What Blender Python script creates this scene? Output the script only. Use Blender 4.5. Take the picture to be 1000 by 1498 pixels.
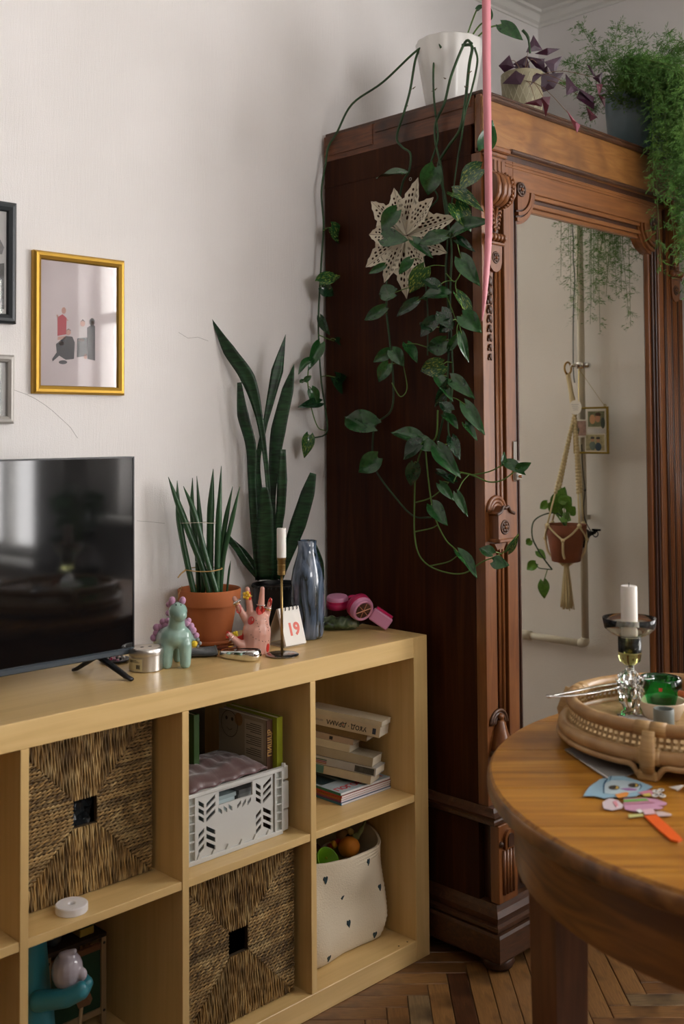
import bpy, bmesh, math, random
import numpy as np
from mathutils import Vector, Matrix
from mathutils.bvhtree import BVHTree
random.seed(7)
for _o in list(bpy.data.objects): bpy.data.objects.remove(_o)
SC = bpy.context.scene
COL = SC.collection
PI = math.pi
# ------------------------------------------------------------------ camera
# metres; X runs along the left wall into the corner, Y into that wall, Z up.
# Solved from the edges of the birch shelf unit (149 x 79 cm) for the 1000 x 1498 frame.
F_PX, YAW, PITCH, ROLL, SHIFT = 1558.7167, .7859, .0356, -.0069, -173.4327
CAM = Vector((-2.0484, -1.7554, 1.2972))
FW = Vector((math.cos(PITCH)*math.cos(YAW), math.cos(PITCH)*math.sin(YAW), math.sin(PITCH)))
_r = Vector((math.sin(YAW), -math.cos(YAW), 0)); _u = _r.cross(FW)
RT = math.cos(ROLL)*_r + math.sin(ROLL)*_u
UP = -math.sin(ROLL)*_r + math.cos(ROLL)*_u
cd = bpy.data.cameras.new('camera'); cam = bpy.data.objects.new('camera', cd); COL.objects.link(cam)
cd.sensor_fit = 'HORIZONTAL'; cd.sensor_width = 36; cd.lens = F_PX/1000*36
cd.shift_y = SHIFT/1000; cd.clip_start = .05
m3 = Matrix((RT, UP, -FW)).transposed()
cam.matrix_world = Matrix.Translation(CAM) @ m3.to_4x4()
cd.dof.use_dof = True; cd.dof.focus_distance = 2.55; cd.dof.aperture_fstop = 6.3
SC.camera = cam
# ------------------------------------------------------------------ daylight and exposure
SC.view_settings.view_transform = 'Standard'; SC.view_settings.look = 'None'
SC.view_settings.gamma = 1; SC.view_settings.use_curve_mapping = False
SC.view_settings.exposure = 0.0
W = bpy.data.worlds.new('overcast_sky'); SC.world = W; W.use_nodes = True
_bg = W.node_tree.nodes['Background']; _bg.inputs[0].default_value = (1.0, .972, .965, 1); _bg.inputs[1].default_value = 15.6
# room: wall_left is y = YW, wall_right is x = XW
YW, XW, XN, YR, ZC = .41, 1.12, -3.3, -5.1, 2.776
WINS = [(-2.70, -1.15, .86, 2.36), (-4.90, -3.42, .55, 2.36)]
REARWIN = (-1.8, -.4, 1.15, 2.55)   # x0, x1, z0, z1 in the rear wall
for (a, b, z0, z1) in WINS:
    l = bpy.data.lights.new('window_portal', 'AREA'); l.shape = 'RECTANGLE'; l.size = z1-z0; l.size_y = b-a
    l.cycles.is_portal = True
    o = bpy.data.objects.new('window_portal', l); COL.objects.link(o)
    o.location = (XW+.215, (a+b)/2, (z0+z1)/2); o.rotation_euler = (0, PI/2, 0)
l = bpy.data.lights.new('window_portal', 'AREA'); l.shape = 'RECTANGLE'; l.size = REARWIN[1]-REARWIN[0]; l.size_y = REARWIN[3]-REARWIN[2]; l.cycles.is_portal = True
o = bpy.data.objects.new('window_portal', l); COL.objects.link(o); o.location = ((REARWIN[0]+REARWIN[1])/2, YR-.215, (REARWIN[2]+REARWIN[3])/2); o.rotation_euler = (PI/2, 0, 0)

# ------------------------------------------------------------------ pixel -> point helpers (a pixel gives the direction only)
def ray(px, py): return FW + RT*((px-500)/F_PX) - UP*((py-749-SHIFT)/F_PX)
def onX(px, py, v): d = ray(px, py); return CAM + d*((v-CAM.x)/d.x)
def onY(px, py, v): d = ray(px, py); return CAM + d*((v-CAM.y)/d.y)
def onZ(px, py, v): d = ray(px, py); return CAM + d*((v-CAM.z)/d.z)
def atD(px, py, d): return CAM + ray(px, py)*d
def mirror_on(px, py, x, ym=-.13):
    M = onY(px, py, ym); d = ray(px, py); return M + Vector((d.x, -d.y, d.z))*((x-M.x)/d.x)
def V(*a): return Vector(a)

# ------------------------------------------------------------------ materials
def nodes(m): return m.node_tree.nodes, m.node_tree.links
def mat(name, col, rough=.5, metal=0, coat=0, trans=0, ior=1.45, sss=0, bump=0, bscale=200, var=0, vscale=8, spec=.5, bmap=(1,1,1), sheen=0):
    m = bpy.data.materials.new(name); m.use_nodes = True
    N, L = nodes(m); b = N['Principled BSDF']
    b.inputs['Base Color'].default_value = (*col, 1); b.inputs['Roughness'].default_value = rough
    b.inputs['Metallic'].default_value = metal; b.inputs['Coat Weight'].default_value = coat; b.inputs['Coat Roughness'].default_value = .15
    b.inputs['Transmission Weight'].default_value = trans; b.inputs['IOR'].default_value = ior
    b.inputs['Specular IOR Level'].default_value = spec
    if sss: b.inputs['Subsurface Weight'].default_value = sss; b.inputs['Subsurface Radius'].default_value = (.01, .006, .004)
    if sheen: b.inputs['Sheen Weight'].default_value = sheen
    if bump or var:
        tc = N.new('ShaderNodeTexCoord'); mp = N.new('ShaderNodeMapping'); mp.inputs['Scale'].default_value = bmap
        L.new(tc.outputs['Object'], mp.inputs[0])
    if bump:
        n = N.new('ShaderNodeTexNoise'); n.inputs['Scale'].default_value = bscale; n.inputs['Detail'].default_value = 3
        bp = N.new('ShaderNodeBump'); bp.inputs['Strength'].default_value = bump; bp.inputs['Distance'].default_value = .002
        L.new(mp.outputs[0], n.inputs[0]); L.new(n.outputs[0], bp.inputs['Height']); L.new(bp.outputs[0], b.inputs['Normal'])
    if var:
        n = N.new('ShaderNodeTexNoise'); n.inputs['Scale'].default_value = vscale; n.inputs['Detail'].default_value = 4
        r = N.new('ShaderNodeValToRGB'); r.color_ramp.elements[0].position = .3; r.color_ramp.elements[1].position = .7
        r.color_ramp.elements[0].color = (*[c*(1-var) for c in col], 1); r.color_ramp.elements[1].color = (*[min(1, c*(1+var)) for c in col], 1)
        L.new(mp.outputs[0], n.inputs[0]); L.new(n.outputs[0], r.inputs[0]); L.new(r.outputs[0], b.inputs['Base Color'])
    return m
def ramp_mat(name, cols, scale=(1,1,1), nscale=6, rough=.5, coat=0, detail=5, dist=1.0, bump=.15, metal=0, spec=.5, blotch=None):
    """noise along a stretched object space -> colour ramp; used for wood grain, streaked glass, foliage."""
    m = bpy.data.materials.new(name); m.use_nodes = True
    N, L = nodes(m); b = N['Principled BSDF']
    b.inputs['Roughness'].default_value = rough; b.inputs['Coat Weight'].default_value = coat; b.inputs['Coat Roughness'].default_value = .2
    b.inputs['Metallic'].default_value = metal; b.inputs['Specular IOR Level'].default_value = spec
    tc = N.new('ShaderNodeTexCoord'); mp = N.new('ShaderNodeMapping'); mp.inputs['Scale'].default_value = scale; src = tc.outputs['Object']
    if isinstance(nscale, tuple):
        mr = N.new('ShaderNodeMapping'); mr.inputs['Rotation'].default_value = nscale[1]; nscale = nscale[0]; L.new(src, mr.inputs[0]); src = mr.outputs[0]
    n = N.new('ShaderNodeTexNoise'); n.inputs['Scale'].default_value = nscale; n.inputs['Detail'].default_value = detail; n.inputs['Distortion'].default_value = dist
    r = N.new('ShaderNodeValToRGB'); e = r.color_ramp.elements
    while len(e) < len(cols): e.new(.5)
    for i, (p, c) in enumerate(cols): e[i].position = p; e[i].color = (*c, 1)
    L.new(src, mp.inputs[0]); L.new(mp.outputs[0], n.inputs[0]); L.new(n.outputs[0], r.inputs[0])
    out = r.outputs[0]
    if blotch:
        n2 = N.new('ShaderNodeTexNoise'); n2.inputs['Scale'].default_value = blotch[0]; n2.inputs['Detail'].default_value = 3
        L.new(tc.outputs['Object'], n2.inputs[0])
        r2 = N.new('ShaderNodeValToRGB'); r2.color_ramp.elements[0].position = blotch[2]; r2.color_ramp.elements[1].position = blotch[3]
        L.new(n2.outputs[0], r2.inputs[0])
        mx = N.new('ShaderNodeMix'); mx.data_type = 'RGBA'; L.new(r2.outputs[0], mx.inputs[0]); L.new(out, mx.inputs[6]); mx.inputs[7].default_value = (*blotch[1], 1)
        out = mx.outputs[2]
    L.new(out, b.inputs['Base Color'])
    if bump:
        bp = N.new('ShaderNodeBump'); bp.inputs['Strength'].default_value = bump; bp.inputs['Distance'].default_value = .001
        L.new(n.outputs[0], bp.inputs['Height']); L.new(bp.outputs[0], b.inputs['Normal'])
    return m
def srgb(r, g, b): return tuple(((c/255+.055)/1.055)**2.4 if c > 10 else c/255/12.92 for c in (r, g, b))

# ------------------------------------------------------------------ mesh builder
class MB:
    def __init__(s): s.v = []; s.f = []
    def add(s, vs, fs):
        k = len(s.v); s.v += [tuple(v) for v in vs]; s.f += [tuple(i+k for i in f) for f in fs]; return s
    def box(s, a, b, c=.0):
        x0, y0, z0 = a; x1, y1, z1 = b
        if c <= 0:
            return s.add([(x0,y0,z0),(x1,y0,z0),(x1,y1,z0),(x0,y1,z0),(x0,y0,z1),(x1,y0,z1),(x1,y1,z1),(x0,y1,z1)],
                         [(0,3,2,1),(4,5,6,7),(0,1,5,4),(1,2,6,5),(2,3,7,6),(3,0,4,7)])
        bm = bmesh.new(); bmesh.ops.create_cube(bm, size=1)
        for v in bm.verts: v.co = Vector(((x0+x1)/2+v.co.x*(x1-x0), (y0+y1)/2+v.co.y*(y1-y0), (z0+z1)/2+v.co.z*(z1-z0)))
        bmesh.ops.bevel(bm, geom=bm.edges[:], offset=c, segments=1, affect='EDGES')
        s.bm(bm); return s
    def bm(s, bm):
        bm.verts.index_update(); s.add([v.co[:] for v in bm.verts], [[v.index for v in f.verts] for f in bm.faces]); bm.free()
    def obox(s, c, ax, ay, az, hx, hy, hz):
        c = Vector(c); q = []
        for k in (-1, 1):
            for (i, j) in ((-1,-1),(1,-1),(1,1),(-1,1)): q.append(c+ax*hx*i+ay*hy*j+az*hz*k)
        return s.add(q, [(0,3,2,1),(4,5,6,7),(0,1,5,4),(1,2,6,5),(2,3,7,6),(3,0,4,7)])
    def lathe(s, prof, n=32, c=(0,0,0), close=False, wob=None):
        k = len(prof); vs = []
        for (r, z) in prof:
            for i in range(n):
                a = 2*PI*i/n; rr = r if wob is None else r*wob(a, z)
                vs.append((c[0]+rr*math.cos(a), c[1]+rr*math.sin(a), c[2]+z))
        fs = [(j*n+i, j*n+(i+1) % n, (j+1)*n+(i+1) % n, (j+1)*n+i) for j in range(k-1) for i in range(n)]
        if prof[0][0] > 1e-6: fs.append(tuple(reversed(range(n))))
        if prof[-1][0] > 1e-6 and not close: fs.append(tuple((k-1)*n+i for i in range(n)))
        return s.add(vs, fs)
    def tube(s, pts, r, n=8, caps=True, flat=1.0, up=None):
        pts = [Vector(p) for p in pts]; k = len(pts); R = r if isinstance(r, (list, tuple)) else [r]*k
        vs = []; prev = None
        for i, p in enumerate(pts):
            t = (pts[min(i+1, k-1)]-pts[max(i-1, 0)])
            t = t.normalized() if t.length > 1e-9 else Vector((0,0,1))
            if prev is None:
                q = up or (Vector((0,0,1)) if abs(t.z) < .9 else Vector((1,0,0)))
                a = t.cross(q).normalized()
            else:
                a = prev - t*prev.dot(t); a = a.normalized() if a.length > 1e-6 else t.orthogonal().normalized()
            prev = a; b = t.cross(a)
            for j in range(n):
                th = 2*PI*j/n; vs.append(p + a*(R[i]*math.cos(th)) + b*(R[i]*flat*math.sin(th)))
        fs = [(i*n+j, i*n+(j+1) % n, (i+1)*n+(j+1) % n, (i+1)*n+j) for i in range(k-1) for j in range(n)]
        if caps: fs += [tuple(reversed(range(n))), tuple((k-1)*n+j for j in range(n))]
        return s.add(vs, fs)
    def ball(s, c, r, n=12, m=8, sc=(1,1,1), rot=None):
        c = Vector(c); vs = [(0,0,1)]; 
        for i in range(1, m):
            a = PI*i/m
            for j in range(n): vs.append((math.sin(a)*math.cos(2*PI*j/n), math.sin(a)*math.sin(2*PI*j/n), math.cos(a)))
        vs.append((0,0,-1)); fs = [(0, 1+j, 1+(j+1) % n) for j in range(n)]
        for i in range(m-2):
            for j in range(n): fs.append((1+i*n+j, 1+(i+1)*n+j, 1+(i+1)*n+(j+1) % n, 1+i*n+(j+1) % n))
        e = len(vs)-1; fs += [(e, 1+(m-2)*n+(j+1) % n, 1+(m-2)*n+j) for j in range(n)]
        out = []
        for v in vs:
            w = Vector((v[0]*r*sc[0], v[1]*r*sc[1], v[2]*r*sc[2])); out.append(c+(rot @ w if rot else w))
        return s.add(out, fs)
    def torus(s, c, R, r, n=28, m=8, rot=None, arc=2*PI, sc=(1,1)):
        c = Vector(c); pts = []; full = abs(arc-2*PI) < 1e-6; k = n if full else n+1; vs = []
        for i in range(k):
            a = arc*i/n
            for j in range(m):
                b = 2*PI*j/m; w = Vector(((R+r*math.cos(b))*math.cos(a)*sc[0], (R+r*math.cos(b))*math.sin(a)*sc[1], r*math.sin(b)))
                vs.append(c+(rot @ w if rot else w))
        fs = [(i*m+j, ((i+1) % k)*m+j, ((i+1) % k)*m+(j+1) % m, i*m+(j+1) % m) for i in range(n) for j in range(m)]
        if not full: fs += [tuple(range(m)), tuple(reversed([n*m+j for j in range(m)]))]
        return s.add(vs, fs)
    def prism(s, poly, mp, t0, t1, holes=(), smoothfill=False):
        """polygon (2D) with holes extruded from t0 to t1; mp(u, v, t) -> point"""
        bm = bmesh.new(); loops = []
        for lp in [poly]+list(holes):
            vv = [bm.verts.new((p[0], p[1], 0)) for p in lp]; loops.append(vv)
            for i in range(len(vv)): bm.edges.new((vv[i], vv[(i+1) % len(vv)]))
        if holes: bmesh.ops.triangle_fill(bm, use_beauty=True, use_dissolve=False, edges=bm.edges[:], normal=(0,0,1))
        else: bm.faces.new(loops[0])
        bm.verts.index_update(); base = [v.co.copy() for v in bm.verts]; n = len(base)
        fs = [[v.index for v in f.verts] for f in bm.faces]; ls = [[v.index for v in lp] for lp in loops]; bm.free()
        vs = [mp(v.x, v.y, t0) for v in base] + [mp(v.x, v.y, t1) for v in base]
        F = [tuple(reversed(f)) for f in fs] + [tuple(i+n for i in f) for f in fs]
        for lp in ls:
            for i in range(len(lp)): a, b = lp[i], lp[(i+1) % len(lp)]; F.append((a, b, b+n, a+n))
        return s.add(vs, F)
    def build(s, name, m, parent=None, smooth=False, loc=None, world=True):
        me = bpy.data.meshes.new(name); off = Vector((0,0,0))
        if parent is not None and world: off = root_loc(parent)
        elif loc is not None: off = Vector(loc)
        vs = [(v[0]-off[0], v[1]-off[1], v[2]-off[2]) for v in s.v]
        me.from_pydata(vs, [], s.f); 
        bm = bmesh.new(); bm.from_mesh(me); bmesh.ops.recalc_face_normals(bm, faces=bm.faces); bm.to_mesh(me); bm.free()
        if smooth:
            me.shade_smooth()
            if smooth is not True: me.set_sharp_from_angle(angle=math.radians(smooth))
        me.materials.append(m); o = bpy.data.objects.new(name, me); COL.objects.link(o)
        if parent is not None: o.parent = parent
        elif loc is not None: o.location = loc
        return o
def root_loc(o):
    p = Vector((0,0,0))
    while o is not None: p = p+Vector(o.location); o = o.parent
    return p
def tag(o, label=None, cat=None, group=None, kind=None):
    for k, v in (('label', label), ('category', cat), ('group', group), ('kind', kind)):
        if v: o[k] = v
    return o
def thing(name, label, cat, loc, group=None):
    o = bpy.data.objects.new(name, None); COL.objects.link(o); o.location = loc; o.empty_display_size = .05
    return tag(o, label, cat, group)
def struct(o): o['kind'] = 'structure'; return o
def blob(caps, voxel=.004, smooth_it=4):
    """fuse overlapping tapered capsules / ellipsoids into one continuous surface; returns MB"""
    b = MB()
    for c in caps:
        if c[0] == 'e': b.ball(c[1], 1, 16, 10, sc=c[2], rot=c[3] if len(c) > 3 else None)
        else:
            p0, p1, r0, r1 = Vector(c[0]), Vector(c[1]), c[2], c[3]; n = 10; pts = []; rr = []
            d = (p1-p0).normalized()
            for k in range(5): a = PI/2*k/5; pts.append(p0-d*r0*math.cos(a)); rr.append(max(r0*math.sin(a), 1e-4))
            for k in range(n+1): pts.append(p0.lerp(p1, k/n)); rr.append(r0+(r1-r0)*k/n)
            for k in range(1, 6): a = PI/2*k/5; pts.append(p1+d*r1*math.sin(a)); rr.append(max(r1*math.cos(a), 1e-4))
            b.tube(pts, rr, 14)
    o = b.build('tmp', MATS['tmp']); md = o.modifiers.new('r', 'REMESH'); md.mode = 'VOXEL'; md.voxel_size = voxel
    if smooth_it: s = o.modifiers.new('s', 'SMOOTH'); s.iterations = smooth_it; s.factor = .5
    dg = bpy.context.evaluated_depsgraph_get(); me = bpy.data.meshes.new_from_object(o.evaluated_get(dg))
    out = MB(); out.add([v.co[:] for v in me.vertices], [tuple(p.vertices) for p in me.polygons])
    bpy.data.objects.remove(o); bpy.data.meshes.remove(me); return out
MATS = {'tmp': bpy.data.materials.new('plain')}
def text_mb(body, size, mp, depth=.0004, bold=0, align='CENTER'):
    cu = bpy.data.curves.new('txt', 'FONT'); cu.body = body; cu.size = size; cu.align_x = align; cu.align_y = 'CENTER'; cu.extrude = depth/2; cu.offset = bold
    cu.resolution_u = 3
    o = bpy.data.objects.new('txt', cu); COL.objects.link(o); dg = bpy.context.evaluated_depsgraph_get()
    me = bpy.data.meshes.new_from_object(o.evaluated_get(dg)); out = MB()
    out.add([mp(*v.co) for v in me.vertices], [tuple(p.vertices) for p in me.polygons])
    bpy.data.objects.remove(o); bpy.data.curves.remove(cu); bpy.data.meshes.remove(me); return out
def bez(pts, n=8):
    """Catmull-Rom through points"""
    P = [Vector(p) for p in pts]; P = [P[0]*2-P[1]]+P+[P[-1]*2-P[-2]]; out = []
    for i in range(1, len(P)-2):
        for k in range(n):
            t = k/n; a, b, c, d = P[i-1], P[i], P[i+1], P[i+2]
            out.append(.5*((2*b)+(c-a)*t+(2*a-5*b+4*c-d)*t*t+(3*b-a-3*c+d)*t**3))
    out.append(P[-2]); return out
def lerp_list(vals, m):
    n = len(vals); out = []
    for i in range(m):
        t = i/(m-1)*(n-1); k = min(int(t), n-2); out.append(vals[k]+(vals[k+1]-vals[k])*(t-k))
    return out
def bvh_of(mb): return BVHTree.FromPolygons([Vector(v) for v in mb.v], mb.f)
def decal(mb, bvh, px, py, rx, ry, lift=.0006, n=14, shape=None, rot=0):
    """a small disc laid on a surface where the ray through a pixel meets it"""
    d = ray(px, py).normalized(); h, nrm, _, _ = bvh.ray_cast(CAM, d)
    if h is None: return None
    if nrm.dot(d) > 0: nrm = -nrm
    a = (UP-nrm*UP.dot(nrm)).normalized(); b = a.cross(nrm).normalized(); ring = []
    sh = shape or [(math.cos(2*PI*i/n), math.sin(2*PI*i/n)) for i in range(n)]
    for (u, v) in sh:
        u, v = u*math.cos(rot)-v*math.sin(rot), u*math.sin(rot)+v*math.cos(rot)
        p = h+b*(u*rx)-a*(-v*ry)+nrm*.02
        g, gn, _, _ = bvh.ray_cast(p, -nrm); ring.append((g if g is not None else h+b*(u*rx)+a*(v*ry))+nrm*lift)
    k = len(ring); low = [p-nrm*(lift*1.6) for p in ring]
    mb.add(ring+low, [tuple(range(k)), tuple(reversed(range(k, 2*k)))]+[(i, k+i, k+(i+1) % k, (i+1) % k) for i in range(k)])
    return h, nrm
# ================================================================== the room
wallm = bpy.data.materials.new('wallpaper_plaster'); wallm.use_nodes = True
def _wall():
    N, L = nodes(wallm); b = N['Principled BSDF']; b.inputs['Roughness'].default_value = .85; b.inputs['Specular IOR Level'].default_value = .2
    tc = N.new('ShaderNodeTexCoord'); mp = N.new('ShaderNodeMapping'); mp.inputs['Scale'].default_value = (190, 190, 16)
    n = N.new('ShaderNodeTexNoise'); n.inputs['Scale'].default_value = 1; n.inputs['Detail'].default_value = 4; n.inputs['Distortion'].default_value = .6
    n2 = N.new('ShaderNodeTexNoise'); n2.inputs['Scale'].default_value = 420; n2.inputs['Detail'].default_value = 2
    ad = N.new('ShaderNodeMath'); ad.operation = 'ADD'; bp = N.new('ShaderNodeBump'); bp.inputs['Strength'].default_value = .38; bp.inputs['Distance'].default_value = .0022
    L.new(tc.outputs['Object'], mp.inputs[0]); L.new(mp.outputs[0], n.inputs[0]); L.new(tc.outputs['Object'], n2.inputs[0])
    L.new(n.outputs[0], ad.inputs[0]); L.new(n2.outputs[0], ad.inputs[1]); L.new(ad.outputs[0], bp.inputs['Height']); L.new(bp.outputs[0], b.inputs['Normal'])
    n3 = N.new('ShaderNodeTexNoise'); n3.inputs['Scale'].default_value = 2.2; n3.inputs['Detail'].default_value = 6
    r = N.new('ShaderNodeValToRGB'); r.color_ramp.elements[0].color = (.77, .745, .725, 1); r.color_ramp.elements[1].color = (.84, .815, .80, 1)
    r.color_ramp.elements[0].position = .35; r.color_ramp.elements[1].position = .65
    L.new(tc.outputs['Object'], n3.inputs[0]); L.new(n3.outputs[0], r.inputs[0]); L.new(r.outputs[0], b.inputs['Base Color'])
_wall()
ceilm = mat('ceiling_paint', (.78, .77, .74), .9, bump=.1, bscale=60)
trimw = mat('white_gloss_paint', (.78, .77, .73), .35)
T = .2
nearm = mat('dark_low_bounce_wall', (.10, .075, .055), .6, bump=.1, bscale=40)  # unseen near wall, made dark to cut light bounced into the shelf cells
rearm = mat('grey_wall_paint', (.60, .58, .55), .85, bump=.1, bscale=60)
w = MB().box((XN-T, YW, 0), (XW+.42, YW+T, ZC)).build('wall_left', wallm); struct(w)
# hairline cracks in the wall paint
crackm = mat('crack_shadow', (.36, .34, .32), .9)
cr = MB()
for pts in ([(8, 566), (22, 572), (38, 577), (52, 583), (66, 592), (78, 602), (92, 614), (104, 626), (113, 640)],
            [(200, 762), (216, 764), (240, 766)], [(262, 487), (275, 494), (290, 493), (304, 499)]):
    cr.tube([onY(x+random.uniform(-1, 1), y+random.uniform(-1, 1), YW) for (x, y) in pts], .00045, 4)
cr.build('crack', crackm, w)
mb = MB()
ys = [YW, WINS[0][1], WINS[0][0], WINS[1][1], WINS[1][0], YR]
X0, X1 = XW, XW+.24
for (ya, yb) in ((ys[1], YW), (ys[3], ys[2]), (YR, ys[4])): mb.box((X0, ya, 0), (X1, yb, ZC))
for (a, b, z0, z1) in WINS: mb.box((X0, a, 0), (X1, b, z0)); mb.box((X0, a, z1), (X1, b, ZC))
struct(mb.build('wall_right', wallm))
x0, x1, z0, z1 = REARWIN
struct(MB().box((XN-T, YR-.24, 0), (x0, YR, ZC)).box((x1, YR-.24, 0), (XW+.4, YR, ZC)).box((x0, YR-.24, 0), (x1, YR, z0)).box((x0, YR-.24, z1), (x1, YR, ZC)).build('wall_rear', rearm))
struct(MB().box((XN-T, YR, 0), (XN, YW, ZC)).build('wall_near', nearm))
struct(MB().box((XN-T, YR-T, ZC), (XW+.4, YW+T, ZC+.15)).build('ceiling', ceilm))
# cornice
prof = [(0, -.042), (.006, -.042), (.008, -.034), (.020, -.028), (.030, -.014), (.034, -.010), (.048, -.008), (.052, 0), (0, 0)]
c1 = MB(); n = len(prof)
c1.add([(XN, YW-o, ZC+z) for o, z in prof]+[(XW-o, YW-o, ZC+z) for o, z in prof], [(i, (i+1) % n, n+(i+1) % n, n+i) for i in range(n)])
struct(c1.build('trim_1', trimw))
c1 = MB()
c1.add([(XW-o, YR, ZC+z) for o, z in prof]+[(XW-o, YW-o, ZC+z) for o, z in prof], [(i, (i+1) % n, n+(i+1) % n, n+i) for i in range(n)])
struct(c1.build('trim_2', trimw))
struct(MB().box((XN, YW-.016, 0), (XW, YW, .075), .003).build('baseboard_left', trimw))
struct(MB().box((XW-.016, YR, 0), (XW, YW-.016, .075), .003).build('baseboard_right', trimw))
# windows in the right-hand wall
glass_thin = bpy.data.materials.new('window_pane_glass'); glass_thin.use_nodes = True
N, L = nodes(glass_thin); N.clear(); o_ = N.new('ShaderNodeOutputMaterial'); mx = N.new('ShaderNodeMixShader'); tr = N.new('ShaderNodeBsdfTransparent'); gl = N.new('ShaderNodeBsdfGlossy')
gl.inputs['Roughness'].default_value = .02; mx.inputs[0].default_value = .06
L.new(tr.outputs[0], mx.inputs[1]); L.new(gl.outputs[0], mx.inputs[2]); L.new(mx.outputs[0], o_.inputs[0])
curtm = mat('white_sheer_curtain', (.82, .82, .80), .9)
for k, (a, b, z0, z1) in enumerate(WINS):
    fr = MB(); xw = XW+.11; t = .055
    fr.box((xw, a, z0), (xw+.06, b, z0+t)); fr.box((xw, a, z1-t), (xw+.06, b, z1)); fr.box((xw, a, z0+t), (xw+.06, a+t, z1-t)); fr.box((xw, b-t, z0+t), (xw+.06, b, z1-t))
    mid = (a+b)/2; fr.box((xw, mid-.045, z0+t), (xw+.06, mid+.045, z1-t)); zt = z0+.72*(z1-z0); fr.box((xw, a+t, zt-.03), (xw+.06, b-t, zt+.03))
    wf = struct(fr.build(f'window_{k+1}', trimw))
    for (y0, y1) in ((a+t, mid-.045), (mid+.045, b-t)):
        for (za, zb) in ((z0+t, zt-.03), (zt+.03, z1-t)):
            MB().box((xw+.028, y0, za), (xw+.032, y1, zb)).build('pane', glass_thin, wf)
    MB().box((XW-.12, a-.05, z0-.035), (xw, b+.05, z0), .004).build('window_sill', trimw, wf)
a, b, z0, z1 = REARWIN; yw = YR-.16; t = .055; mid = (a+b)/2
fr = MB().box((a, yw, z0), (b, yw+.06, z0+t)).box((a, yw, z1-t), (b, yw+.06, z1)).box((a, yw, z0+t), (a+t, yw+.06, z1-t)).box((b-t, yw, z0+t), (b, yw+.06, z1-t)).box((mid-.045, yw, z0+t), (mid+.045, yw+.06, z1-t))
wf = struct(fr.build('window_3', trimw))
for (q0, q1) in ((a+t, mid-.045), (mid+.045, b-t)): MB().box((q0, yw+.028, z0+t), (q1, yw+.032, z1-t)).build('pane', glass_thin, wf)
MB().box((a-.05, yw+.06, z0-.035), (b+.05, YR+.12, z0), .004).build('window_sill', trimw, wf)
# ------------------------------------------------------------------ parquet
subm = mat('subfloor', (.03, .02, .012), .9)
fl = struct(MB().box((XN-T, YR-T, -.12), (XW+.4, YW+T, -.008)).build('floor', subm))
def plankmat(i, a, b_, c):
    return ramp_mat('parquet_oak_%d' % i, [(.25, a), (.5, b_), (.75, c)], (6, 60, 6), 2.2, .42, .08, 6, 1.5, .25, blotch=(9, tuple(x*.45 for x in a), .52, .75))
_sc = lambda *c: tuple(tuple(x*k_ for x, k_ in zip(q, (.82, .74, .58))) for q in c)
PM = [plankmat(0, *_sc((.17, .085, .033), (.26, .14, .055), (.34, .19, .08))), plankmat(1, *_sc((.12, .058, .022), (.20, .10, .04), (.26, .14, .06))),
      plankmat(2, *_sc((.20, .115, .05), (.30, .18, .08), (.38, .24, .12))), plankmat(3, *_sc((.035, .015, .007), (.075, .028, .012), (.12, .05, .02))), plankmat(4, *_sc((.13, .09, .055), (.21, .15, .09), (.29, .21, .13)))]
PL, PW = .50, .05
pm = []
for m in PM:
    b = MB(); x, y, c = PL/2-.0007, PW/2-.0007, .0016
    b.add([(-x,-y,-.012),(x,-y,-.012),(x,y,-.012),(-x,y,-.012),(-x,-y,-c),(x,-y,-c),(x,y,-c),(-x,y,-c),(-x+c,-y+c,0),(x-c,-y+c,0),(x-c,y-c,0),(-x+c,y-c,0)],
          [(0,3,2,1),(0,1,5,4),(1,2,6,5),(2,3,7,6),(3,0,4,7),(4,5,9,8),(5,6,10,9),(6,7,11,10),(7,4,8,11),(8,9,10,11)])
    o = b.build('plank', m); pm.append((o.data, b)); bpy.data.objects.remove(o)
planks = []
AX = Vector((.70711, .70711, 0)); AY = Vector((-.70711, .70711, 0)); ORG = Vector((.100, -.440, 0))
# herringbone: cells of (long along AX) and (long along AY)
k = int(PL/PW)
for i in range(-110, 110):
    for j in range(-12, 12):
        # plank along AX starting at (i*PW + j*2L , i*PW) in (AX, AY)
        u0 = i*PW + j*2*PL; v0 = i*PW
        planks.append((u0+PL/2, v0+PW/2, 0)); planks.append((u0+PL+PW/2, v0+PW-PL/2, 1))
ctr = Vector((-.05, -.35, 0)); rows = []
for (u, v, d) in planks:
    p = ORG+AX*u-AY*v
    if XN-.1 < p.x < XW+.05 and YR-.1 < p.y < YW+.05: rows.append(((p-ctr).length, p, d))
rows.sort(key=lambda r: r[0]); rest = MB(); rng = random.Random(3)
dark = onZ(620, 1470, 0)
for i, (dist, p, d) in enumerate(rows):
    q = rng.choice([0, 0, 1, 2, 0, 1, 4]); dz = rng.uniform(-.0006, .0004); ang = PI/4 + (PI/2 if d else 0) + rng.uniform(-.002, .002)
    if i < 290:
        o = bpy.data.objects.new('plank', pm[q][0]); COL.objects.link(o); o.parent = fl
        o.location = (p.x, p.y, dz); o.rotation_euler = (0, 0, ang); o['_d'] = (p-dark).length
    else:
        c, s = math.cos(ang), math.sin(ang); b = pm[0][1]
        rest.add([(p.x+v[0]*c-v[1]*s, p.y+v[0]*s+v[1]*c, v[2]+dz) for v in b.v], b.f)
ch = min((o for o in fl.children if '_d' in o and abs(math.sin(o.rotation_euler.z-PI/4)) < .1), key=lambda o: o['_d']); ch.data = pm[3][0]
for o in fl.children:
    if '_d' in o: del o['_d']
r = rest.build('far_planks', ramp_mat('parquet_far', [(.3, (.16, .08, .03)), (.7, (.30, .17, .07))], (7, 7, 7), 2, .45, .05), fl); r['kind'] = 'stuff'
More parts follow.
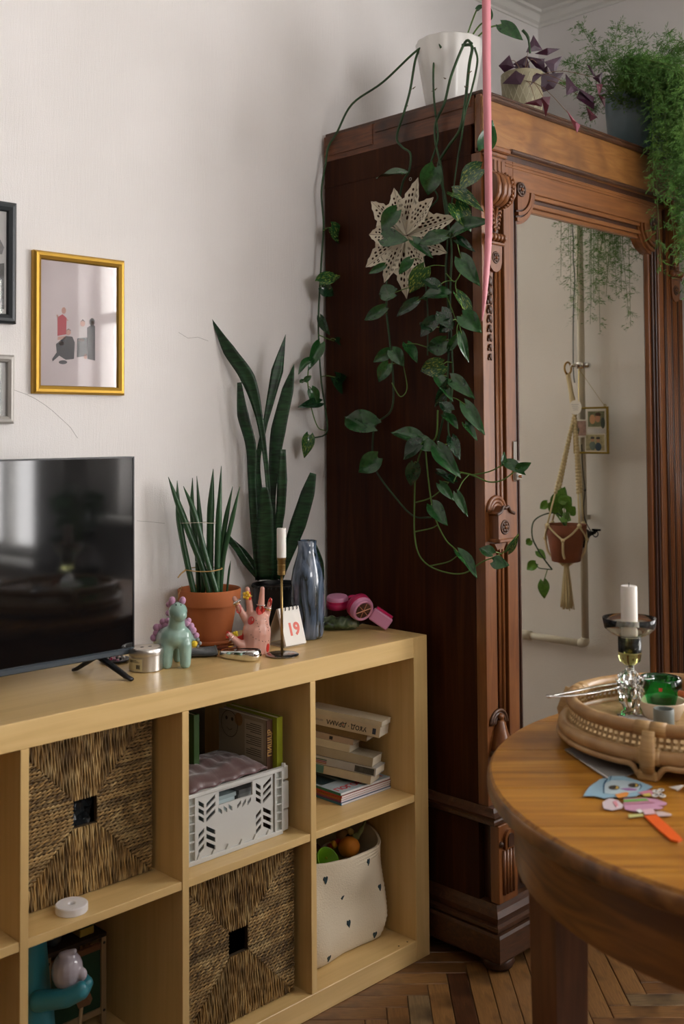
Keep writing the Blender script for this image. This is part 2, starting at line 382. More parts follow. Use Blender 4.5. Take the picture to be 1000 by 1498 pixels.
# ================================================================== birch shelf unit
TH, DV, CE, DEP = .05, .0167, .335, .39
HS = 2*TH+2*CE+DV; LS = 2*TH+4*CE+3*DV
birch = ramp_mat('birch_veneer', [(.2, (.58, .385, .150)), (.5, (.66, .45, .185)), (.8, (.71, .50, .22))], (3, 60, 60), .9, .38, .12, 4, .7, .03)
birchv = ramp_mat('birch_veneer_upright', [(.2, (.58, .385, .150)), (.5, (.66, .45, .185)), (.8, (.71, .50, .22))], (60, 60, 3), .9, .38, .12, 4, .7, .03)
backm = ramp_mat('added_dark_back', [(.3, (.05, .030, .012)), (.7, (.075, .045, .018))], (20, 20, 2), 2, .6)
S = thing('shelf_unit', 'birch cube shelf unit with two rows of open compartments under the television', 'shelf', (-LS/2, DEP/2, 0))
MB().box((-LS+TH, 0, HS-TH), (-TH, DEP, HS), .0012).build('top_panel', birch, S)
MB().box((-LS+TH, 0, 0), (-TH, DEP, TH), .0012).build('bottom_panel', birch, S)
MB().box((-TH, 0, 0), (0, DEP, HS), .0012).build('side_panel', birchv, S)
MB().box((-LS, 0, 0), (-LS+TH, DEP, HS), .0012).build('side_panel', birchv, S)
x = -TH; CX = []
for c in range(4):
    CX.append((x-CE, x)); x -= CE
    if c < 3: MB().box((x-DV, 0, TH), (x, DEP-.006, HS-TH), .0008).build('divider', birchv, S); x -= DV
for (a, b) in CX: MB().box((a, .002, TH+CE), (b, DEP-.006, TH+CE+DV), .0008).build('shelf_board', birch, S)
MB().box((-LS+TH, DEP-.006, TH), (-TH, DEP, HS-TH)).build('back_panel', backm, S)  # dark panel added to keep the cell backs dark; such units are open behind
holem = mat('hole_dark', (.01, .006, .003), .9)
for (px, py) in ((583, 1384), (595.5, 1378)): MB().lathe([(.0022, -.001), (.0022, .0003)], 8, onZ(px, py, TH)).build('peg_hole', holem, S)
ZT, ZU, ZL = HS, TH+CE+DV, TH   # top of unit, floor of upper cells, floor of lower cells

# ================================================================== carved wardrobe
WX0, WX1, WYF, WYB, WZ = .04, 1.045, -.155, .398, 2.135
wd = dict(coat=.25)
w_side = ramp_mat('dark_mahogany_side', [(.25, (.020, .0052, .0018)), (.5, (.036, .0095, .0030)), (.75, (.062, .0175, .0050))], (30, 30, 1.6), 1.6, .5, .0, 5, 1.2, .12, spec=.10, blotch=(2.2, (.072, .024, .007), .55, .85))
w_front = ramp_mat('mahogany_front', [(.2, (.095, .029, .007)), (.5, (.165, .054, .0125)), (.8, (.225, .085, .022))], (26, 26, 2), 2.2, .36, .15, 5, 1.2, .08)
w_frieze = ramp_mat('mahogany_frieze', [(.2, (.15, .056, .012)), (.5, (.24, .100, .024)), (.8, (.31, .145, .040))], (2.5, 20, 14), 2.2, .38, .2, 6, 2.5, .06, blotch=(5, (.10, .035, .012), .55, .75))
w_dark = ramp_mat('mahogany_groove', [(.3, (.030, .010, .005)), (.7, (.06, .02, .008))], (26, 26, 2), 2, .4, .2)
w_worn = ramp_mat('worn_mahogany', [(.3, (.035, .012, .004)), (.6, (.07, .025, .008)), (.8, (.13, .060, .026))], (4, 14, 20), 3, .45, .1, 6, 1.5, .3)
w_top = ramp_mat('rubbed_top_board', [(.3, (.07, .022, .007)), (.6, (.15, .047, .014)), (.8, (.20, .068, .022))], (10, 3, 26), 2.5, .5, .05, 6, 1.5, .25, blotch=(7, (.03, .012, .006), .5, .7))
WR = thing('wardrobe', 'tall carved dark mahogany wardrobe with a mirrored door', 'wardrobe', ((WX0+WX1)/2, .12, 0))
def ring_mould(name, prof, m, x0=WX0, x1=WX1, yf=WYF, yb=WYB, smooth=False):
    b = MB(); n = len(prof); vs = []
    for (X, Y, sx, sy) in ((x0, yb, -1, 0), (x0, yf, -1, -1), (x1, yf, 1, -1), (x1, yb, 1, 0)):
        vs += [(X+sx*o, Y+sy*o, z) for o, z in prof]
    fs = [(c*n+i, c*n+i+1, (c+1)*n+i+1, (c+1)*n+i) for c in range(3) for i in range(n-1)]
    fs += [(i, n+i, 2*n+i, 3*n+i) for i in (0, n-1)]
    return b.add(vs, fs).build(name, m, WR, smooth)
# carcass
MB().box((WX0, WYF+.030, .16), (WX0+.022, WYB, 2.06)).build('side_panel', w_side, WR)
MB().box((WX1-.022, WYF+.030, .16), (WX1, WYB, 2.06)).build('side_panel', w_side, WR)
MB().box((WX0+.022, WYB-.012, .10), (WX1-.022, WYB, 2.06)).build('back_panel', w_dark, WR)
MB().box((WX0+.03, -.09, .10), (WX1-.03, WYB-.012, .16)).build('carcass_floor', w_dark, WR)
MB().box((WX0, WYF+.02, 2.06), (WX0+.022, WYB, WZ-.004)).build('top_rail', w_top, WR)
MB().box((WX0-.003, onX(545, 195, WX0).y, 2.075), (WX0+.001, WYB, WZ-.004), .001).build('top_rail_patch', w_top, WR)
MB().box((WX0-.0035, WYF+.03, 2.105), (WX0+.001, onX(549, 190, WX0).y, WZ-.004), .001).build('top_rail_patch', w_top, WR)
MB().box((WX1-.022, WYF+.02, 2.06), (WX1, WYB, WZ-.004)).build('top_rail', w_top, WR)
MB().box((WX0+.002, WYF-.004, WZ-.004), (WX1-.002, WYB, WZ+.006), .002).build('top_board', w_worn, WR)
MB().box((WX0-.0015, WYF+.03, 1.985), (WX0+.001, WYB, 1.995)).build('seam_strip', w_side, WR)
MB().box((WX0, WYF, 1.986), (WX0+.02, WYF+.014, WZ-.004), .001).build('corner_post', w_front, WR)
# bun feet, plinth, mouldings
for (fx, fy) in ((WX0+.03, WYF-.0), (WX1-.03, WYF-.0), (WX0+.04, WYB-.05), (WX1-.04, WYB-.05)):
    MB().lathe([(.02, 0), (.036, .006), (.042, .018), (.038, .030), (.03, .035)], 20, (fx, fy, 0)).build('bun_foot', w_dark, WR, True)
ring_mould('plinth', [(-.05, .032), (.017, .032), (.020, .038), (.020, .092), (.016, .098), (-.05, .098)], w_worn, yf=WYF-.025)
ring_mould('base_moulding', [(-.05, .098), (.010, .098), (.014, .104), (.014, .112), (.006, .116), (.009, .124), (.012, .134), (.004, .146), (.002, .152), (-.001, .160), (-.05, .160)], w_worn, yf=WYF-.022)
ring_mould('waist_moulding', [(-.05, .346), (.004, .346), (.010, .350), (.012, .358), (.010, .362), (.018, .368), (.022, .374), (.010, .380), (.004, .388), (-.05, .388)][::1], w_worn, yf=WYF-.014)
# lower section behind the drawer
MB().box((WX0+.022, WYF-.006, .158), (WX1-.022, WYF+.03, .348)).build('drawer_case', w_dark, WR)
dr = MB().box((WX0+.12, WYF-.018, .172), (WX1-.12, WYF-.004, .336), .003).build('drawer_front', w_front, WR)
MB().box((WX0+.16, WYF-.026, .205), (WX1-.16, WYF-.016, .305), .006).build('drawer_panel', w_front, dr)
for s_, e_ in ((.172, .178), (.190, .196), (.314, .320)): MB().box((WX0+.13, WYF-.024, s_), (WX1-.13, WYF-.016, e_), .002).build('drawer_bead', w_worn, dr)
def mx_(x): return WX0+WX1-x
def pilaster(flip):
    X = mx_ if flip else (lambda x: x)
    cx = X(.083)
    def bx(name, x0, x1, y0, y1, z0, z1, m, c=0.0, par=WR): 
        a, b = sorted((X(x0), X(x1))); return MB().box((a, y0, z0), (b, y1, z1), c).build(name, m, par)
    # upper pilaster body: flat strip, reeds, dark gap
    p = bx('pilaster', .040, .084, WYF, WYF+.03, .388, 1.985, w_front, .001)
    bx('pilaster_bed', .084, .131, WYF+.016, WYF+.03, .388, 1.985, w_dark, 0, p)
    for (a, b, y) in ((.0845, .0905, WYF+.004), (.0925, .0985, WYF+.0005), (.1005, .1065, WYF+.003), (.1085, .1195, WYF)):
        c, d = sorted((X(a), X(b))); r = (d-c)/2
        MB().tube([((c+d)/2, y+r, .40), ((c+d)/2, y+r, 1.70)], r, 10, flat=1).build('reed', w_front, p, True)
    # lower block with arched flute
    bx('plinth_block', .045, .122, WYF-.026, WYF+.0, .160, .346, w_front, .002)
    b = MB(); mp = lambda u, v, t: (cx+u, WYF-.026-t, .30+v)
    arch = [(-.021, -.012), (.021, -.012)]+[(.021*math.cos(a*PI/10), .012+.021*math.sin(a*PI/10)) for a in range(11)]
    inner = [(.012*math.cos(a*PI/10), .012+.012*math.sin(a*PI/10)) for a in range(11)][::-1]+[(-.012, -.012), (.012, -.012)][::1]
    b.prism(arch, mp, 0, .008, ); b.build('arch_boss', w_front, WR)
    MB().prism([(.012*math.cos(a*PI/8), .012+.012*math.sin(a*PI/8)) for a in range(9)]+[(-.012, -.008), (.012, -.008)], mp, .008, .0105).build('arch_inset', w_dark, WR)
    for i in range(4): 
        x0 = -.024+i*.0125; MB().tube([(cx+x0+.005, WYF-.027, .180), (cx+x0+.005, WYF-.027, .284)], .005, 8).build('flute', w_front, WR, True)
    for s in (-1, 1): MB().ball((cx+s*.030, WYF-.027, .302), .007, 10, 6).build('stud', w_worn, WR, True)
    # capital: slab, fluted block, scroll corbel with beads, acanthus, roll, plate with rosette
    MB().box((cx-.043, WYF-.030, 1.986), (cx+.043, WYF+.02, 2.000), .003).build('capital_slab', w_front, WR)
    MB().box((cx-.038, WYF-.022, 1.976), (cx+.038, WYF+.02, 1.986), .002).build('capital_slab', w_front, WR)
    fb = MB().box((cx-.032, WYF-.014, 1.936), (cx+.032, WYF+.02, 1.976)).build('capital_block', w_front, WR)
    for i in range(4): x0 = cx-.024+i*.016; MB().box((x0-.0045, WYF-.0165, 1.941), (x0+.0045, WYF-.013, 1.970), .002).build('flute', w_front, fb)
    # corbel: three rounded ribs, S profile sticking out
    sp = [(0.004, 1.936), (.030, 1.934), (.046, 1.922), (.052, 1.900), (.050, 1.878), (.040, 1.862), (.026, 1.854), (.012, 1.852), (.004, 1.853)]
    for (a, b_, sc) in ((-.034, -.020, .92), (-.019, -.003, 1.0), (-.002, .014, 1.0), (.015, .026, .90), (.027, .036, .96)):
        q = MB(); n = len(sp)
        pts = [(WYF-o*sc, z) for o, z in sp]; mid = (a+b_)/2
        vs = []
        for (xx, k) in ((a, .93), (a+.2*(b_-a), 1), (a+.8*(b_-a), 1), (b_, .93)): vs += [(cx+xx, WYF-(WYF-y)*k, z) for y, z in pts]
        fs = [(c*n+i, c*n+(i+1) % n, (c+1)*n+(i+1) % n, (c+1)*n+i) for c in range(3) for i in range(n)]+[tuple(range(n)), tuple(3*n+i for i in reversed(range(n)))]
        cb = q.add(vs, fs).build('corbel_rib', w_front, WR, 40)
        if abs(a-.015) < 1e-6:
            for t in np.linspace(0, 1, 13):
                k = t*(n-3)+1; i = int(k); i = min(i, n-2); f_ = k-i; o = sp[i][0]*(1-f_)+sp[i+1][0]*f_; z = sp[i][1]*(1-f_)+sp[i+1][1]*f_
                MB().ball((cx+.0205, WYF-o*.93, z), .0052, 8, 6).build('bead', w_front, cb, True)
    # acanthus leaf
    ac = MB().prism([(-.030, .856), (-.030, .85), (-.022, .815), (-.013, .787), (.013, .787), (.022, .815), (.030, .85), (.030, .856)], lambda u, v, t: (cx+u, WYF-t, 1+v), 0, .006).build('acanthus', w_worn, WR)
    for i in range(6):
        z = 1.796+i*.0105; wv = .012+i*.003
        for s in (-1, 1): MB().tube(bez([(cx, WYF-.007, z-.004), (cx+s*wv*.6, WYF-.013, z+.006), (cx+s*wv, WYF-.010, z+.001)], 4), [.0025]*4+[.0035]*4+[.002], 6).build('leaf_lobe', w_front, ac, True)
    MB().tube([(cx, WYF-.008, 1.79), (cx, WYF-.013, 1.85)], [.003, .005], 8).build('leaf_rib', w_front, ac, True)
    for i, s in enumerate((-.028, -.0135, 0, .0135, .028)): 
        MB().ball((cx+s, WYF-.012, 1.776), .010, 12, 8, sc=(.72, 1.15, 1.1)).build('roll_bead', w_front, WR, True)
    MB().box((cx-.033, WYF-.016, 1.757), (cx+.033, WYF+.01, 1.765), .002).build('necking', w_front, WR)
    pl = MB().prism([(-.027, 1.757), (-.025, 1.715), (-.02, 1.70), (-.010, 1.692), (0, 1.69), (.010, 1.692), (.02, 1.70), (.025, 1.715), (.027, 1.757)], lambda u, v, t: (cx+u, WYF-t, v), 0, .010).build('drop_plate', w_front, WR)
    rosette((cx, WYF-.010, 1.726), .016, pl)
    if flip: return
    # bell-flower garland
    for i in range(9):
        z = 1.668-i*.0235; r = .0095-.0005*i
        gx = X(.066)
        gl_ = MB().ball((gx, WYF-.003, z), r, 8, 6, sc=(1, .7, 1.3)).build('garland_bell', w_worn, WR, True)
        for s in (-1, 1): MB().ball((gx+s*r*.9, WYF-.002, z-.006), r*.55, 6, 5, sc=(1, .7, 1.5)).build('petal', w_worn, gl_, True)
    # mid block: shell, pediment, rosette panel, sill
    for i in range(3): MB().torus((cx, WYF-.002, 1.098+i*.0), .034-.009*i, .0055, 16, 8, rot=Matrix.Rotation(PI/2, 3, 'X'), arc=PI).build('shell_rib', w_front, WR, True)
    hb = MB().prism([(-.026, 1.032), (.026, 1.032), (.026, 1.088), (.032, 1.094), (.020, 1.098), (.008, 1.110), (0, 1.104), (-.008, 1.110), (-.020, 1.098), (-.032, 1.094), (-.026, 1.088)], lambda u, v, t: (cx+u, WYF-t, v), 0, .028).build('boss_block', w_front, WR)
    for s in (-1, 1): MB().tube(bez([(cx, WYF-.030, 1.106), (cx+s*.010, WYF-.031, 1.110), (cx+s*.020, WYF-.031, 1.098), (cx+s*.036, WYF-.030, 1.092)], 5), .004, 8).build('pediment_scroll', w_worn, hb, True)
    rosette((cx, WYF-.028, 1.060), .019, hb)
    MB().box((cx-.032, WYF-.036, 1.024), (cx+.032, WYF, 1.033), .002).build('boss_sill', w_front, hb)
    MB().prism([(-.024, 1.020), (.024, 1.020), (.012, 1.004), (.004, 1.006), (0, .994), (-.004, 1.006), (-.012, 1.004)], lambda u, v, t: (cx+u, WYF-t, v), 0, .014).build('boss_drop', w_front, WR)
    # low ornament: arch ribs over a draped finial
    for i in range(3): MB().torus((cx, WYF-.002, .580), .032-.008*i, .0045, 16, 8, rot=Matrix.Rotation(PI/2, 3, 'X'), arc=PI).build('shell_rib', w_worn, WR, True)
    fn = MB().lathe([(.030, .520), (.026, .535), (.017, .56), (.010, .585), (.006, .590)], 14, (cx, WYF-.008, 0), wob=lambda a, z: 1+.10*math.cos(7*a)).build('finial', w_front, WR, True)
    MB().ball((cx, WYF-.008, .597), .009, 10, 8).build('finial_ball', w_front, fn, True)
    MB().box((cx-.035, WYF-.036, .505), (cx+.035, WYF, .520), .003).build('finial_shelf', w_dark, fn)
def rosette(c, r, par):
    c = Vector(c); ro = MB().torus(c, r*.82, r*.16, 18, 6, rot=Matrix.Rotation(PI/2, 3, 'X')).build('rosette_ring', w_worn, par, True)
    rp = root_of = ro
    for i in range(6):
        a = 2*PI*i/6
        MB().ball(c+Vector((math.cos(a)*r*.45, -.001, math.sin(a)*r*.45)), r*.26, 8, 5, sc=(1, .6, 1)).build('rosette_petal', w_worn, par, True)
    MB().ball(c+Vector((0, -.002, 0)), r*.24, 8, 6).build('rosette_eye', w_front, par, True)
pilaster(False); pilaster(True)
for i in range(9):   # reeded right-hand side of the front
    xx = mx_(.138)+.0125*i; MB().tube([(xx, WYF-.001, .40), (xx, WYF-.001, 1.70 if i > 3 else 1.97)], .0058, 10).build('reed', w_front if i % 3 else w_dark, WR, True)
# frieze and its mouldings
MB().box((WX0+.002, WYF-.006, 1.998), (WX1-.002, WYF+.02, 2.124), .001).build('frieze', w_frieze, WR)
MB().box((WX0+.02, WYF-.018, 2.118), (WX1-.01, WYF+.01, 2.130), .004).build('frieze_moulding', w_worn, WR)
MB().box((WX0+.02, WYF-.013, 2.130), (WX1-.01, WYF+.01, 2.139), .003).build('frieze_moulding', w_worn, WR)
MB().box((.150, WYF-.016, 1.999), (WX1-.01, WYF, 2.010), .003).build('frieze_bead', w_worn, WR)
MB().box((.128, WYF+.004, 1.984), (mx_(.128), WYF+.03, 1.998)).build('door_gap', w_dark, WR)
# mirrored door
D = MB().box((.131, WYF, .395), (.173, WYF+.024, 1.984), .0015).build('door', w_front, WR)
MB().box((mx_(.173), WYF, .395), (mx_(.131), WYF+.024, 1.984), .0015).build('stile', w_front, D)
w_rail = ramp_mat('mahogany_rail', [(.2, (.11, .036, .009)), (.5, (.19, .068, .017)), (.8, (.26, .105, .030))], (2, 26, 26), 2.2, .36, .15, 5, 1.2, .08)
MB().box((.173, WYF, 1.914), (mx_(.173), WYF+.024, 1.984), .0015).build('top_rail', w_rail, D)
for z in (1.966, 1.974): MB().box((.14, WYF-.002, z), (mx_(.14), WYF+.002, z+.003), .001).build('rail_bead', w_rail, D)
MB().box((.173, WYF, .395), (mx_(.173), WYF+.024, .48), .0015).build('bottom_rail', w_rail, D)
# stepped moulding round the glass
steps = [(.173, 1.914, .48, WYF+.004, .009), (.182, 1.905, .489, WYF+.012, .008), (.190, 1.897, .497, WYF+.006, .007), (.197, 1.889, .504, WYF+.014, .010)]
for i, (x0, z1, z0, y0, wd_) in enumerate(steps):
    x1 = mx_(x0); m = [w_dark, w_front, w_dark, w_front][i]; m2 = [w_rail, w_dark, w_rail, w_rail][i]
    zz = (1.914-1.868)/4; zt = 1.914-i*zz; zb = zt-zz
    MB().box((x0, y0, z0), (x0+wd_, WYF+.026, zt), .0015).build('moulding', m, D); MB().box((x1-wd_, y0, z0), (x1, WYF+.026, zt), .0015).build('moulding', m, D)
    MB().box((x0, y0, zb), (x1, WYF+.026, zt), .0015).build('moulding', m2, D); MB().box((x0, y0, z0), (x1, WYF+.026, z0+wd_), .0015).build('moulding', m2, D)
mirm = mat('silvered_mirror', (.84, .82, .73), .015, 1)
MB().box((.19, WYF+.022, .49), (mx_(.19), WYF+.030, 1.90)).build('mirror_glass', mirm, D)
MB().box((.17, WYF+.030, .45), (mx_(.17), WYF+.036, 1.95)).build('mirror_backing', w_dark, D)
# quarter-round corner brackets
for fl_ in (False, True):
    X = mx_ if fl_ else (lambda x: x); s = -1 if fl_ else 1
    ox, oz = X(.190), 1.914
    def q(r0, r1, t, name, m):
        arc = [(-PI/2*i/10) for i in range(11)]
        poly = [(r1*math.cos(a)*s, r1*math.sin(a)) for a in arc]+([(r0*math.cos(a)*s, r0*math.sin(a)) for a in reversed(arc)] if r0 > 0 else [(0, 0)])
        MB().prism(poly, lambda u, v, tt: (ox+u, WYF+.022-tt, oz+v), 0, t).build(name, m, D)
    q(0, .052, .024, 'corner_bracket', w_front); q(.050, .058, .019, 'bracket_step', w_dark); q(.057, .066, .026, 'bracket_bead', w_front)
    q(.065, .072, .017, 'bracket_step', w_dark); q(.071, .080, .022, 'bracket_bead', w_front); q(.079, .088, .014, 'bracket_step', w_front)
    rosette((X(.203), WYF-.004, 1.916), .020, D)
# lock plate
chrome = mat('nickel', (.80, .80, .78), .12, 1)
lp = MB().box((.155, WYF-.004, 1.168), (.171, WYF, 1.270), .0015).build('lock_plate', chrome, D)
MB().box((.157, WYF-.010, 1.170), (.178, WYF-.003, 1.222), .003).build('lock_case', chrome, lp)
MB().tube([(.168, WYF-.012, 1.182), (.168, WYF-.022, 1.182)], .005, 10).build('key_stub', chrome, lp)
# ================================================================== round table
TC = Vector((-.317, -1.116, 0)); TR, TZ = .547, .75
tabm = ramp_mat('worn_pine_table', [(.25, (.16, .055, .005)), (.42, (.33, .130, .011)), (.60, (.44, .195, .020)), (.80, (.56, .30, .060))], (1.6, 34, 34), (1.3, (0, 0, PI/4)), .36, .12, 7, 1.2, .18, spec=.35, blotch=(7, (.20, .070, .008), .5, .72))
rimm = ramp_mat('worn_table_edge', [(.3, (.13, .05, .015)), (.55, (.25, .11, .03)), (.8, (.36, .18, .06))], (8, 8, 8), 2, .4, .2, 6, 1.5, .2, blotch=(11, (.05, .025, .012), .55, .7))
apm = ramp_mat('table_apron_wood', [(.3, (.12, .040, .005)), (.6, (.22, .080, .010)), (.85, (.29, .12, .019))], (3, 3, 20), 2, .42, .2, 5, 1.5, .1)
TB = thing('round_table', 'round worn wooden table with plank top and curved apron', 'table', (TC.x, TC.y, 0))
tu = Vector((.70, -.714, 0)).normalized(); tv = Vector((-tu.y, tu.x, 0))   # boards run along tu
Ri = TR-.004; edges = [-Ri, -.345, -.19, -.03, .165, .345, Ri]
# seams through the two seen in the photograph
for i in range(len(edges)-1):
    v0, v1 = edges[i]+(.0008 if i else 0), edges[i+1]-(.0008 if i < len(edges)-2 else 0); poly = []
    a0 = math.asin(max(-1, min(1, v0/Ri))); a1 = math.asin(max(-1, min(1, v1/Ri)))
    for k in range(13): a = a0+(a1-a0)*k/12; poly.append((Ri*math.cos(a), Ri*math.sin(a)))
    for k in range(13): a = PI-a1+(a1-a0)*k/12; poly.append((Ri*math.cos(a), Ri*math.sin(a)))
    q = []
    for p in poly:
        if not q or (abs(p[0]-q[-1][0])+abs(p[1]-q[-1][1])) > 1e-4: q.append(p)
    if abs(q[0][0]-q[-1][0])+abs(q[0][1]-q[-1][1]) < 1e-4: q.pop()
    def mp(u, v, t):
        s = 1-.0035/max(.06, math.hypot(u, v)) if t > 0 else 1
        return TC+tu*(u*s)+tv*(v*s)+Vector((0, 0, TZ-.004+t))
    b = MB(); b.prism(q, lambda u, v, t: TC+tu*u+tv*v+Vector((0, 0, TZ-.004+t)), -.024, .0)
    b.build('top_board', tabm, TB)
    for f in (0,):
        b2 = MB(); b2.prism(q, mp, .0, .004); b2.build('board_face', tabm, TB)
b = MB().lathe([(TR-.01, -.030), (TR-.004, -.030), (TR, -.025), (TR, -.010), (TR-.0015, -.006), (TR-.004, -.0045), (TR-.010, -.0045)], 96, (TC.x, TC.y, TZ), close=True)
b.f = b.f[:-1] if False else b.f
b.build('rim_band', rimm, TB, True)
AR = .505
ap = MB(); n = 96; pr = [(AR-.022, .612), (AR, .612), (AR, TZ-.028), (AR-.022, TZ-.028)]
vs = [(TC.x+r*math.cos(2*PI*i/n), TC.y+r*math.sin(2*PI*i/n), z) for r, z in pr for i in range(n)]
ap.add(vs, [(j*n+i, j*n+(i+1) % n, ((j+1) % 4)*n+(i+1) % n, ((j+1) % 4)*n+i) for j in range(4) for i in range(n)])
ap.build('apron', apm, TB, 40)
legm = ramp_mat('table_leg_wood', [(.3, (.09, .028, .010)), (.6, (.15, .05, .017)), (.85, (.20, .075, .025))], (24, 24, 2), 2, .4, .2)
for k in range(4):
    a = math.radians(128)+k*PI/2; c = TC+Vector((math.cos(a), math.sin(a), 0))*.437
    ax = Vector((math.cos(a+.62), math.sin(a+.62), 0)); ay = Vector((-ax.y, ax.x, 0)); h = .033
    b = MB(); q = [c+ax*i*h*s+ay*j*h*s+Vector((0, 0, z)) for z, s in ((0, .82), (.30, .92), (.60, 1), (TZ-.03, 1)) for i, j in ((-1,-1),(1,-1),(1,1),(-1,1))]
    b.add(q, [(l*4+i, l*4+(i+1) % 4, l*4+4+(i+1) % 4, l*4+4+i) for l in range(3) for i in range(4)]+[(3,2,1,0), (12,13,14,15)])
    b.build('leg', legm, TB)
# ================================================================== television
ZTV0, ZTV1, YTV = .824, 1.246, .20
tvx1 = -.733; tvx0 = tvx1-.725
TV = thing('television', 'flat black television on splayed feet on the birch shelf', 'television', ((tvx0+tvx1)/2, YTV, ZT))
tvb = mat('black_plastic', (.012, .012, .014), .35); 
scr = mat('glossy_dark_screen', (.004, .004, .0045), .055, spec=.7)
bez_m = mat('slate_bezel', (.045, .058, .072), .35, .3)
MB().box((tvx0, YTV+.004, ZTV0), (tvx1, YTV+.035, ZTV1), .002).build('back_shell', tvb, TV)
MB().box((tvx0+.003, YTV, ZTV0+.012), (tvx1-.003, YTV+.004, ZTV1-.003)).build('screen', scr, TV)
MB().box((tvx0, YTV-.006, ZTV0), (tvx1, YTV+.006, ZTV0+.013), .0025).build('bottom_bezel', bez_m, TV)
for (xa, za, xb) in ((tvx1, ZTV1, tvx1-.003),): MB().box((xb, YTV-.0015, ZTV0+.012), (xa, YTV+.004, ZTV1)).build('edge_trim', tvb, TV)
MB().box((tvx0, YTV-.0015, ZTV1-.003), (tvx1-.003, YTV+.004, ZTV1)).build('edge_trim', tvb, TV)
for sx in (onZ(122, 985, ZT).x, tvx0+.11):
    top = Vector((sx+.012, YTV+.016, ZTV0+.004))
    for (dx, y) in ((.03, .116), (-.005, .285)):
        e = Vector((sx+dx, y, ZT+.0035)); 
        MB().tube([top, top.lerp(e, .85)+Vector((0, 0, -.002)), e], [.010, .0075, .006], 8, flat=.6).build('foot', tvb, TV, True)
# ================================================================== wall pictures
goldm = mat('brushed_gold_frame', (.58, .345, .06), .38, .85, bump=.05, bscale=300)
blackf = mat('dark_slate_frame', (.022, .028, .032), .4)
silvf = mat('greyed_silver_frame', (.40, .38, .35), .45, .3)
picglass = bpy.data.materials.new('picture_glass'); picglass.use_nodes = True
N, L = nodes(picglass); N.clear(); o_ = N.new('ShaderNodeOutputMaterial'); mx = N.new('ShaderNodeMixShader'); tr = N.new('ShaderNodeBsdfTransparent'); gl = N.new('ShaderNodeBsdfGlossy'); fz = N.new('ShaderNodeFresnel')
fz.inputs[0].default_value = 1.5; gl.inputs['Roughness'].default_value = .03
L.new(fz.outputs[0], mx.inputs[0]); L.new(tr.outputs[0], mx.inputs[1]); L.new(gl.outputs[0], mx.inputs[2]); L.new(mx.outputs[0], o_.inputs[0])
def frame(name, label, x0, x1, z0, z1, wd_, dp, m, paper):
    T_ = thing(name, label, 'picture frame', ((x0+x1)/2, YW, z0))
    yf = YW-dp; h = wd_/2
    prof = [(0, YW-.001), (0, yf+.006), (wd_*.25, yf+.001), (wd_*.55, yf), (wd_*.9, yf+.004), (wd_, yf+.009), (wd_, YW-.006)]
    cor = [(x0, z0, 1, 1), (x1, z0, -1, 1), (x1, z1, -1, -1), (x0, z1, 1, -1)]; n = len(prof)
    for k in range(4):
        b = MB(); A, B = cor[k], cor[(k+1) % 4]
        vs = [(A[0]+A[2]*o, y, A[1]+A[3]*o) for o, y in prof]+[(B[0]+B[2]*o, y, B[1]+B[3]*o) for o, y in prof]
        b.add(vs, [(i, (i+1) % n, n+(i+1) % n, n+i) for i in range(n)]); b.build('frame_rail', m, T_, 25)
    pr = MB().box((x0+wd_-.002, yf+.0115, z0+wd_-.002), (x1-wd_+.002, yf+.013, z1-wd_+.002)).build('photo_print', paper, T_)
    MB().box((x0+wd_-.001, yf+.0085, z0+wd_-.001), (x1-wd_+.001, yf+.0100, z1-wd_+.001)).build('glass', picglass, T_)
    return T_, pr, yf+.0112
pinkpaper = mat('pale_pink_photo', (.68, .60, .61), .7, var=.06, vscale=9)
G, gp, yg = frame('framed_photo', 'gold picture frame with a pale pink family photo', -.864, -.627, 1.386, 1.707, .019, .018, goldm, pinkpaper)
def print_shape(par, y, pts, col, name='printed_shape'):
    b = MB(); P = [onY(px, py, y) for px, py in pts]
    b.prism([(p.x, p.z) for p in P], lambda u, v, t: (u, y-t, v), 0, .0003); return b.build(name, mat('print_ink', col, .7), par)
def zp(X, Y): return (X/4.162, 280+Y/4.162)
def oval(cx, cy, rx, ry, n=12): return [zp(cx+rx*math.cos(2*PI*i/n), cy+ry*math.sin(2*PI*i/n)) for i in range(n)]
red, dk_, skin, wh = (.50, .075, .10), (.085, .085, .095), (.62, .36, .30), (.66, .60, .60)
for pts, c in (([zp(350,765), zp(380,748), zp(405,770), zp(402,870), zp(350,880)], red), (oval(388, 725, 14, 20), skin), ([zp(350,770), zp(342,755), zp(350,750), zp(360,765)], skin), ([zp(405,775), zp(418,785), zp(408,790)], skin),
               ([zp(352,885), zp(400,880), zp(400,900), zp(350,905)], skin), ([zp(340,930), zp(400,880), zp(440,885), zp(455,920), zp(450,1020), zp(400,1025), zp(360,1000), zp(320,1035), zp(318,1020), zp(345,980)], dk_),
               (oval(416, 858, 15, 18), skin), ([zp(400,850), zp(416,835), zp(432,850), zp(430,845), zp(416,840)], dk_), (oval(383, 1040, 26, 12), dk_), (oval(372, 925, 16, 14), skin),
               ([zp(480,840), zp(505,822), zp(525,835), zp(525,900), zp(478,898)], wh), (oval(503, 803, 15, 20), skin), ([zp(488,795), zp(503,778), zp(519,795), zp(503,788)], dk_), ([zp(470,895), zp(530,890), zp(530,1000), zp(468,1010)], dk_),
               (oval(495, 905, 20, 10), skin), ([zp(530,830), zp(560,810), zp(578,820), zp(578,1030), zp(532,1020)], (.07, .07, .085)), (oval(560, 795, 16, 24), dk_), (oval(562, 800, 10, 15), skin), (oval(520, 1005, 10, 16), skin)):
    print_shape(gp, yg, pts, c)
greyp = mat('greyscale_photo', (.52, .51, .50), .7, var=.1, vscale=14)
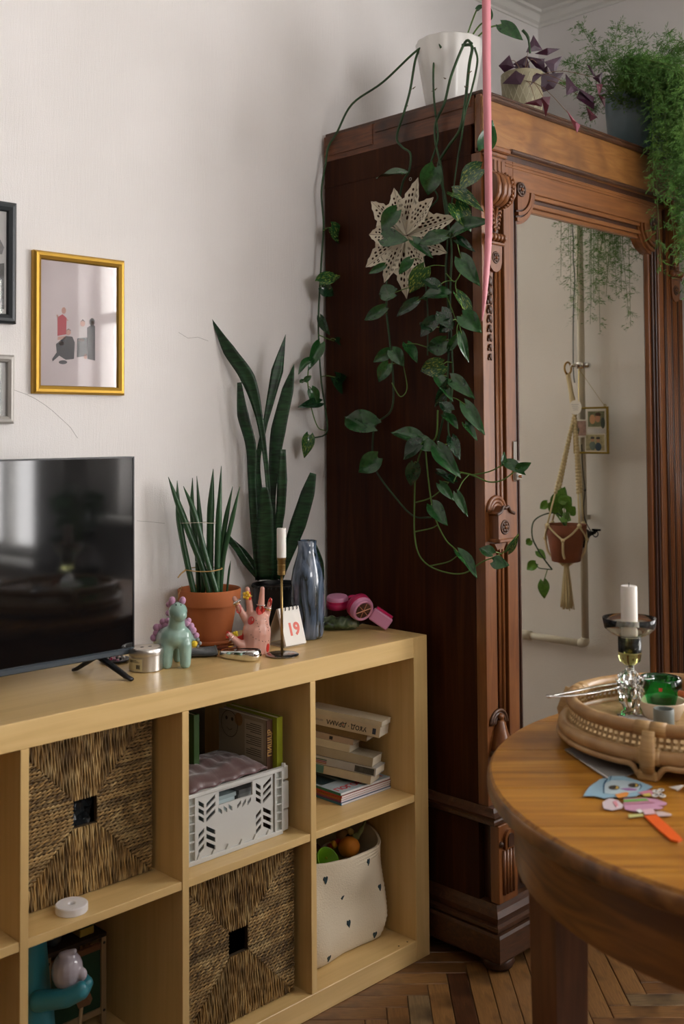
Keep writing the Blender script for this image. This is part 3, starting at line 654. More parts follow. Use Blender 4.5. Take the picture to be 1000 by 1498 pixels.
Bf, bp_, yb = frame('framed_print', 'dark slate picture frame with a black and white print', -1.145, -.908, 1.537, 1.803, .021, .022, blackf, greyp)
print_shape(bp_, yb, [(-40, 390), (6, 385), (6, 452), (-40, 456)], (.02, .02, .02)); print_shape(bp_, yb, [(-20, 350), (0, 350), (6, 362), (3, 372), (-20, 372)], (.2, .2, .2))
Sf, sp_, ys_ = frame('framed_print', 'small greyed silver picture frame with a pale print', -1.09, -.909, 1.319, 1.469, .017, .016, silvf, greyp)
print_shape(sp_, ys_, [(-40, 560), (2, 556), (2, 590), (-40, 600)], (.33, .33, .33))
# ================================================================== things on top of the shelf unit
def view_in(p, d): q = Vector((FW.x, FW.y, 0)).normalized(); return Vector(p)+q*d
# --- silver tin candle
c = view_in(onZ(209, 985, ZT), .037); r = .0365
tinm = mat('brushed_tin', (.62, .60, .57), .28, 1, bump=.03, bscale=400); 
t = thing('tin_candle', 'round silver tin with a paper label beside the television', 'tin', c)
MB().lathe([(.034, 0), (r, .002), (r, .034)], 40, c).build('tin_body', tinm, t, 40)
MB().lathe([(r+.0012, .034), (r+.0018, .036), (r+.0018, .046), (r, .0485), (.032, .0487), (.031, .0475), (.028, .047), (0, .0472)], 40, c).build('lid', tinm, t, 40)
MB().lathe([(.029, .0472), (.029, .0485), (0, .0488)], 32, c).build('lid_label', mat('cream_sticker', (.66, .58, .50), .6), t)
for px_ in ((-.009, .002), (.008, -.003)): MB().ball((c.x+px_[0], c.y+px_[1], c.z+.0488), .005, 8, 5, sc=(1, .6, .15)).build('printed_mark', mat('dark_ink', (.03, .025, .02), .7), t)
def arc_label(name, a0, a1, z0, z1, rr, m, par, th=.0004):
    b = MB(); k = 10; vs = []
    for q in (rr, rr+th):
        for z in (z0, z1):
            for i in range(k+1): a = a0+(a1-a0)*i/k; vs.append((c.x+q*math.cos(a), c.y+q*math.sin(a), c.z+z))
    n = k+1; fs = []
    for i in range(k): fs += [(i, i+1, n+i+1, n+i), (2*n+i, 3*n+i, 3*n+i+1, 2*n+i+1), (i, 2*n+i, 2*n+i+1, i+1), (n+i, n+i+1, 3*n+i+1, 3*n+i)]
    return b.add(vs, fs).build(name, m, par)
av = math.atan2(-FW.y, -FW.x)
lb = arc_label('paper_label', av-1.15, av-.05, .004, .029, r+.0001, mat('yellowed_paper', (.58, .50, .28), .7), t)
inkm = mat('black_ink', (.02, .02, .02), .7)
for i in range(9): a = av-.42+i*.028; arc_label('barcode_bar', a, a+(.012 if i % 3 else .018), .008, .017, r+.0005, inkm, lb)
for i in range(3): arc_label('printed_line', av-.95, av-.2-.1*i, .0215+i*.002, .0222+i*.002, r+.0005, inkm, lb)
# --- beaded bracelet on a small dark dish
p = onZ(172, 969, ZT)+Vector((.0, .012, 0)); t = thing('trinket_dish', 'small flat dark dish of beads behind the silver tin', 'dish', p)
MB().lathe([(.015, 0), (.030, .002), (.036, .006), (.034, .007), (.028, .004), (0, .003)], 24, p).build('dish_plate', mat('dark_ceramic', (.03, .03, .035), .3), t, True)
bc = [mat('bead_%d' % i, q, .35) for i, q in enumerate([(.6, .1, .2), (.7, .65, .6), (.05, .05, .05), (.6, .3, .4)])]
for i in range(16): a = i*2.39; rr = .004+.0013*i; MB().ball((p.x+rr*math.cos(a), p.y+rr*math.sin(a), p.z+.007+.001*(i % 3)), .0034, 7, 5).build('bead', bc[i % 4], t, True)
# --- mint ceramic animal with pink pompoms
d0 = 2.315
def L2(X, Y, dd=0): return atD(150+X/5.556, 860+Y/5.556, d0+dd)
k = d0/F_PX
base = view_in(onZ(258, 977, ZT), .02); t = thing('ceramic_animal', 'mint glazed ceramic long necked animal with pink pompom mane', 'figurine', (base.x, base.y, ZT))
mint = mat('mint_glaze', (.27, .42, .36), .16, coat=.6, var=.10, vscale=40)
def foot(X, Y, dd): q = L2(X, Y, dd); return Vector((q.x, q.y, ZT+.0095))
bl = blob([('e', L2(612, 192), (.0208, .0208, .0212)), ('e', L2(628, 222, -.012), (.0158, .0158, .0140)), (L2(603, 240), L2(600, 340, .008), .0168, .0205),
           ('e', L2(600, 390, .012), (.034, .030, .026)), (L2(560, 400, .01), L2(500, 410, .05), .027, .026), (L2(640, 400, .01), L2(690, 430, .03), .024, .018),
           (L2(525, 470), foot(522, 655, -.005), .0145, .0122), (L2(672, 460), foot(672, 640, -.002), .0145, .0122),
           (L2(480, 460, .055), foot(480, 600, .055), .0125, .0105), (L2(612, 470, .055), foot(610, 600, .055), .0125, .0105)], .0030, 3)
zmin = min(v[2] for v in bl.v); bl.v = [(v[0], v[1], max(v[2], ZT+.0003) if v[2] < ZT+.003 else v[2]) for v in bl.v]
bl.build('glazed_body', mint, t, True); bvh = bvh_of(bl)
pk = mat('pink_pompom', (.52, .27, .42), .75, bump=.3, bscale=500, sheen=.3)
for (X, Y, dd, r_) in ((565, 105, 0, .0075), (650, 103, 0, .0070), (558, 122, .004, .007), (640, 118, .004, .006)):
    MB().ball(L2(X, Y, dd), r_, 12, 9, sc=(1, 1, 1.25)).build('pompom_ear', pk, t, True)
for (X, Y, r_) in ((538, 135, .0065), (534, 205, .0065), (490, 275, .0075), (530, 268, .007), (512, 308, .0095), (440, 322, .0085), (470, 318, .008), (440, 368, .0085), (418, 405, .0085), (466, 372, .007), (685, 285, .0085), (718, 310, .0075), (736, 345, .0075), (760, 387, .0070), (700, 265, .006)):
    MB().ball(L2(X, Y, .03), r_, 12, 9).build('pompom', pk, t, True)
MB().ball(L2(745, 455, .012), .0072, 10, 7).build('tail_bead', mat('yellow_bead', (.75, .52, .03), .6), t, True)
for (X, Y) in ((772, 420), (790, 450), (770, 470)): MB().ball(L2(X, Y, .015), .0045, 8, 6).build('tail_bead', mat('grey_bead', (.22, .24, .25), .5), t, True)
eye = MB(); decal(eye, bvh, 257.5, 885, .0016, .0016); decal(eye, bvh, 264.5, 885, .0016, .0016); 
if eye.v: e = eye.build('painted_eyes', inkm, t); e['kind'] = 'stuff'
# --- terracotta pot with spear plant
PC = Vector((-.437, .318, ZT)); terra = mat('terracotta', (.38, .105, .026), .75, bump=.08, bscale=90, var=.10, vscale=14)
soil = mat('potting_soil', (.025, .017, .012), .95, bump=.8, bscale=160)
t = thing('spear_plant', 'tied upright spear plant in a terracotta pot on the shelf', 'potted plant', PC)
MB().lathe([(.046, .004), (.050, .002), (.060, .004), (.064, .014), (.061, .014), (.057, .008), (.05, .007)], 40, PC).build('saucer', terra, t, True)
po = MB().lathe([(.047, .008), (.050, .008), (.0655, .092), (.0655, .094), (.0740, .095), (.0765, .130), (.0745, .132), (.0715, .130), (.069, .118), (.066, .112), (0, .112)], 44, PC).build('pot', terra, t, 50)
MB().lathe([(.066, .108), (.05, .1145), (0, .1165)], 24, PC).build('soil', soil, t, True)
spm = ramp_mat('spear_leaf', [(.3, (.012, .050, .016)), (.6, (.025, .085, .028)), (.85, (.045, .12, .04))], (40, 40, 5), 2, .38, .1, 4, .5, .1)
D1 = (PC-CAM).dot(FW); kk = D1/F_PX
def L1(X, Y, dd=0): return atD(230+X/4.993, 660+Y/4.993, D1+dd)
for i, (pts, r0, dd) in enumerate((([(80,188), (150,380), (250,640), (330,850), (385,1045)], 26, -.03), ([(145,215), (160,500), (215,800), (270,1045)], 24, -.025), ([(190,255), (270,450), (350,750), (440,1045)], 22, -.035), ([(257,195), (255,450), (290,750), (300,1020)], 20, .01),
       ([(288,182), (310,500), (325,760), (335,1020)], 20, .0), ([(408,130), (390,420), (385,700), (385,1020)], 28, -.005), ([(467,108), (448,500), (440,750), (435,1040)], 24, -.012), ([(550,258), (500,500), (465,750), (450,1030)], 20, .005), ([(602,258), (545,500), (485,770), (460,1040)], 18, -.005), ([(535,800), (520,910), (508,1030)], 9, .02))):
    P = bez([L1(X, Y, dd*(.4+.6*Y/1040)) for X, Y in pts], 8); n_ = len(P); rr = []
    for j in range(n_): u = j/(n_-1); rr.append(max(.0006, r0/4.993*kk*min(1, (u*3.2)**.75)*(1-.12*u)))
    P[-1].z = PC.z+.108; MB().tube(P, rr, 12).build('leaf', spm, t, True)
tw = mat('jute_twine', (.50, .32, .12), .9, bump=.5, bscale=700)
P = [L1(X, Y, dd) for X, Y, dd in ((208, 868, -.03), (260, 876, -.05), (330, 880, -.055), (400, 876, -.055), (470, 860, -.035), (450, 850, .0), (330, 846, .02), (215, 858, -.005), (208, 868, -.03))]
MB().tube(bez(P, 6), .0014, 6).build('twine', tw, t, True)
for q in ([(208, 868, -.03), (180, 888, -.035), (150, 925, -.04)], [(210, 870, -.03), (170, 898, -.03), (158, 915, -.03)]): MB().tube(bez([L1(*a) for a in q], 5), .0016, 6).build('twine_end', tw, t, True)
strm = mat('pale_string', (.55, .50, .40), .9)
P = [L1(X, Y, dd) for X, Y, dd in ((150, 527, -.02), (240, 524, -.045), (310, 522, -.045), (405, 526, -.025), (440, 520, .01), (300, 518, .03), (160, 522, .0), (150, 527, -.02))]
MB().tube(bez(P, 6), .0007, 5).build('string', strm, t, True)
P = [L1(180, 985, -.05), L1(160, 1040, -.052), L1(148, 1090, -.053)]; MB().tube(bez(P, 5), .0007, 5).build('twine_thread', tw, t)
# --- snake plant in dark pot
QC = Vector((-.205, .330, ZT)); dpm = mat('dark_glazed_pot', (.010, .012, .013), .35, bump=.2, bscale=60)
t = thing('snake_plant', 'tall banded snake plant in a black pot against the wall', 'potted plant', QC)
MB().lathe([(.050, 0), (.055, .003), (.064, .09), (.067, .118), (.064, .118), (.060, .108), (0, .106)], 36, QC).build('pot', dpm, t, 50)
for i in range(40): a = 2*PI*i/40; MB().ball((QC.x+.066*math.cos(a), QC.y+.066*math.sin(a), QC.z+.113), .003, 6, 5).build('rim_bead', dpm, t, True)
MB().lathe([(.0605, .104), (.03, .110), (0, .111)], 24, QC).build('soil', soil, t, True)
snm = bpy.data.materials.new('snake_leaf'); snm.use_nodes = True
N, L = nodes(snm); b_ = N['Principled BSDF']; b_.inputs['Roughness'].default_value = .38
tc = N.new('ShaderNodeTexCoord'); mp_ = N.new('ShaderNodeMapping'); mp_.inputs['Scale'].default_value = (14, 14, 85); nz = N.new('ShaderNodeTexNoise'); nz.inputs['Scale'].default_value = 1.1; nz.inputs['Detail'].default_value = 3; nz.inputs['Distortion'].default_value = 1.2
rp = N.new('ShaderNodeValToRGB'); e = rp.color_ramp.elements; e[0].position = .38; e[0].color = (.006, .020, .009, 1); e[1].position = .62; e[1].color = (.022, .075, .028, 1); q_ = e.new(.5); q_.color = (.012, .045, .018, 1)
L.new(tc.outputs['Object'], mp_.inputs[0]); L.new(mp_.outputs[0], nz.inputs[0]); L.new(nz.outputs[0], rp.inputs[0]); L.new(rp.outputs[0], b_.inputs['Base Color'])
D2 = (QC-CAM).dot(FW); k2 = D2/F_PX
def L3(X, Y, dd=0): return atD(290+X/3.567, 450+Y/3.567, D2+dd)
def blade(pts, wid, dd, tw0, par, m, name='leaf', S_=L3, sc=3.567, kk_=k2, tip=True):
    P = bez([S_(X, Y, dd*(.3+.7*i/(len(pts)-1)) if isinstance(dd, float) else dd[i]) for i, (X, Y) in enumerate(pts)], 7); n_ = len(P); w_ = lerp_list(wid, n_)
    vs = []; prev = None
    for i, p in enumerate(P):
        tt = (P[min(i+1, n_-1)]-P[max(i-1, 0)]).normalized(); s = tt.cross(-FW).normalized(); nn = s.cross(tt).normalized()
        ang = tw0[0]+(tw0[1]-tw0[0])*i/(n_-1); s2 = s*math.cos(ang)+nn*math.sin(ang); n2 = nn*math.cos(ang)-s*math.sin(ang)
        h = w_[i]/sc*kk_/2/max(.45, math.cos(ang))
        for u, f in ((-1, .20), (-.5, .04), (0, 0), (.5, .04), (1, .20)): vs.append(p+s2*h*u-n2*h*f*-1)
        th = min(.0022, h*.35)
        for u, f in ((1, .20), (.5, .04), (0, 0), (-.5, .04), (-1, .20)): vs.append(p+s2*h*u*.97-n2*(h*f*-1+th*(1-u*u*.8)))
    fs = [(i*10+j, i*10+(j+1) % 10, (i+1)*10+(j+1) % 10, (i+1)*10+j) for i in range(n_-1) for j in range(10)]+[tuple(range(10)), tuple((n_-1)*10+j for j in reversed(range(10)))]
    return MB().add(vs, fs).build(name, m, par, True)
zb = 1420
for pts, wid, dd, twi in (([(65,52),(160,220),(260,370),(315,560),(345,750),(365,980),(370,zb)], [2,66,78,40,26,24,24], -.02, (.3, -.3)),
        ([(455,140),(410,330),(350,600),(310,800),(320,1000),(335,zb)], [2,62,26,28,36,30], .02, (-.4, .2)), ([(500,295),(468,430),(420,640),(400,800),(390,1000),(390,zb)], [3,62,80,62,30,30], .01, (.2, .5)),
        ([(215,390),(235,560),(275,720),(280,900),(290,1100),(315,zb)], [24,62,56,42,42,36], -.03, (.4, -.2)), ([(440,740),(437,900),(430,1050),(418,1150),(400,zb)], [30,52,48,46,34], -.03, (-.2, .3)),
        ([(600,865),(572,970),(522,1130),(462,1300),(425,zb)], [34,72,84,56,32], -.01, (.3, .1)), ([(345,938),(350,1050),(350,1200),(355,zb)], [36,78,92,80], -.045, (.0, .1)),
        ([(20,1040),(110,1150),(190,1240),(250,1330),(320,zb)], [4,30,34,36,22], -.02, (.2, .2)), ([(165,1195),(240,1270),(290,1340),(322,zb)], [4,22,24,18], -.01, (.5, .2)), ([(560,1215),(600,1240),(640,1330),(655,1420)], [16,30,26,4], -.06, (.1, .1))):
    blade([(X, Y) for X, Y in reversed(pts)], list(reversed(wid)), dd, (twi[1], twi[0]), t, snm)
# --- ceramic hand ring holder
DH = 2.462
def LH(X, Y, dd=0): return atD(300+X/5.556, 840+Y/5.556, DH+dd)
hb_ = onZ(378, 953, ZT); t = thing('hand_ring_holder', 'pink ceramic hand ring holder with red nails and spots', 'figurine', (hb_.x, hb_.y, ZT))
skp = mat('pink_glaze', (.66, .34, .27), .18, coat=.5, sss=.0)
bl = blob([(LH(415, 600, .0), LH(418, 470, .0), .0315, .0335), (LH(418, 470), LH(430, 385), .0335, .026), (LH(380, 400), LH(440, 395), .018, .018), ('e', LH(418, 610), (.030, .028, .020)),
           (LH(330, 590, -.012), LH(255, 548, -.024), .0105, .0088), (LH(255, 548, -.024), LH(190, 490, -.026), .0088, .0068),
           (LH(345, 395), LH(290, 300, -.004), .0092, .0078), (LH(290, 300, -.004), LH(240, 198, -.006), .0078, .0062),
           (LH(375, 360), LH(358, 240, .0), .0092, .0080), (LH(358, 240), LH(342, 118, -.004), .0080, .0056),
           (LH(445, 350), LH(455, 240), .0092, .0080), (LH(455, 240), LH(465, 116), .0080, .0054),
           (LH(490, 375, .006), LH(510, 300, .008), .0076, .0066), (LH(510, 300, .008), LH(530, 208, .010), .0066, .0048)], .0022, 3)
bl.v = [(v[0], v[1], max(v[2], ZT+.0003)) for v in bl.v]
bl.build('glazed_hand', skp, t, True); bvh = bvh_of(bl); redg = mat('red_glaze', (.55, .035, .025), .2, coat=.4)
for (X, Y, rx, ry) in ((370, 376, .0078, .0080), (308, 517, .0062, .0090), (388, 632, .0070, .0058), (508, 598, .0046, .0085), (272, 285, .0052, .0090), (362, 178, .0045, .0080), (446, 290, .0080, .0090), (527, 226, .0036, .0085), (183, 490, .0040, .0070), (300, 395, .003, .006)):
    b = MB(); 
    if decal(b, bvh, 300+X/5.556, 840+Y/5.556, rx*1.2, ry*1.2, lift=.0009): b.build('red_spot', redg, t)
b = MB()
for X, Y in ((415, 376), (424, 400), (432, 425), (439, 447), (445, 469), (373, 493), (390, 512), (412, 525), (438, 537), (466, 545), (491, 549), (515, 541), (487, 366), (494, 385), (502, 408), (508, 434), (514, 458)): decal(b, bvh, 300+X/5.556, 840+Y/5.556, .0010, .0010, n=8)
o = b.build('painted_dots', inkm, t); o['kind'] = 'stuff'
ringm = mat('gold_ring', (.80, .55, .18), .2, 1); silv = mat('silver_ring', (.80, .80, .78), .15, 1)
def ring_on(X, Y, dX, dY, R_, m, dd=0, rr=.0010):
    c_ = LH(X, Y, dd); ax = (LH(X+dX, Y+dY, dd)-c_).normalized(); q = Vector((0, 0, 1)).rotation_difference(ax).to_matrix()
    return MB().torus(c_, R_, rr, 24, 6, rot=q).build('finger_ring', m, t, True)
for i, (Y, m) in enumerate(((228, silv), (240, ringm), (215, silv))): ring_on(256+i*2-3, Y, 40, 85, .0086, m, -.004, .0011)
for a in range(4): MB().ball(LH(238+a*14, 226-a*7+8, -.014), .0022, 6, 5).build('ring_stone', silv, t, True)
ring_on(455, 248, 8, -100, .0098, silv); ring_on(510, 285, 18, -85, .0078, ringm, .008); ring_on(512, 272, 18, -85, .0078, silv, .008); ring_on(212, 520, 70, 55, .0092, silv, -.024, .0009)
ym = mat('yellow_enamel', (.80, .50, .03), .3)
for i in range(5): a = 2*PI*i/5; MB().ball(LH(335+20*math.cos(a), 172+22*math.sin(a), -.012), .0042, 8, 6).build('flower_petal', ym, t, True)
MB().ball(LH(335, 172, -.016), .0028, 8, 6).build('flower_eye', ringm, t, True); ring_on(352, 180, -15, -120, .0086, ringm)
for i in range(4): a = 2*PI*i/4+.5; MB().ball(LH(246+12*math.cos(a), 485+14*math.sin(a), -.022), .0036, 8, 6).build('flower_petal', mat('yellow_bead2', (.75, .58, .03), .4), t, True)
# --- chrome hair clip / pebble box
p = onZ(345, 974, ZT); ax = (onZ(372, 970, ZT)-onZ(317, 962, ZT)); ax.z = 0; L_ = ax.length/2; ax.normalize(); ay = Vector((-ax.y, ax.x, 0)); c = (onZ(372, 970, ZT)+onZ(317, 962, ZT))/2+ay*.018
t = thing('chrome_trinket_box', 'shiny chrome pebble shaped trinket box at the front of the shelf', 'trinket box', (c.x, c.y, ZT))
rotm = Matrix((ax, ay, Vector((0, 0, 1)))).transposed()
prof = []
b = MB(); n_ = 28; vs = []
for (s, z) in ((.86, .0005), (.97, .004), (1.0, .010), (.97, .018), (.92, .0215), (.86, .0205)):
    for i in range(n_):
        a = 2*PI*i/n_; u = math.copysign(abs(math.cos(a))**.65, math.cos(a)); v = math.copysign(abs(math.sin(a))**.75, math.sin(a))
        vs.append(c+ax*(u*L_*s)+ay*(v*.024*s)+Vector((0, 0, z*(1+.22*u))))
b.add(vs, [(j*n_+i, j*n_+(i+1) % n_, (j+1)*n_+(i+1) % n_, (j+1)*n_+i) for j in range(5) for i in range(n_)]+[tuple(range(n_))])
b.build('chrome_shell', mat('mirror_chrome', (.86, .86, .84), .04, 1), t, True)
b = MB(); vs = [c+ax*(math.copysign(abs(math.cos(2*PI*i/n_))**.65, math.cos(2*PI*i/n_))*L_*.86)+ay*(math.copysign(abs(math.sin(2*PI*i/n_))**.75, math.sin(2*PI*i/n_))*.024*.86)+Vector((0, 0, .0195*(1+.22*math.cos(2*PI*i/n_)))) for i in range(n_)]
lo = [v-Vector((0, 0, .004)) for v in vs]
b.add(vs+lo, [tuple(range(n_)), tuple(reversed(range(n_, 2*n_)))]+[(i, n_+i, n_+(i+1) % n_, (i+1) % n_) for i in range(n_)]); b.build('dark_lid', mat('dark_chrome', (.10, .11, .11), .08, 1), t)
# --- folded dark cloth and flat keepsake behind
p0, p1 = onZ(258, 966, ZT)+Vector((.01, .03, 0)), onZ(320, 962, ZT)+Vector((.012, .03, 0)); t = thing('folded_cloth', 'small dark grey folded knit cloth behind the mint animal', 'cloth', ((p0+p1)/2))
b = MB(); ax = (p1-p0).normalized(); ay = Vector((-ax.y, ax.x, 0)); Ln = (p1-p0).length; prof = []
for i in range(24): a = 2*PI*i/24; prof.append((math.cos(a)*.030, math.sin(a)*.0095+.0105))
vs = []
for s in range(9):
    u = s/8; e = 1-.35*abs(2*u-1)**4
    for (q, z) in prof: vs.append(p0+ax*(u*Ln)+ay*(q*e+.004*math.sin(u*5))+Vector((0, 0, z*(.9+.12*math.sin(u*7+q*60)))))
b.add(vs, [(s*24+i, s*24+(i+1) % 24, (s+1)*24+(i+1) % 24, (s+1)*24+i) for s in range(8) for i in range(24)]+[tuple(range(24)), tuple(8*24+i for i in range(24))])
o = b.build('cloth_roll', mat('charcoal_knit', (.045, .048, .05), .95, bump=.6, bscale=500, sheen=.3), t, True)
b = MB(); 
for s in (8,): b.tube([Vector(vs[s*24+i])+ax*.001 for i in list(range(24))+[0]], .0022, 6)
b.build('hem', mat('grey_hem', (.13, .13, .125), .95), t, True)
p = onZ(338, 952, ZT)+Vector((.01, .02, 0)); t = thing('enamel_coaster', 'flat dark red disc with a yellow mark beside the terracotta saucer', 'coaster', p)
MB().lathe([(.028, 0), (.031, .002), (.031, .005), (.029, .006), (0, .006)], 28, p).build('disc', mat('oxblood_enamel', (.10, .02, .012), .2), t, 40)
MB().ball(p+Vector((.002, -.004, .006)), .008, 10, 5, sc=(1, .6, .08)).build('yellow_mark', ym, t)
# --- candlestick and candle
c = view_in(onZ(411, 964, ZT), .036); brass = mat('aged_brass', (.34, .23, .09), .32, 1); stl = mat('dark_steel', (.20, .18, .16), .22, 1)
t = thing('candlestick', 'slim aged brass candlestick on a round steel foot', 'candlestick', c)
MB().lathe([(.036, 0), (.0385, .0015), (.0385, .003), (.036, .0045), (.006, .006), (0, .006)], 40, c).build('foot', stl, t, 40)
MB().tube([c+Vector((0, 0, .004)), c+Vector((0, 0, .184))], .0030, 10).build('stem', brass, t, True)
zc = .182
MB().lathe([(.004, zc), (.0095, zc+.002), (.0095, zc+.034), (.0108, zc+.037), (.0108, zc+.040), (.009, zc+.0405), (.0085, zc+.034), (0, zc+.033)], 20, c).build('candle_cup', brass, t, 50)
for q in (.008, .024): MB().torus(c+Vector((0, 0, zc+q)), .0096, .0010, 20, 6).build('cup_ring', brass, t, True)
wax = mat('white_wax', (.76, .73, .68), .45, sss=.15)
cd_ = thing('candle', 'short white candle standing in the brass candlestick', 'candle', c+Vector((0, 0, zc+.0335)))
MB().lathe([(.0082, .0), (.0082, .007), (.0107, .0075), (.0107, .073), (.0098, .0745), (.004, .0748), (0, .0745)], 24, c+Vector((0, 0, zc+.0335))).build('wax_body', wax, cd_, 40)
MB().tube([c+Vector((0, 0, zc+.107)), c+Vector((.0005, 0, zc+.113))], .0007, 6).build('wick', inkm, cd_)
# --- flip calendar
bl_, br_ = onZ(413, 949, ZT), onZ(449, 942, ZT); wv = (br_-bl_); wv.z = 0; CW = .064; wv.normalize(); nv = Vector((wv.y, -wv.x, 0))
if nv.dot(FW) > 0: nv = -nv
tilt = .030; H_ = .092; cc = (bl_+br_)/2; uvec = (Vector((0, 0, H_))-nv*tilt); uvec.normalize()
t = thing('desk_calendar', 'small white flip calendar reading 19 beside the candlestick', 'calendar', (cc.x, cc.y, ZT))
def card(name, off, h, m, back=False, w=CW, z0=.0006):
    n2 = uvec.cross(wv); n2 = n2 if n2.dot(nv) > 0 else -n2
    o0 = cc+n2*off+Vector((0, 0, z0)); b = MB(); b.obox(o0+uvec*h/2, wv, uvec, n2, w/2, h/2, .0007); return b.build(name, m, t)
papw = mat('white_card', (.80, .77, .72), .7)
for i in range(4): card('page', .0000+.0016*i, H_-.002, papw, z0=.003)
kr = mat('kraft_board', (.42, .34, .24), .8); card('backing_board', -.002, H_, kr); 
b = MB(); top = cc+uvec*H_; bb = cc-nv*(2*tilt+.012); dd_ = (top-bb); b.obox((top+bb)/2+Vector((0, 0, .002)), wv, dd_.normalized(), wv.cross(dd_.normalized()), CW/2, dd_.length/2-.002, .0008); b.build('rear_board', kr, t)
b = MB(); b.obox(cc-nv*(tilt+.006)+Vector((0, 0, .0008)), wv, nv, Vector((0, 0, 1)), CW/2, tilt+.006, .0007); b.build('base_board', kr, t)
n2 = uvec.cross(wv); n2 = n2 if n2.dot(nv) > 0 else -n2
wire = mat('black_wire', (.012, .012, .014), .3, .8)
for i in range(5):
    q = cc+wv*(CW*(-.38+.76*i/4))+uvec*(H_-.004); R_ = Matrix((n2, uvec, wv)).transposed()
    if i in (1, 2, 3, 4, 5, 6, 7, 0): MB().torus(q+uvec*.0025+n2*.0030, .0062, .0011, 14, 6, rot=R_).build('spiral_ring', wire, t, True)
rt_ = wv if wv.dot(RT) > 0 else -wv
tx = text_mb('19', .041, lambda x, y, z: cc+rt_*(x*.95+.002)+uvec*(y+H_*.42)+n2*(.0066+z), .0006, bold=.0014)
tx.build('printed_number', mat('coral_ink', (.72, .16, .12), .6), t)
# --- blue glass vase
c = view_in(onZ(449, 938, ZT), .040); vz = ramp_mat('blue_streaked_glass', [(.36, (.008, .014, .012)), (.44, (.05, .075, .11)), (.55, (.10, .14, .21)), (.7, (.20, .25, .34))], (30, 30, 7), 1.2, .07, .6, 3, 1.6, 0, spec=.7)
t = thing('vase', 'tall blue grey streaked glass vase beside the flip calendar', 'vase', c)
MB().lathe([(.030, 0), (.037, .003), (.0405, .012), (.0418, .04), (.042, .11), (.0405, .145), (.036, .172), (.0285, .196), (.0240, .212), (.0225, .225), (.0235, .240), (.0220, .241), (.0205, .226), (.022, .21), (.033, .17), (.037, .14), (.037, .03), (0, .02)], 44, c, wob=lambda a, z: 1+.012*math.sin(3*a+z*20)).build('glass_body', vz, t, True)
# --- camouflage pouch and pink headphones
t0 = onZ(505, 926, ZT); camo = ramp_mat('camouflage_nylon', [(.36, (.010, .012, .010)), (.44, (.03, .055, .018)), (.56, (.065, .095, .030)), (.66, (.20, .22, .14))], (1, 1, 1), 38, .35, .1, 2, .8, .15)
D3 = 2.735
def L6(X, Y, dd=0): return atD(440+X/4.545, 780+Y/4.545, D3+dd)
t = thing('zip_pouch', 'shiny camouflage print pouch under the pink headphones', 'pouch', (t0.x, t0.y+.03, ZT))
ps = [('e', Vector((L6(X, 640).x, L6(X, 640).y, ZT+.016))+Vector((.005, .012, 0)), (.030, .028, .0165)) for X in (140, 210, 280, 330)]
bl = blob(ps+[(L6(150, 655, .01), L6(330, 640, .02), .012, .012), (L6(170, 600, .02), L6(330, 580, .02), .009, .010)], .004, 3)
rg = random.Random(5); bl.v = [(v[0], v[1], max(ZT+.0004, v[2]+(.0032*math.sin(v[0]*160+v[1]*90)+.002*math.sin(v[1]*230-v[0]*60))*(1 if v[2] > ZT+.01 else 0))) for v in bl.v]
bl.build('pouch_body', camo, t, True)
b = MB(); b.tube(bez([L6(330, 640, .01), L6(400, 600, .02), (L6(450, 600, .03)), ], 6), .004, 6, flat=.3); b.build('strap', mat('black_webbing', (.012, .013, .012), .7), t, True)
hot = mat('hot_pink_plastic', (.52, .012, .10), .35); lpk = mat('light_pink_plastic', (.60, .25, .40), .35)
t = thing('headphones', 'pink headphones lying folded on the shelf corner', 'headphones', (L6(400, 500).x, L6(400, 500).y, ZT))
z1 = Vector((0, 0, 1))
def cup(cn, axis, r_, h_, flip=False):
    R_ = z1.rotation_difference(axis.normalized()).to_matrix()
    def lay(name, m, pr): 
        b = MB().lathe(pr, 36); b.v = [tuple(R_ @ Vector(v)+cn) for v in b.v]; return b.build(name, m, t, 40)
    lay('ear_pad', mat('magenta_pad', (.38, .008, .075), .5), [(r_*.5, -h_*.55), (r_*.9, -h_*.55), (r_*1.0, -h_*.40), (r_*1.0, -h_*.12), (r_*.9, 0)])
    lay('cup_band', hot, [(r_*.96, -.1*h_), (r_*1.0, 0), (r_*1.0, h_*.14), (r_*.96, h_*.18)])
    return lay('cup_shell', lpk, [(r_*.97, h_*.15), (r_*.97, h_*.38), (r_*.88, h_*.50), (r_*.6, h_*.55), (0, h_*.56)])
cup(L6(242, 455, .03), Vector((-.10, -.1, 1)), .029, .030)
a2 = (RT*.42-FW*.75-UP*.42+Vector((0, 0, .1))); cn = L6(392, 492, -.01); cup(cn, a2, .033, .030)
R_ = z1.rotation_difference(a2.normalized()).to_matrix()
MB().torus(cn+a2.normalized()*.016, .0255, .0042, 30, 8, rot=R_).build('cup_ring', lpk, t, True)
b = MB().lathe([(.021, .0), (.021, .001), (0, .0015)], 24); b.v = [tuple(R_ @ Vector(v)+cn+a2.normalized()*.0172) for v in b.v]; b.build('cup_face', mat('dark_floral_face', (.06, .022, .014), .4, var=.6, vscale=200), t)
for i in range(3): a = i*1.05; v_ = R_ @ Vector((math.cos(a), math.sin(a), 0)); MB().tube([cn+a2.normalized()*.0195-v_*.021, cn+a2.normalized()*.0195+v_*.021], .0012, 6).build('face_spoke', mat('rose_gold', (.6, .3, .2), .3, .8), t)
e0, e1 = L6(470, 530, .0), L6(588, 610, .0); d_ = (e1-e0).normalized(); sd = d_.cross(-FW).normalized(); nn = sd.cross(d_)
b = MB(); b.obox((e0+e1)/2, d_, sd, nn, (e1-e0).length/2, .0165, .009); o = b.build('headband_pad', lpk, t)
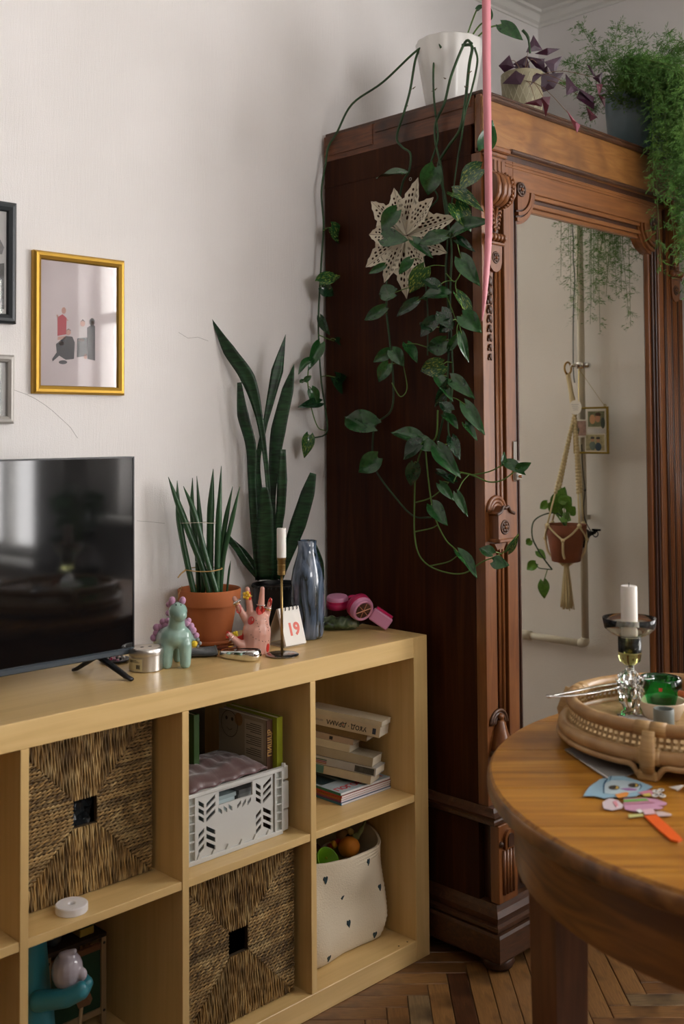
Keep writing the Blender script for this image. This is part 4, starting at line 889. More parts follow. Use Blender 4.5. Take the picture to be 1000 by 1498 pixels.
bv = o.modifiers.new('b', 'BEVEL'); bv.width = .004; bv.segments = 3
b = MB(); b.obox((e0+e1)/2-sd*.012-nn*.006, d_, sd, nn, (e1-e0).length/2-.004, .010, .006); b.build('headband_lining', hot, t)
MB().tube(bez([L6(245, 500, .05), L6(330, 420, .07), L6(430, 450, .06), L6(480, 540, .01)], 8), .006, 8, flat=.5).build('headband', hot, t, True)
# ================================================================== baskets
grass = ramp_mat('seagrass', [(.3, (.15, .090, .032)), (.5, (.28, .185, .075)), (.72, (.42, .32, .165))], (1, 1, 1), 28, .62, 0, 3, .4, .1)
N, L = nodes(grass); _g = N.new('ShaderNodeNewGeometry'); _m = N.new('ShaderNodeMix'); _m.data_type = 'RGBA'; _m.blend_type = 'MULTIPLY'; _m.inputs[0].default_value = 1
_r = N.new('ShaderNodeValToRGB'); _r.color_ramp.elements[0].color = (.42, .38, .32, 1); _r.color_ramp.elements[1].color = (1.45, 1.35, 1.15, 1)
_b = N['Principled BSDF']; _src = _b.inputs['Base Color'].links[0].from_socket
L.new(_g.outputs['Random Per Island'], _r.inputs[0]); L.new(_src, _m.inputs[6]); L.new(_r.outputs[0], _m.inputs[7]); L.new(_m.outputs[2], _b.inputs['Base Color'])
def ropes(lines, nrm, r=.0027, pitch=.016):
    """two twisted plies for each (A, B) line"""
    b = MB(); V_ = []; F_ = []; k0 = 0; m = 5; rg = random.Random(11)
    for (A, B) in lines:
        A, B = np.array(A), np.array(B); Ln = np.linalg.norm(B-A)
        if Ln < .004: continue
        d = (B-A)/Ln; n1 = np.array(nrm); n2 = np.cross(d, n1); steps = max(4, int(Ln/pitch*7)); s = np.linspace(0, Ln, steps+1)
        ph0 = rg.uniform(0, 6.28); wob = np.interp(s, np.linspace(0, Ln, 6), [rg.uniform(-.0009, .0009) for _ in range(6)])
        for ply in (0, PI):
            ph = s/pitch*2*PI+ph0+ply
            C_ = A+np.outer(s, d)+np.outer(np.cos(ph)*r*.62+wob, n2)+np.outer(np.sin(ph)*r*.62, n1)
            th = np.linspace(0, 2*PI, m, endpoint=False)
            ring = C_[:, None, :]+(np.cos(th)[None, :, None]*n2+np.sin(th)[None, :, None]*n1)*r*.72
            V_.append(ring.reshape(-1, 3)); i = np.arange(steps)[:, None]; j = np.arange(m)[None, :]
            f = np.stack([i*m+j, i*m+(j+1) % m, (i+1)*m+(j+1) % m, (i+1)*m+j], -1).reshape(-1, 4)+k0
            F_.append(f); k0 += (steps+1)*m
    b.v = [tuple(v) for v in np.concatenate(V_).tolist()]; b.f = [tuple(f) for f in np.concatenate(F_).tolist()]; return b
def basket(label, x0, x1, yf, z0, z1, hole, bag=False):
    cx, cz = hole; hh = .0265; dp = DEP-.02-yf
    t = thing('seagrass_basket', label, 'basket', ((x0+x1)/2, yf+dp/2, z0))
    bd = mat('basket_core', (.05, .030, .012), .9)
    MB().prism([(x0, z0), (x1, z0), (x1, z1), (x0, z1)], lambda u, v, q: (u, q, v), yf+.004, yf+.012, holes=[[(cx-hh, cz-hh), (cx-hh, cz+hh), (cx+hh, cz+hh), (cx+hh, cz-hh)]]).build('front_core', bd, t)
    MB().box((x0, yf+.0121, z0), (x0+.008, yf+dp, z1)).build('side_core', bd, t); MB().box((x1-.008, yf+.0121, z0), (x1, yf+dp, z1)).build('side_core', bd, t); MB().box((x0+.008, yf+dp-.008, z0), (x1-.008, yf+dp, z1)).build('back_core', bd, t); MB().box((x0+.008, yf+.0121, z0), (x1-.008, yf+dp-.008, z0+.008)).build('base_core', bd, t)
    pit = .0066; P = {'top': [], 'bottom': [], 'left': [], 'right': []}
    u = x0+pit/2+.001; y = yf+.002
    while u < x1-.003:
        if u < cx: a = cz+max((cx-u)/(cx-x0)*(z1-cz), 0); bq = cz-(cx-u)/(cx-x0)*(cz-z0)
        else: a = cz+(u-cx)/(x1-cx)*(z1-cz); bq = cz-(u-cx)/(x1-cx)*(cz-z0)
        if abs(u-cx) < hh: a = max(a, cz+hh); bq = min(bq, cz-hh)
        P['top'].append(((u, y, a), (u, y, z1-.002))); P['bottom'].append(((u, y, z0+.002), (u, y, bq))); u += pit
    v = z0+pit/2+.002
    while v < z1-.003:
        f = (v-cz)/(z1-cz) if v > cz else (cz-v)/(cz-z0)
        l = cx-f*(cx-x0); rr = cx+f*(x1-cx)
        if abs(v-cz) < hh: l = min(l, cx-hh); rr = max(rr, cx+hh)
        P['left'].append(((x0+.002, y, v), (l, y, v))); P['right'].append(((rr, y, v), (x1-.001, y, v))); v += pit
    for k_, ls in P.items():
        o = ropes(ls, (0, 1, 0), pitch=.085 if k_ in ('top', 'bottom') else .021).build('woven_panel', grass, t, True); o['kind'] = 'stuff'
    sd = ropes([((x1-.001, yf+q, z0+.006), (x1-.001, yf+q, z1-.006)) for q in np.arange(.008, .05, .0066)], (1, 0, 0)).build('woven_edge', grass, t, True); sd['kind'] = 'stuff'
    if bag:
        rg = random.Random(2); b = MB(); n_ = 9; vs = []
        for i in range(n_):
            for j in range(n_): vs.append((cx-.030+.060*i/(n_-1), yf+.03+rg.uniform(-.010, .010), cz-.035+.07*j/(n_-1)))
        vs2 = [(v[0], v[1]+.001, v[2]) for v in vs]; q = n_*n_
        b.add(vs+vs2, [(i*n_+j, (i+1)*n_+j, (i+1)*n_+j+1, i*n_+j+1) for i in range(n_-1) for j in range(n_-1)]+[(q+i*n_+j, q+i*n_+j+1, q+(i+1)*n_+j+1, q+(i+1)*n_+j) for i in range(n_-1) for j in range(n_-1)])
        b.build('plastic_wrap', mat('clear_plastic_film', (.035, .04, .045), .08, spec=.8), t)
    return t
x0, x1 = CX[2][0]+.004, -.764
basket('seagrass basket above the teal toy with clear plastic showing in its handle hole', x0, x1, .088, ZU+.0006, HS-TH-.006, (onY(125, 1188, .088).x, onY(125, 1188, .088).z), True)
basket('seagrass basket under the white crate with an empty dark handle hole', CX[1][0]+.003, -.417, .040, ZL+.0006, TH+CE-.006, (onY(349, 1377, .04).x, onY(349, 1377, .04).z))
# ================================================================== white folding crate and what lies in it
cw = mat('white_crate_plastic', (.56, .56, .53), .4)
cx0, cx1, cyf, cyb, cz0, ch_ = -.706, -.424, .045, .255, ZU+.0005, .146
CR = thing('folding_crate', 'white plastic folding crate with slotted sides', 'crate', ((cx0+cx1)/2, (cyf+cyb)/2, cz0))
Wc = cx1-cx0
def crf(u, v, q): return (cx0+u, cyf+q, cz0+v)
holes = []
def slot(u0, u1, v, sl, h): 
    lo, hi = (u0, u1); holes.append([(u0, v), (u0, v+h), (u1, v+h+sl), (u1, v+sl)] if True else None)
for (ua, um, ub) in ((.030, .0475, .074), (.186, .2035, .230)):
    for i in range(3):
        slot(ua, um-.003, .018+i*.016, .010, .0092); slot(um+.003, ub, .062-i*.016, -.014, .0092)
        slot(ua, um-.003, .090+i*.015, -.010, .0088); slot(um+.003, ub, .079+i*.0150, .014, .0088)
for i in range(3): slot(.082+i*.014, .092+i*.014, .094, -.008, .008)
for i in range(3): slot(.134+i*.014, .144+i*.014, .086, .008, .008)
hand = [(.084, .106), (.176, .106), (.176, .134), (.084, .134)]
pan = MB().prism([(.022, .010), (.236, .010), (.236, .138), (.022, .138)], crf, .004, .008, holes=[hand]+holes).build('front_panel', cw, CR)
MB().box((cx0, cyf, cz0+.138), (cx1-.02, cyf+.012, cz0+ch_), .001).build('top_rail', cw, CR)
MB().box((cx0, cyf, cz0), (cx1-.02, cyf+.012, cz0+.010), .001).build('bottom_rail', cw, CR)
for i in range(6): u = .03+i*.038; MB().prism([(u-.006, .010), (u+.006, .010), (u, .020)], crf, .0, .004).build('gusset', cw, CR)
for (ua, ub) in ((0, .022), (.238, .262)):
    MB().box((cx0+ua, cyf, cz0+.010), (cx0+ua+.004, cyf+.012, cz0+.138)).build('post_rib', cw, CR); MB().box((cx0+ub-.004, cyf, cz0+.010), (cx0+ub, cyf+.012, cz0+.138)).build('post_rib', cw, CR)
    MB().box((cx0+ua+.004, cyf+.008, cz0+.010), (cx0+ub-.004, cyf+.010, cz0+.138)).build('post_web', mat('crate_shade_plastic', (.55, .57, .52), .5), CR)
    for i in range(1, 7): MB().box((cx0+ua+.004, cyf+.001, cz0+.010+i*.0185), (cx0+ub-.004, cyf+.008, cz0+.0125+i*.0185)).build('post_rung', cw, CR)
MB().box((cx0+.262, cyf+.004, cz0+.004), (cx1, cyf+.014, cz0+.050), .002).build('latch', cw, CR); MB().box((cx0+.262, cyf+.002, cz0+.052), (cx1, cyf+.012, cz0+.112), .002).build('latch', cw, CR); MB().box((cx0+.262, cyf+.004, cz0+.116), (cx1, cyf+.014, cz0+ch_), .002).build('latch', cw, CR)
MB().tube([(cx1-.012, cyf+.008, cz0+ch_-.004), (cx1-.012, cyf+.008, cz0+ch_+.006)], .005, 10).build('corner_peg', cw, CR)
for xx in (cx0, cx1-.005): MB().box((xx, cyf+.016, cz0), (xx+.005, cyb, cz0+ch_)).build('side_panel', cw, CR)
MB().box((cx0+.005, cyb-.005, cz0), (cx1-.005, cyb, cz0+ch_)).build('back_panel', cw, CR); MB().box((cx0+.005, cyf+.012, cz0), (cx1-.005, cyb-.005, cz0+.004)).build('base_panel', cw, CR)
# books standing inside the crate against its right side
def upright_book(name, label, xa, xb, ya, yb, za, zb_, cov, page, spine=None):
    t = thing(name, label, 'book', ((xa+xb)/2, (ya+yb)/2, za))
    MB().box((xa, ya, za), (xa+.0018, yb, zb_)).build('cover_board', cov, t); MB().box((xb-.0018, ya, za), (xb, yb, zb_)).build('cover_board', cov, t)
    MB().box((xa+.0018, ya+.002, za+.003), (xb-.0018, yb-.003, zb_-.003)).build('page_block', page, t); MB().box((xa, ya-.0015, za), (xb, ya+.0015, zb_), .0007).build('spine', spine or cov, t)
    return t
page = mat('cream_pages', (.62, .56, .44), .8, bump=.3, bscale=60, bmap=(1, 1, 30)); lime = mat('lime_cover', (.27, .30, .018), .4); brown = mat('dark_brown_spine', (.075, .030, .014), .5); kraftc = mat('faded_beige_cover', (.34, .28, .20), .55); 
zb0 = cz0+.0045
upright_book('picture_book', 'lime green picture book standing at the right of the white crate', -.448, -.4305, .062, .35-.11, zb0, .6555, lime, page)
t = upright_book('picture_book', 'brown spined book with a face drawn on its cover in the crate', -.467, -.449, .075, .245, zb0, .650, kraftc, page, brown)
tx = text_mb('ПИШЦР', .016, lambda x, y, z: (-.458+y*-1, .0733-z-.0004, .600+x*-1*-1), .0004, bold=.0003)
tx.build('spine_lettering', mat('gold_lettering', (.55, .33, .10), .5), t)
xc = -.4672
lbl = MB().box((xc-.0003, .085, zb0+.15), (xc, .150, .642)).build('blurb_panel', mat('pale_blurb_paper', (.46, .40, .31), .6), t)
for i in range(16):
    if i in (5, 11): continue
    z = .634-i*.0046; MB().box((xc-.0006, .092, z), (xc-.0002, .092+(.052 if i % 4 else .038), z+.0014)).build('text_line', inkm, lbl)
# simple face drawing on the cover
ink2 = mat('sepia_ink', (.05, .035, .025), .7)
fc = MB().torus((xc, .205, .62), .030, .0008, 24, 4, rot=Matrix.Rotation(PI/2, 3, 'Y'), arc=2*PI).build('drawn_face', ink2, t)
for yy in (.195, .216): MB().ball((xc, yy, .632), .0045, 8, 6, sc=(.08, 1, 1)).build('drawn_eye', ink2, t)
MB().tube(bez([(xc, .195, .610), (xc, .205, .606), (xc, .215, .611)], 5), .0007, 4).build('drawn_mouth', ink2, t)
MB().ball((xc, .172, .636), .015, 10, 6, sc=(.03, 1, 1)).build('drawn_hair', mat('ochre_print', (.28, .15, .06), .6), t)
# green tall book further left at the back of the crate
upright_book('picture_book', 'dark green picture book leaning at the back of the white crate', -.620, -.605, .14, .245, zb0, .68, mat('leaf_green_cover', (.02, .055, .006), .45), page)
# toys seen through the handle opening
for i, (u, c_, l) in enumerate(((.10, (.45, .55, .55), 'pale blue'), (.16, (.35, .36, .36), 'grey'))):
    t = thing('toy_block', l+' flat box lying inside the white crate', 'box', (cx0+u+.02, .12, zb0)); b = MB().box((cx0+u, .075, zb0), (cx0+u+.05, .17, zb0+.108), .003); b.build('box_body', mat(l+'_card', c_, .6), t); MB().box((cx0+u-.001, .074, zb0+.100), (cx0+u+.051, .171, zb0+.1085)).build('box_lid', mat(l+'_lid', tuple(q*.7 for q in c_), .5), t)
# quilted pouch on the crate
t = thing('quilted_pouch', 'mauve quilted satin pouch lying on top of the white crate', 'pouch', (-.58, .12, cz0+ch_))
b = MB(); nu, nv = 34, 22; zt = cz0+ch_+.0005; vs = []; cor = [onZ(272, 1162, .55), onZ(402, 1124, .555), Vector((-.475, .205, .55)), Vector((-.715, .225, .55))]
cor[0] = Vector((-.703, .050, 0)); cor[1] = Vector((-.475, .062, 0)); cor[2] = Vector((-.475, .215, 0)); cor[3] = Vector((-.703, .225, 0))
for side in (0, 1):
    for i in range(nu+1):
        for j in range(nv+1):
            u, v = i/nu, j/nv; p = cor[0].lerp(cor[1], u).lerp(cor[3].lerp(cor[2], u), v)
            e = min(1, 7*min(u, 1-u))**.5*min(1, 5*min(v, 1-v))**.5
            quilt = (.78+.22*abs(math.sin((u+.12*v)*PI*6)))
            h = .020*e*quilt*(1+.18*math.sin(9*u+5*v)+.12*math.sin(21*v-6*u))+.0018*math.sin(40*u+11*v)*e
            vs.append((p.x, p.y-.004*math.sin(u*25)*(1-v), zt+(.004+h if side else .0)))
n_ = (nu+1)*(nv+1); q = lambda i, j, s: s*n_+i*(nv+1)+j
fs = []
for i in range(nu):
    for j in range(nv): fs += [(q(i,j,1), q(i+1,j,1), q(i+1,j+1,1), q(i,j+1,1)), (q(i,j,0), q(i,j+1,0), q(i+1,j+1,0), q(i+1,j,0))]
for i in range(nu): fs += [(q(i,0,0), q(i+1,0,0), q(i+1,0,1), q(i,0,1)), (q(i,nv,0), q(i,nv,1), q(i+1,nv,1), q(i+1,nv,0))]
for j in range(nv): fs += [(q(0,j,0), q(0,j,1), q(0,j+1,1), q(0,j+1,0)), (q(nu,j,0), q(nu,j+1,0), q(nu,j+1,1), q(nu,j,1))]
satin = mat('mauve_satin', (.105, .058, .055), .36, bump=.5, bscale=45, sheen=.4)
b.add(vs, fs).build('pouch_body', satin, t, True)
MB().tube([Vector(vs[q(i, 0, 1)])+Vector((0, -.001, -.001)) for i in range(nu+1)], .0013, 6).build('seam_piping', mat('plum_piping', (.12, .055, .055), .5), t, True)
# ================================================================== book stack, right-hand upper cell
spm_ = {}
zc = ZU
cols = [(.04, .16, .26), (.20, .05, .14), (.32, .10, .02), (.36, .035, .02), (.02, .15, .10)]
nm = ['blue', 'plum', 'orange', 'red', 'green']
mx0, my0 = -.228, .078
for i in range(5):
    off = (.001*(i % 2), .0012*((i*2) % 3)); h = .0056 if i < 4 else .0062
    t = thing('magazine', nm[i]+' edged magazine at the bottom of the book stack' if i < 4 else 'pale blue covered magazine with red title on the book stack', 'magazine', (-.14, .2, zc), 'magazines under the book stack')
    x_, y_ = mx0+off[0], my0+off[1]
    MB().box((x_+.0008, y_+.0005, zc+.0006), (-.0535, .34, zc+h-.0007)).build('page_block', mat('white_pages', (.66, .63, .62), .7), t)
    cm = mat(nm[i]+'_magazine_cover', cols[i], .35)
    MB().box((x_, y_, zc+.0001), (-.0530, .341, zc+.0006)).build('back_cover', cm, t)
    MB().box((x_-.0004, y_, zc+.0001), (x_+.0008, .341, zc+h-.0001)).build('spine', cm, t)
    cv = MB().box((x_, y_, zc+h-.0007), (-.0530, .341, zc+h-.0001)).build('front_cover', cm if i < 4 else mat('pale_blue_cover', (.42, .52, .57), .25, var=.12, vscale=20), t)
    if i == 4:
        MB().box((x_+.008, .155, zc+h-.0002), (x_+.06, .25, zc+h+.0001)).build('cover_picture', mat('dark_teal_print', (.02, .05, .06), .3, var=.4, vscale=60), t)
        MB().box((x_+.07, .135, zc+h-.0002), (-.06, .24, zc+h+.0001)).build('cover_picture', mat('teal_print', (.04, .13, .15), .3, var=.3, vscale=60), t)
        text_mb('ПОГОВОРОТ', .026, lambda x, y, z: (-.140+x*1.0, .104+y, zc+h+.0001+z), .0003, bold=.0007).build('cover_title', mat('red_title', (.45, .02, .03), .5), t)
    zc += h
# (left x, front y, length, thickness, cover colour, page side?, tilt)
bs = [(-.160, .040, .20, .0205, (.50, .42, .28), (.09, .20, .16), 'cream paperback with a teal spine label on the magazines', 'page'),
      (-.158, .031, .19, .0200, (.40, .39, .37), (.05, .05, .045), 'white paperback with a dark photo band in the book stack', 'band'),
      (-.156, .043, .20, .0225, (.36, .31, .22), None, 'beige grey hardback in the middle of the book stack', None),
      (-.157, .105, .14, .0190, (.58, .52, .38), None, 'short cream paperback in the middle of the book stack', None),
      (-.157, .098, .13, .0150, (.40, .30, .22), (.5, .45, .4), 'thin paperback with a small dark ship mark on its spine', 'ship'),
      (-.155, .066, .19, .0175, (.16, .10, .035), None, 'olive brown hardback under the cream lettered book', None),
      (-.160, .031, .21, .0270, (.56, .47, .33), None, 'cream book with black lettering and red dot on its spine', 'text'),
      (-.163, .026, .20, .0135, (.55, .48, .34), (.20, .17, .10), 'thin cream paperback on top of the book stack', None)]
for i, (xl, yf_, ln, th, c1_, c2_, lab, sp__) in enumerate(bs):
    t = thing('book', lab, 'book', (-.12, .15, zc), 'books in the leaning stack')
    zc += th
    bz_ = Vector((.10, -.03, 1)).normalized()
    by_ = Vector((-.40, .917, .105)).normalized(); bx_ = by_.cross(bz_).normalized(); bz_ = bx_.cross(by_).normalized()   # by_ along the spine away from the room, bx_ across, bz_ up
    O_ = Vector((-.134+(xl+.157), .058, 0))+by_*((yf_-.031)*1.0)+bz_*(zc-th-ZU-.0286)+Vector((0, 0, ZU+.0310)); wd_b = .070
    def bb(nm_, m_, a0, a1, b0, b1, c0, c1):
        q = MB().box((a0, b0, c0), (a1, b1, c1), 0); q.v = [tuple(O_+bx_*v[0]+by_*v[1]+bz_*v[2]) for v in q.v]; return q.build(nm_, m_, t)
    cvm = mat('book_cover_%d' % i, c1_, .5, var=.08, vscale=30); e = .0003
    bb('page_block', page, .0015, wd_b-.001, .001, ln-.001, .001, th-.0012); bb('cover_board', cvm, 0, wd_b, 0, ln, e, .0012); bb('cover_board', cvm, 0, wd_b, 0, ln, th-.0014, th-e); bb('spine', cvm, -.0006, .0015, 0, ln, e, th-e)
    if sp__ == 'page': bb('spine_label', mat('teal_label', c2_, .5), -.0010, -.0004, .125, ln-.002, .001, th-.001)
    if sp__ == 'band':
        bb('spine_photo', mat('dark_photo', c2_, .4, var=.5, vscale=80), -.0010, -.0004, .004, .055, .002, th-.003)
        for j, cc_ in enumerate(((.30, .10, .02), (.25, .06, .10), (.06, .12, .07))): bb('spine_stripe', mat('stripe_%d' % j, cc_, .5), -.0010, -.0004, ln-.06, ln-.003, .003+j*.004, .0055+j*.004)
    if sp__ == 'ship': bb('spine_mark', inkm, -.0010, -.0004, .055, .064, .003, .011)
    if sp__ == 'text':
        f = lambda yc: (lambda x, y, z: O_+bx_*(-.0009-z)+by_*(yc+x)+bz_*(th/2-y))
        text_mb('УХОД · ДРАМА', .0145, f(.088), .0003, bold=.00035).build('spine_lettering', inkm, t)
        text_mb('автор книги', .0075, f(.172), .0003).build('spine_lettering', mat('grey_ink', (.22, .20, .20), .6), t)
        bb('publisher_mark', mat('navy_ink', (.02, .03, .06), .5), -.0011, -.0004, .010, .019, .006, th-.007)
        bb('red_dot', mat('red_ink', (.45, .03, .03), .5), -.0012, -.0004, .0955, .0980, th/2-.001, th/2+.0015)
# ================================================================== cream rope bag with hearts and toys
BX0, BX1, BYF, BYB, BZ0 = -.380, -.062, .064, .345, ZL
t = thing('rope_bag', 'cream rope storage bag with small dark hearts and toys inside', 'storage bag', ((BX0+BX1)/2, (BYF+BYB)/2, BZ0))
cream = mat('cream_cotton_rope', (.66, .57, .42), .9, bump=.6, bscale=260)
n_ = 64; rows = 46; vs = []; hgt = .252
def bagpt(a, z, s=1.0):
    u = math.copysign(abs(math.cos(a))**.36, math.cos(a)); v = math.copysign(abs(math.sin(a))**.36, math.sin(a)); f = z/hgt
    hx, hy = (BX1-BX0)/2*s, (BYB-BYF)/2*s; k = .90+.10*min(1, f*5)**.5
    k *= 1-.02*max(0, f-.5)
    x = (BX0+BX1)/2+u*hx*k; y = (BYF+BYB)/2+v*hy*k
    if v < 0: y += (.012*math.sin(u*4.2+1.0)*math.sin(f*5+.5)+.022*math.exp(-((u-.25)**2)*8-((f-.45)**2)*22))*abs(v)
    top = 0
    return x, y, z
for s in range(2):
    for j in range(rows+1):
        f = j/rows; z = hgt*f
        for i in range(n_):
            a = 2*PI*i/n_; x, y, zz = bagpt(a, z, 1 if s == 0 else .968)
            br = 0.0012*math.cos(f*rows*2*PI*.5) if s == 0 else 0
            br = .0020 if (j % 2 and s == 0) else 0
            dxy = Vector((x-(BX0+BX1)/2, y-(BYF+BYB)/2, 0)).normalized()
            zz = BZ0+.0008+z+(-.012+.018*math.sin(a*2+.6))*f**3
            vs.append((x+dxy.x*br, y+dxy.y*br, zz))
N_ = (rows+1)*n_; fs = []
for s in range(2):
    for j in range(rows):
        for i in range(n_): fs.append((s*N_+j*n_+i, s*N_+j*n_+(i+1) % n_, s*N_+(j+1)*n_+(i+1) % n_, s*N_+(j+1)*n_+i))
for i in range(n_): fs.append((rows*n_+i, rows*n_+(i+1) % n_, N_+rows*n_+(i+1) % n_, N_+rows*n_+i))
fs += [tuple(range(n_)), tuple(N_+i for i in range(n_))]
bg_ = MB().add(vs, fs); bg_.build('bag_body', cream, t, 50); bvh = bvh_of(bg_)
heart = [(0, -1), (.55, -.35), (.95, .2), (.9, .7), (.5, .95), (.12, .75), (0, .45), (-.12, .75), (-.5, .95), (-.9, .7), (-.95, .2), (-.55, -.35)]
hm_ = mat('dark_teal_thread', (.02, .045, .055), .85)
for (X, Y, s) in ((207, 622, 1), (345, 772, .7), (400, 990, 1), (236, 1283, 1), (566, 468, .9), (665, 682, .9), (623, 1083, 1.0)):
    b = MB()
    if decal(b, bvh, 440+X/5.762, 1180+Y/5.762, .0064*s, .0088*s, lift=.0012, shape=heart): b.build('heart_patch', hm_, t)
DB = 2.66
def LB(X, Y, dd=0): return atD(440+X/5.762, 1180+Y/5.762, DB+dd)
inz = BZ0+.16
def toy(name, label, cat, loc, parts):
    tt = thing(name, label, cat, loc)
    for nm_, m, b in parts: b.build(nm_, m, tt, True)
    return tt
org = mat('orange_felt', (.62, .20, .010), .75, bump=.2, bscale=300)
p = LB(405, 340, .0); st = MB().tube(bez([p+Vector((.012, .0, .018)), LB(480, 240, .02), LB(520, 170, .03), LB(545, 120, .03)], 5), [.009]*5+[.006]*5+[.003]*5+[.0025], 8)
toy('toy_pumpkin', 'orange toy gourd with a pale green stalk in the rope bag', 'toy', p-Vector((0, 0, .03)), [('gourd', org, MB().ball(p, .026, 18, 12, sc=(1.1, 1, .95))), ('stalk', mat('pale_green_stalk', (.22, .25, .09), .6), st)])
p = LB(350, 240, .03); toy('toy_bear', 'small light brown plush toy with a dark snout in the rope bag', 'toy', p, [('head', mat('tan_plush', (.28, .15, .05), .9, bump=.4, bscale=300), MB().ball(p, .017, 14, 10)), ('ear', mat('cream_plush', (.5, .38, .14), .9), MB().ball(LB(415, 215, .03), .0095, 10, 8)), ('snout', inkm, MB().ball(LB(388, 262, .022), .010, 10, 8))])
p = LB(272, 318, .0); toy('toy_rattle', 'red and yellow toy baton in the rope bag', 'toy', p, [('rod', mat('red_toy', (.45, .03, .035), .35), MB().tube([LB(235, 345, .0), LB(322, 292, .02)], .0085, 10)), ('band', mat('yellow_toy', (.7, .33, .03), .4), MB().tube([LB(262, 328, -.001), LB(288, 312, .004)], .0095, 10))])
p = LB(285, 385, -.03); R_ = z1.rotation_difference((-FW+UP*.9+RT*.3).normalized()).to_matrix()
toy('toy_hoop', 'white rimmed round toy mirror poking out of the rope bag', 'toy', p, [('rim', mat('white_toy', (.66, .66, .62), .4), MB().torus(LB(275, 425, .02), .034, .0042, 32, 8, rot=R_)), ('disc', mat('ochre_toy', (.30, .22, .06), .5), (lambda b: (setattr(b, 'v', [tuple(R_ @ Vector(v)+LB(275, 425, .02)) for v in b.v]), b)[1])(MB().lathe([(.032, -.001), (.032, .001)], 28)))])
p = LB(175, 490, -.045); toy('toy_cup', 'lime green toy cup lying in the rope bag', 'toy', p, [('cup_wall', mat('lime_toy', (.17, .36, .012), .35), (lambda b: (setattr(b, 'v', [tuple(Matrix.Rotation(.9, 3, 'X') @ Vector(v)+p) for v in b.v]), b)[1])(MB().lathe([(.024, -.03), (.032, .03), (.029, .03), (.022, -.026), (0, -.026)], 24))), ('handle', mat('yellow_toy2', (.55, .45, .05), .4), MB().ball(LB(218, 425, -.02), .006, 8, 6))])
p = LB(160, 370, .03); toy('toy_block', 'brown wooden toy plank in the rope bag', 'toy', p, [('plank', mat('toy_wood', (.22, .10, .03), .6), MB().tube([LB(120, 330, .03), LB(185, 400, .02)], .009, 4))])
rg = random.Random(9)
for i in range(4):
    q = Vector((BX0+.06+.095*(i % 3), BYF+.10+.10*(i//3), BZ0+.125+rg.uniform(0, .01))); c_ = [(.05, .02, .03), (.02, .05, .03), (.08, .03, .02), (.03, .03, .08)][i % 4]
    n1 = ['dark plum', 'dark green', 'dark red', 'dark blue'][[(.05, .02, .03), (.02, .05, .03), (.08, .03, .02), (.03, .03, .08)].index(c_)]
    tt = thing('toy_ball', n1+' soft toy lump deep inside the rope bag', 'toy', q-Vector((0, 0, .03)), n1+' toys deep in the rope bag'); MB().ball(q, .034, 12, 8, sc=(1.2, 1, .8)).build('plush', mat(n1+'_plush', c_, .8), tt, True); MB().ball(q+Vector((.02, -.015, .018)), .012, 8, 6).build('ear', mat(n1+'_ear', tuple(v*2 for v in c_), .8), tt, True)
# ================================================================== white disc on the shelf board, toys in the lower left cell
c = view_in(onZ(99, 1343, ZU), .028); t = thing('white_disc', 'thick white plastic disc with a hole on the shelf board', 'disc', c); pw = mat('matt_white_plastic', (.74, .72, .72), .5)
MB().lathe([(.0055, 0), (.0285, 0), (.0300, .0015), (.0300, .0135), (.0285, .015), (.0075, .015), (.006, .0135), (.0055, 0)], 40, c, close=True).build('disc_body', pw, t, 40)
teal = mat('teal_vinyl', (.030, .205, .255), .32, coat=.2); DT = 2.085
def LT(X, Y, dd=0): return atD(30+X/7.143, 1330+Y/7.143, DT+dd)
q = LT(200, 900); t = thing('vinyl_toy', 'teal vinyl toy figure hugging a shiny lilac ball head', 'toy', (q.x, q.y, ZL))
bt = LT(110, 900, .02); 
def zl(p, z): return Vector((p.x, p.y, z))
bl = blob([(zl(LT(120, 900, .03), ZL+.045), zl(LT(110, 700, .03), .375-.035), .045, .026), (zl(LT(150, 1050, .03), ZL+.04), zl(LT(160, 900, .03), ZL+.10), .042, .036), ('e', zl(LT(520, 1180, .0), ZL+.030), (.032, .032, .030)), (zl(LT(250, 1150, .02), ZL+.03), zl(LT(500, 1180, .0), ZL+.028), .03, .028)], .004, 4)
bl.v = [(v[0], v[1], max(v[2], ZL+.0004)) for v in bl.v]
bl.build('toy_body', teal, t, True)
bl = blob([(LT(195, 960, -.015), LT(480, 930, -.030), .0205, .0175), (LT(480, 930, -.030), LT(620, 860, -.028), .0175, .0165), ('e', LT(630, 835, -.028), (.014, .014, .015)), (LT(640, 870, -.005), LT(695, 770, .005), .014, .0125), (LT(695, 770, .005), LT(685, 720, .01), .0125, .008)], .003, 4)
bl.build('toy_arm', teal, t, True)
pearl = mat('pearl_lilac', (.40, .36, .40), .16, coat=.6, var=.18, vscale=12)
bl = blob([('e', LT(490, 640, .0), (.031, .031, .0385)), ('e', LT(640, 680, -.008), (.011, .011, .013)), (LT(430, 480, -.01), LT(560, 440, -.005), .007, .006)], .0025, 4); bl.build('toy_head', pearl, t, True)
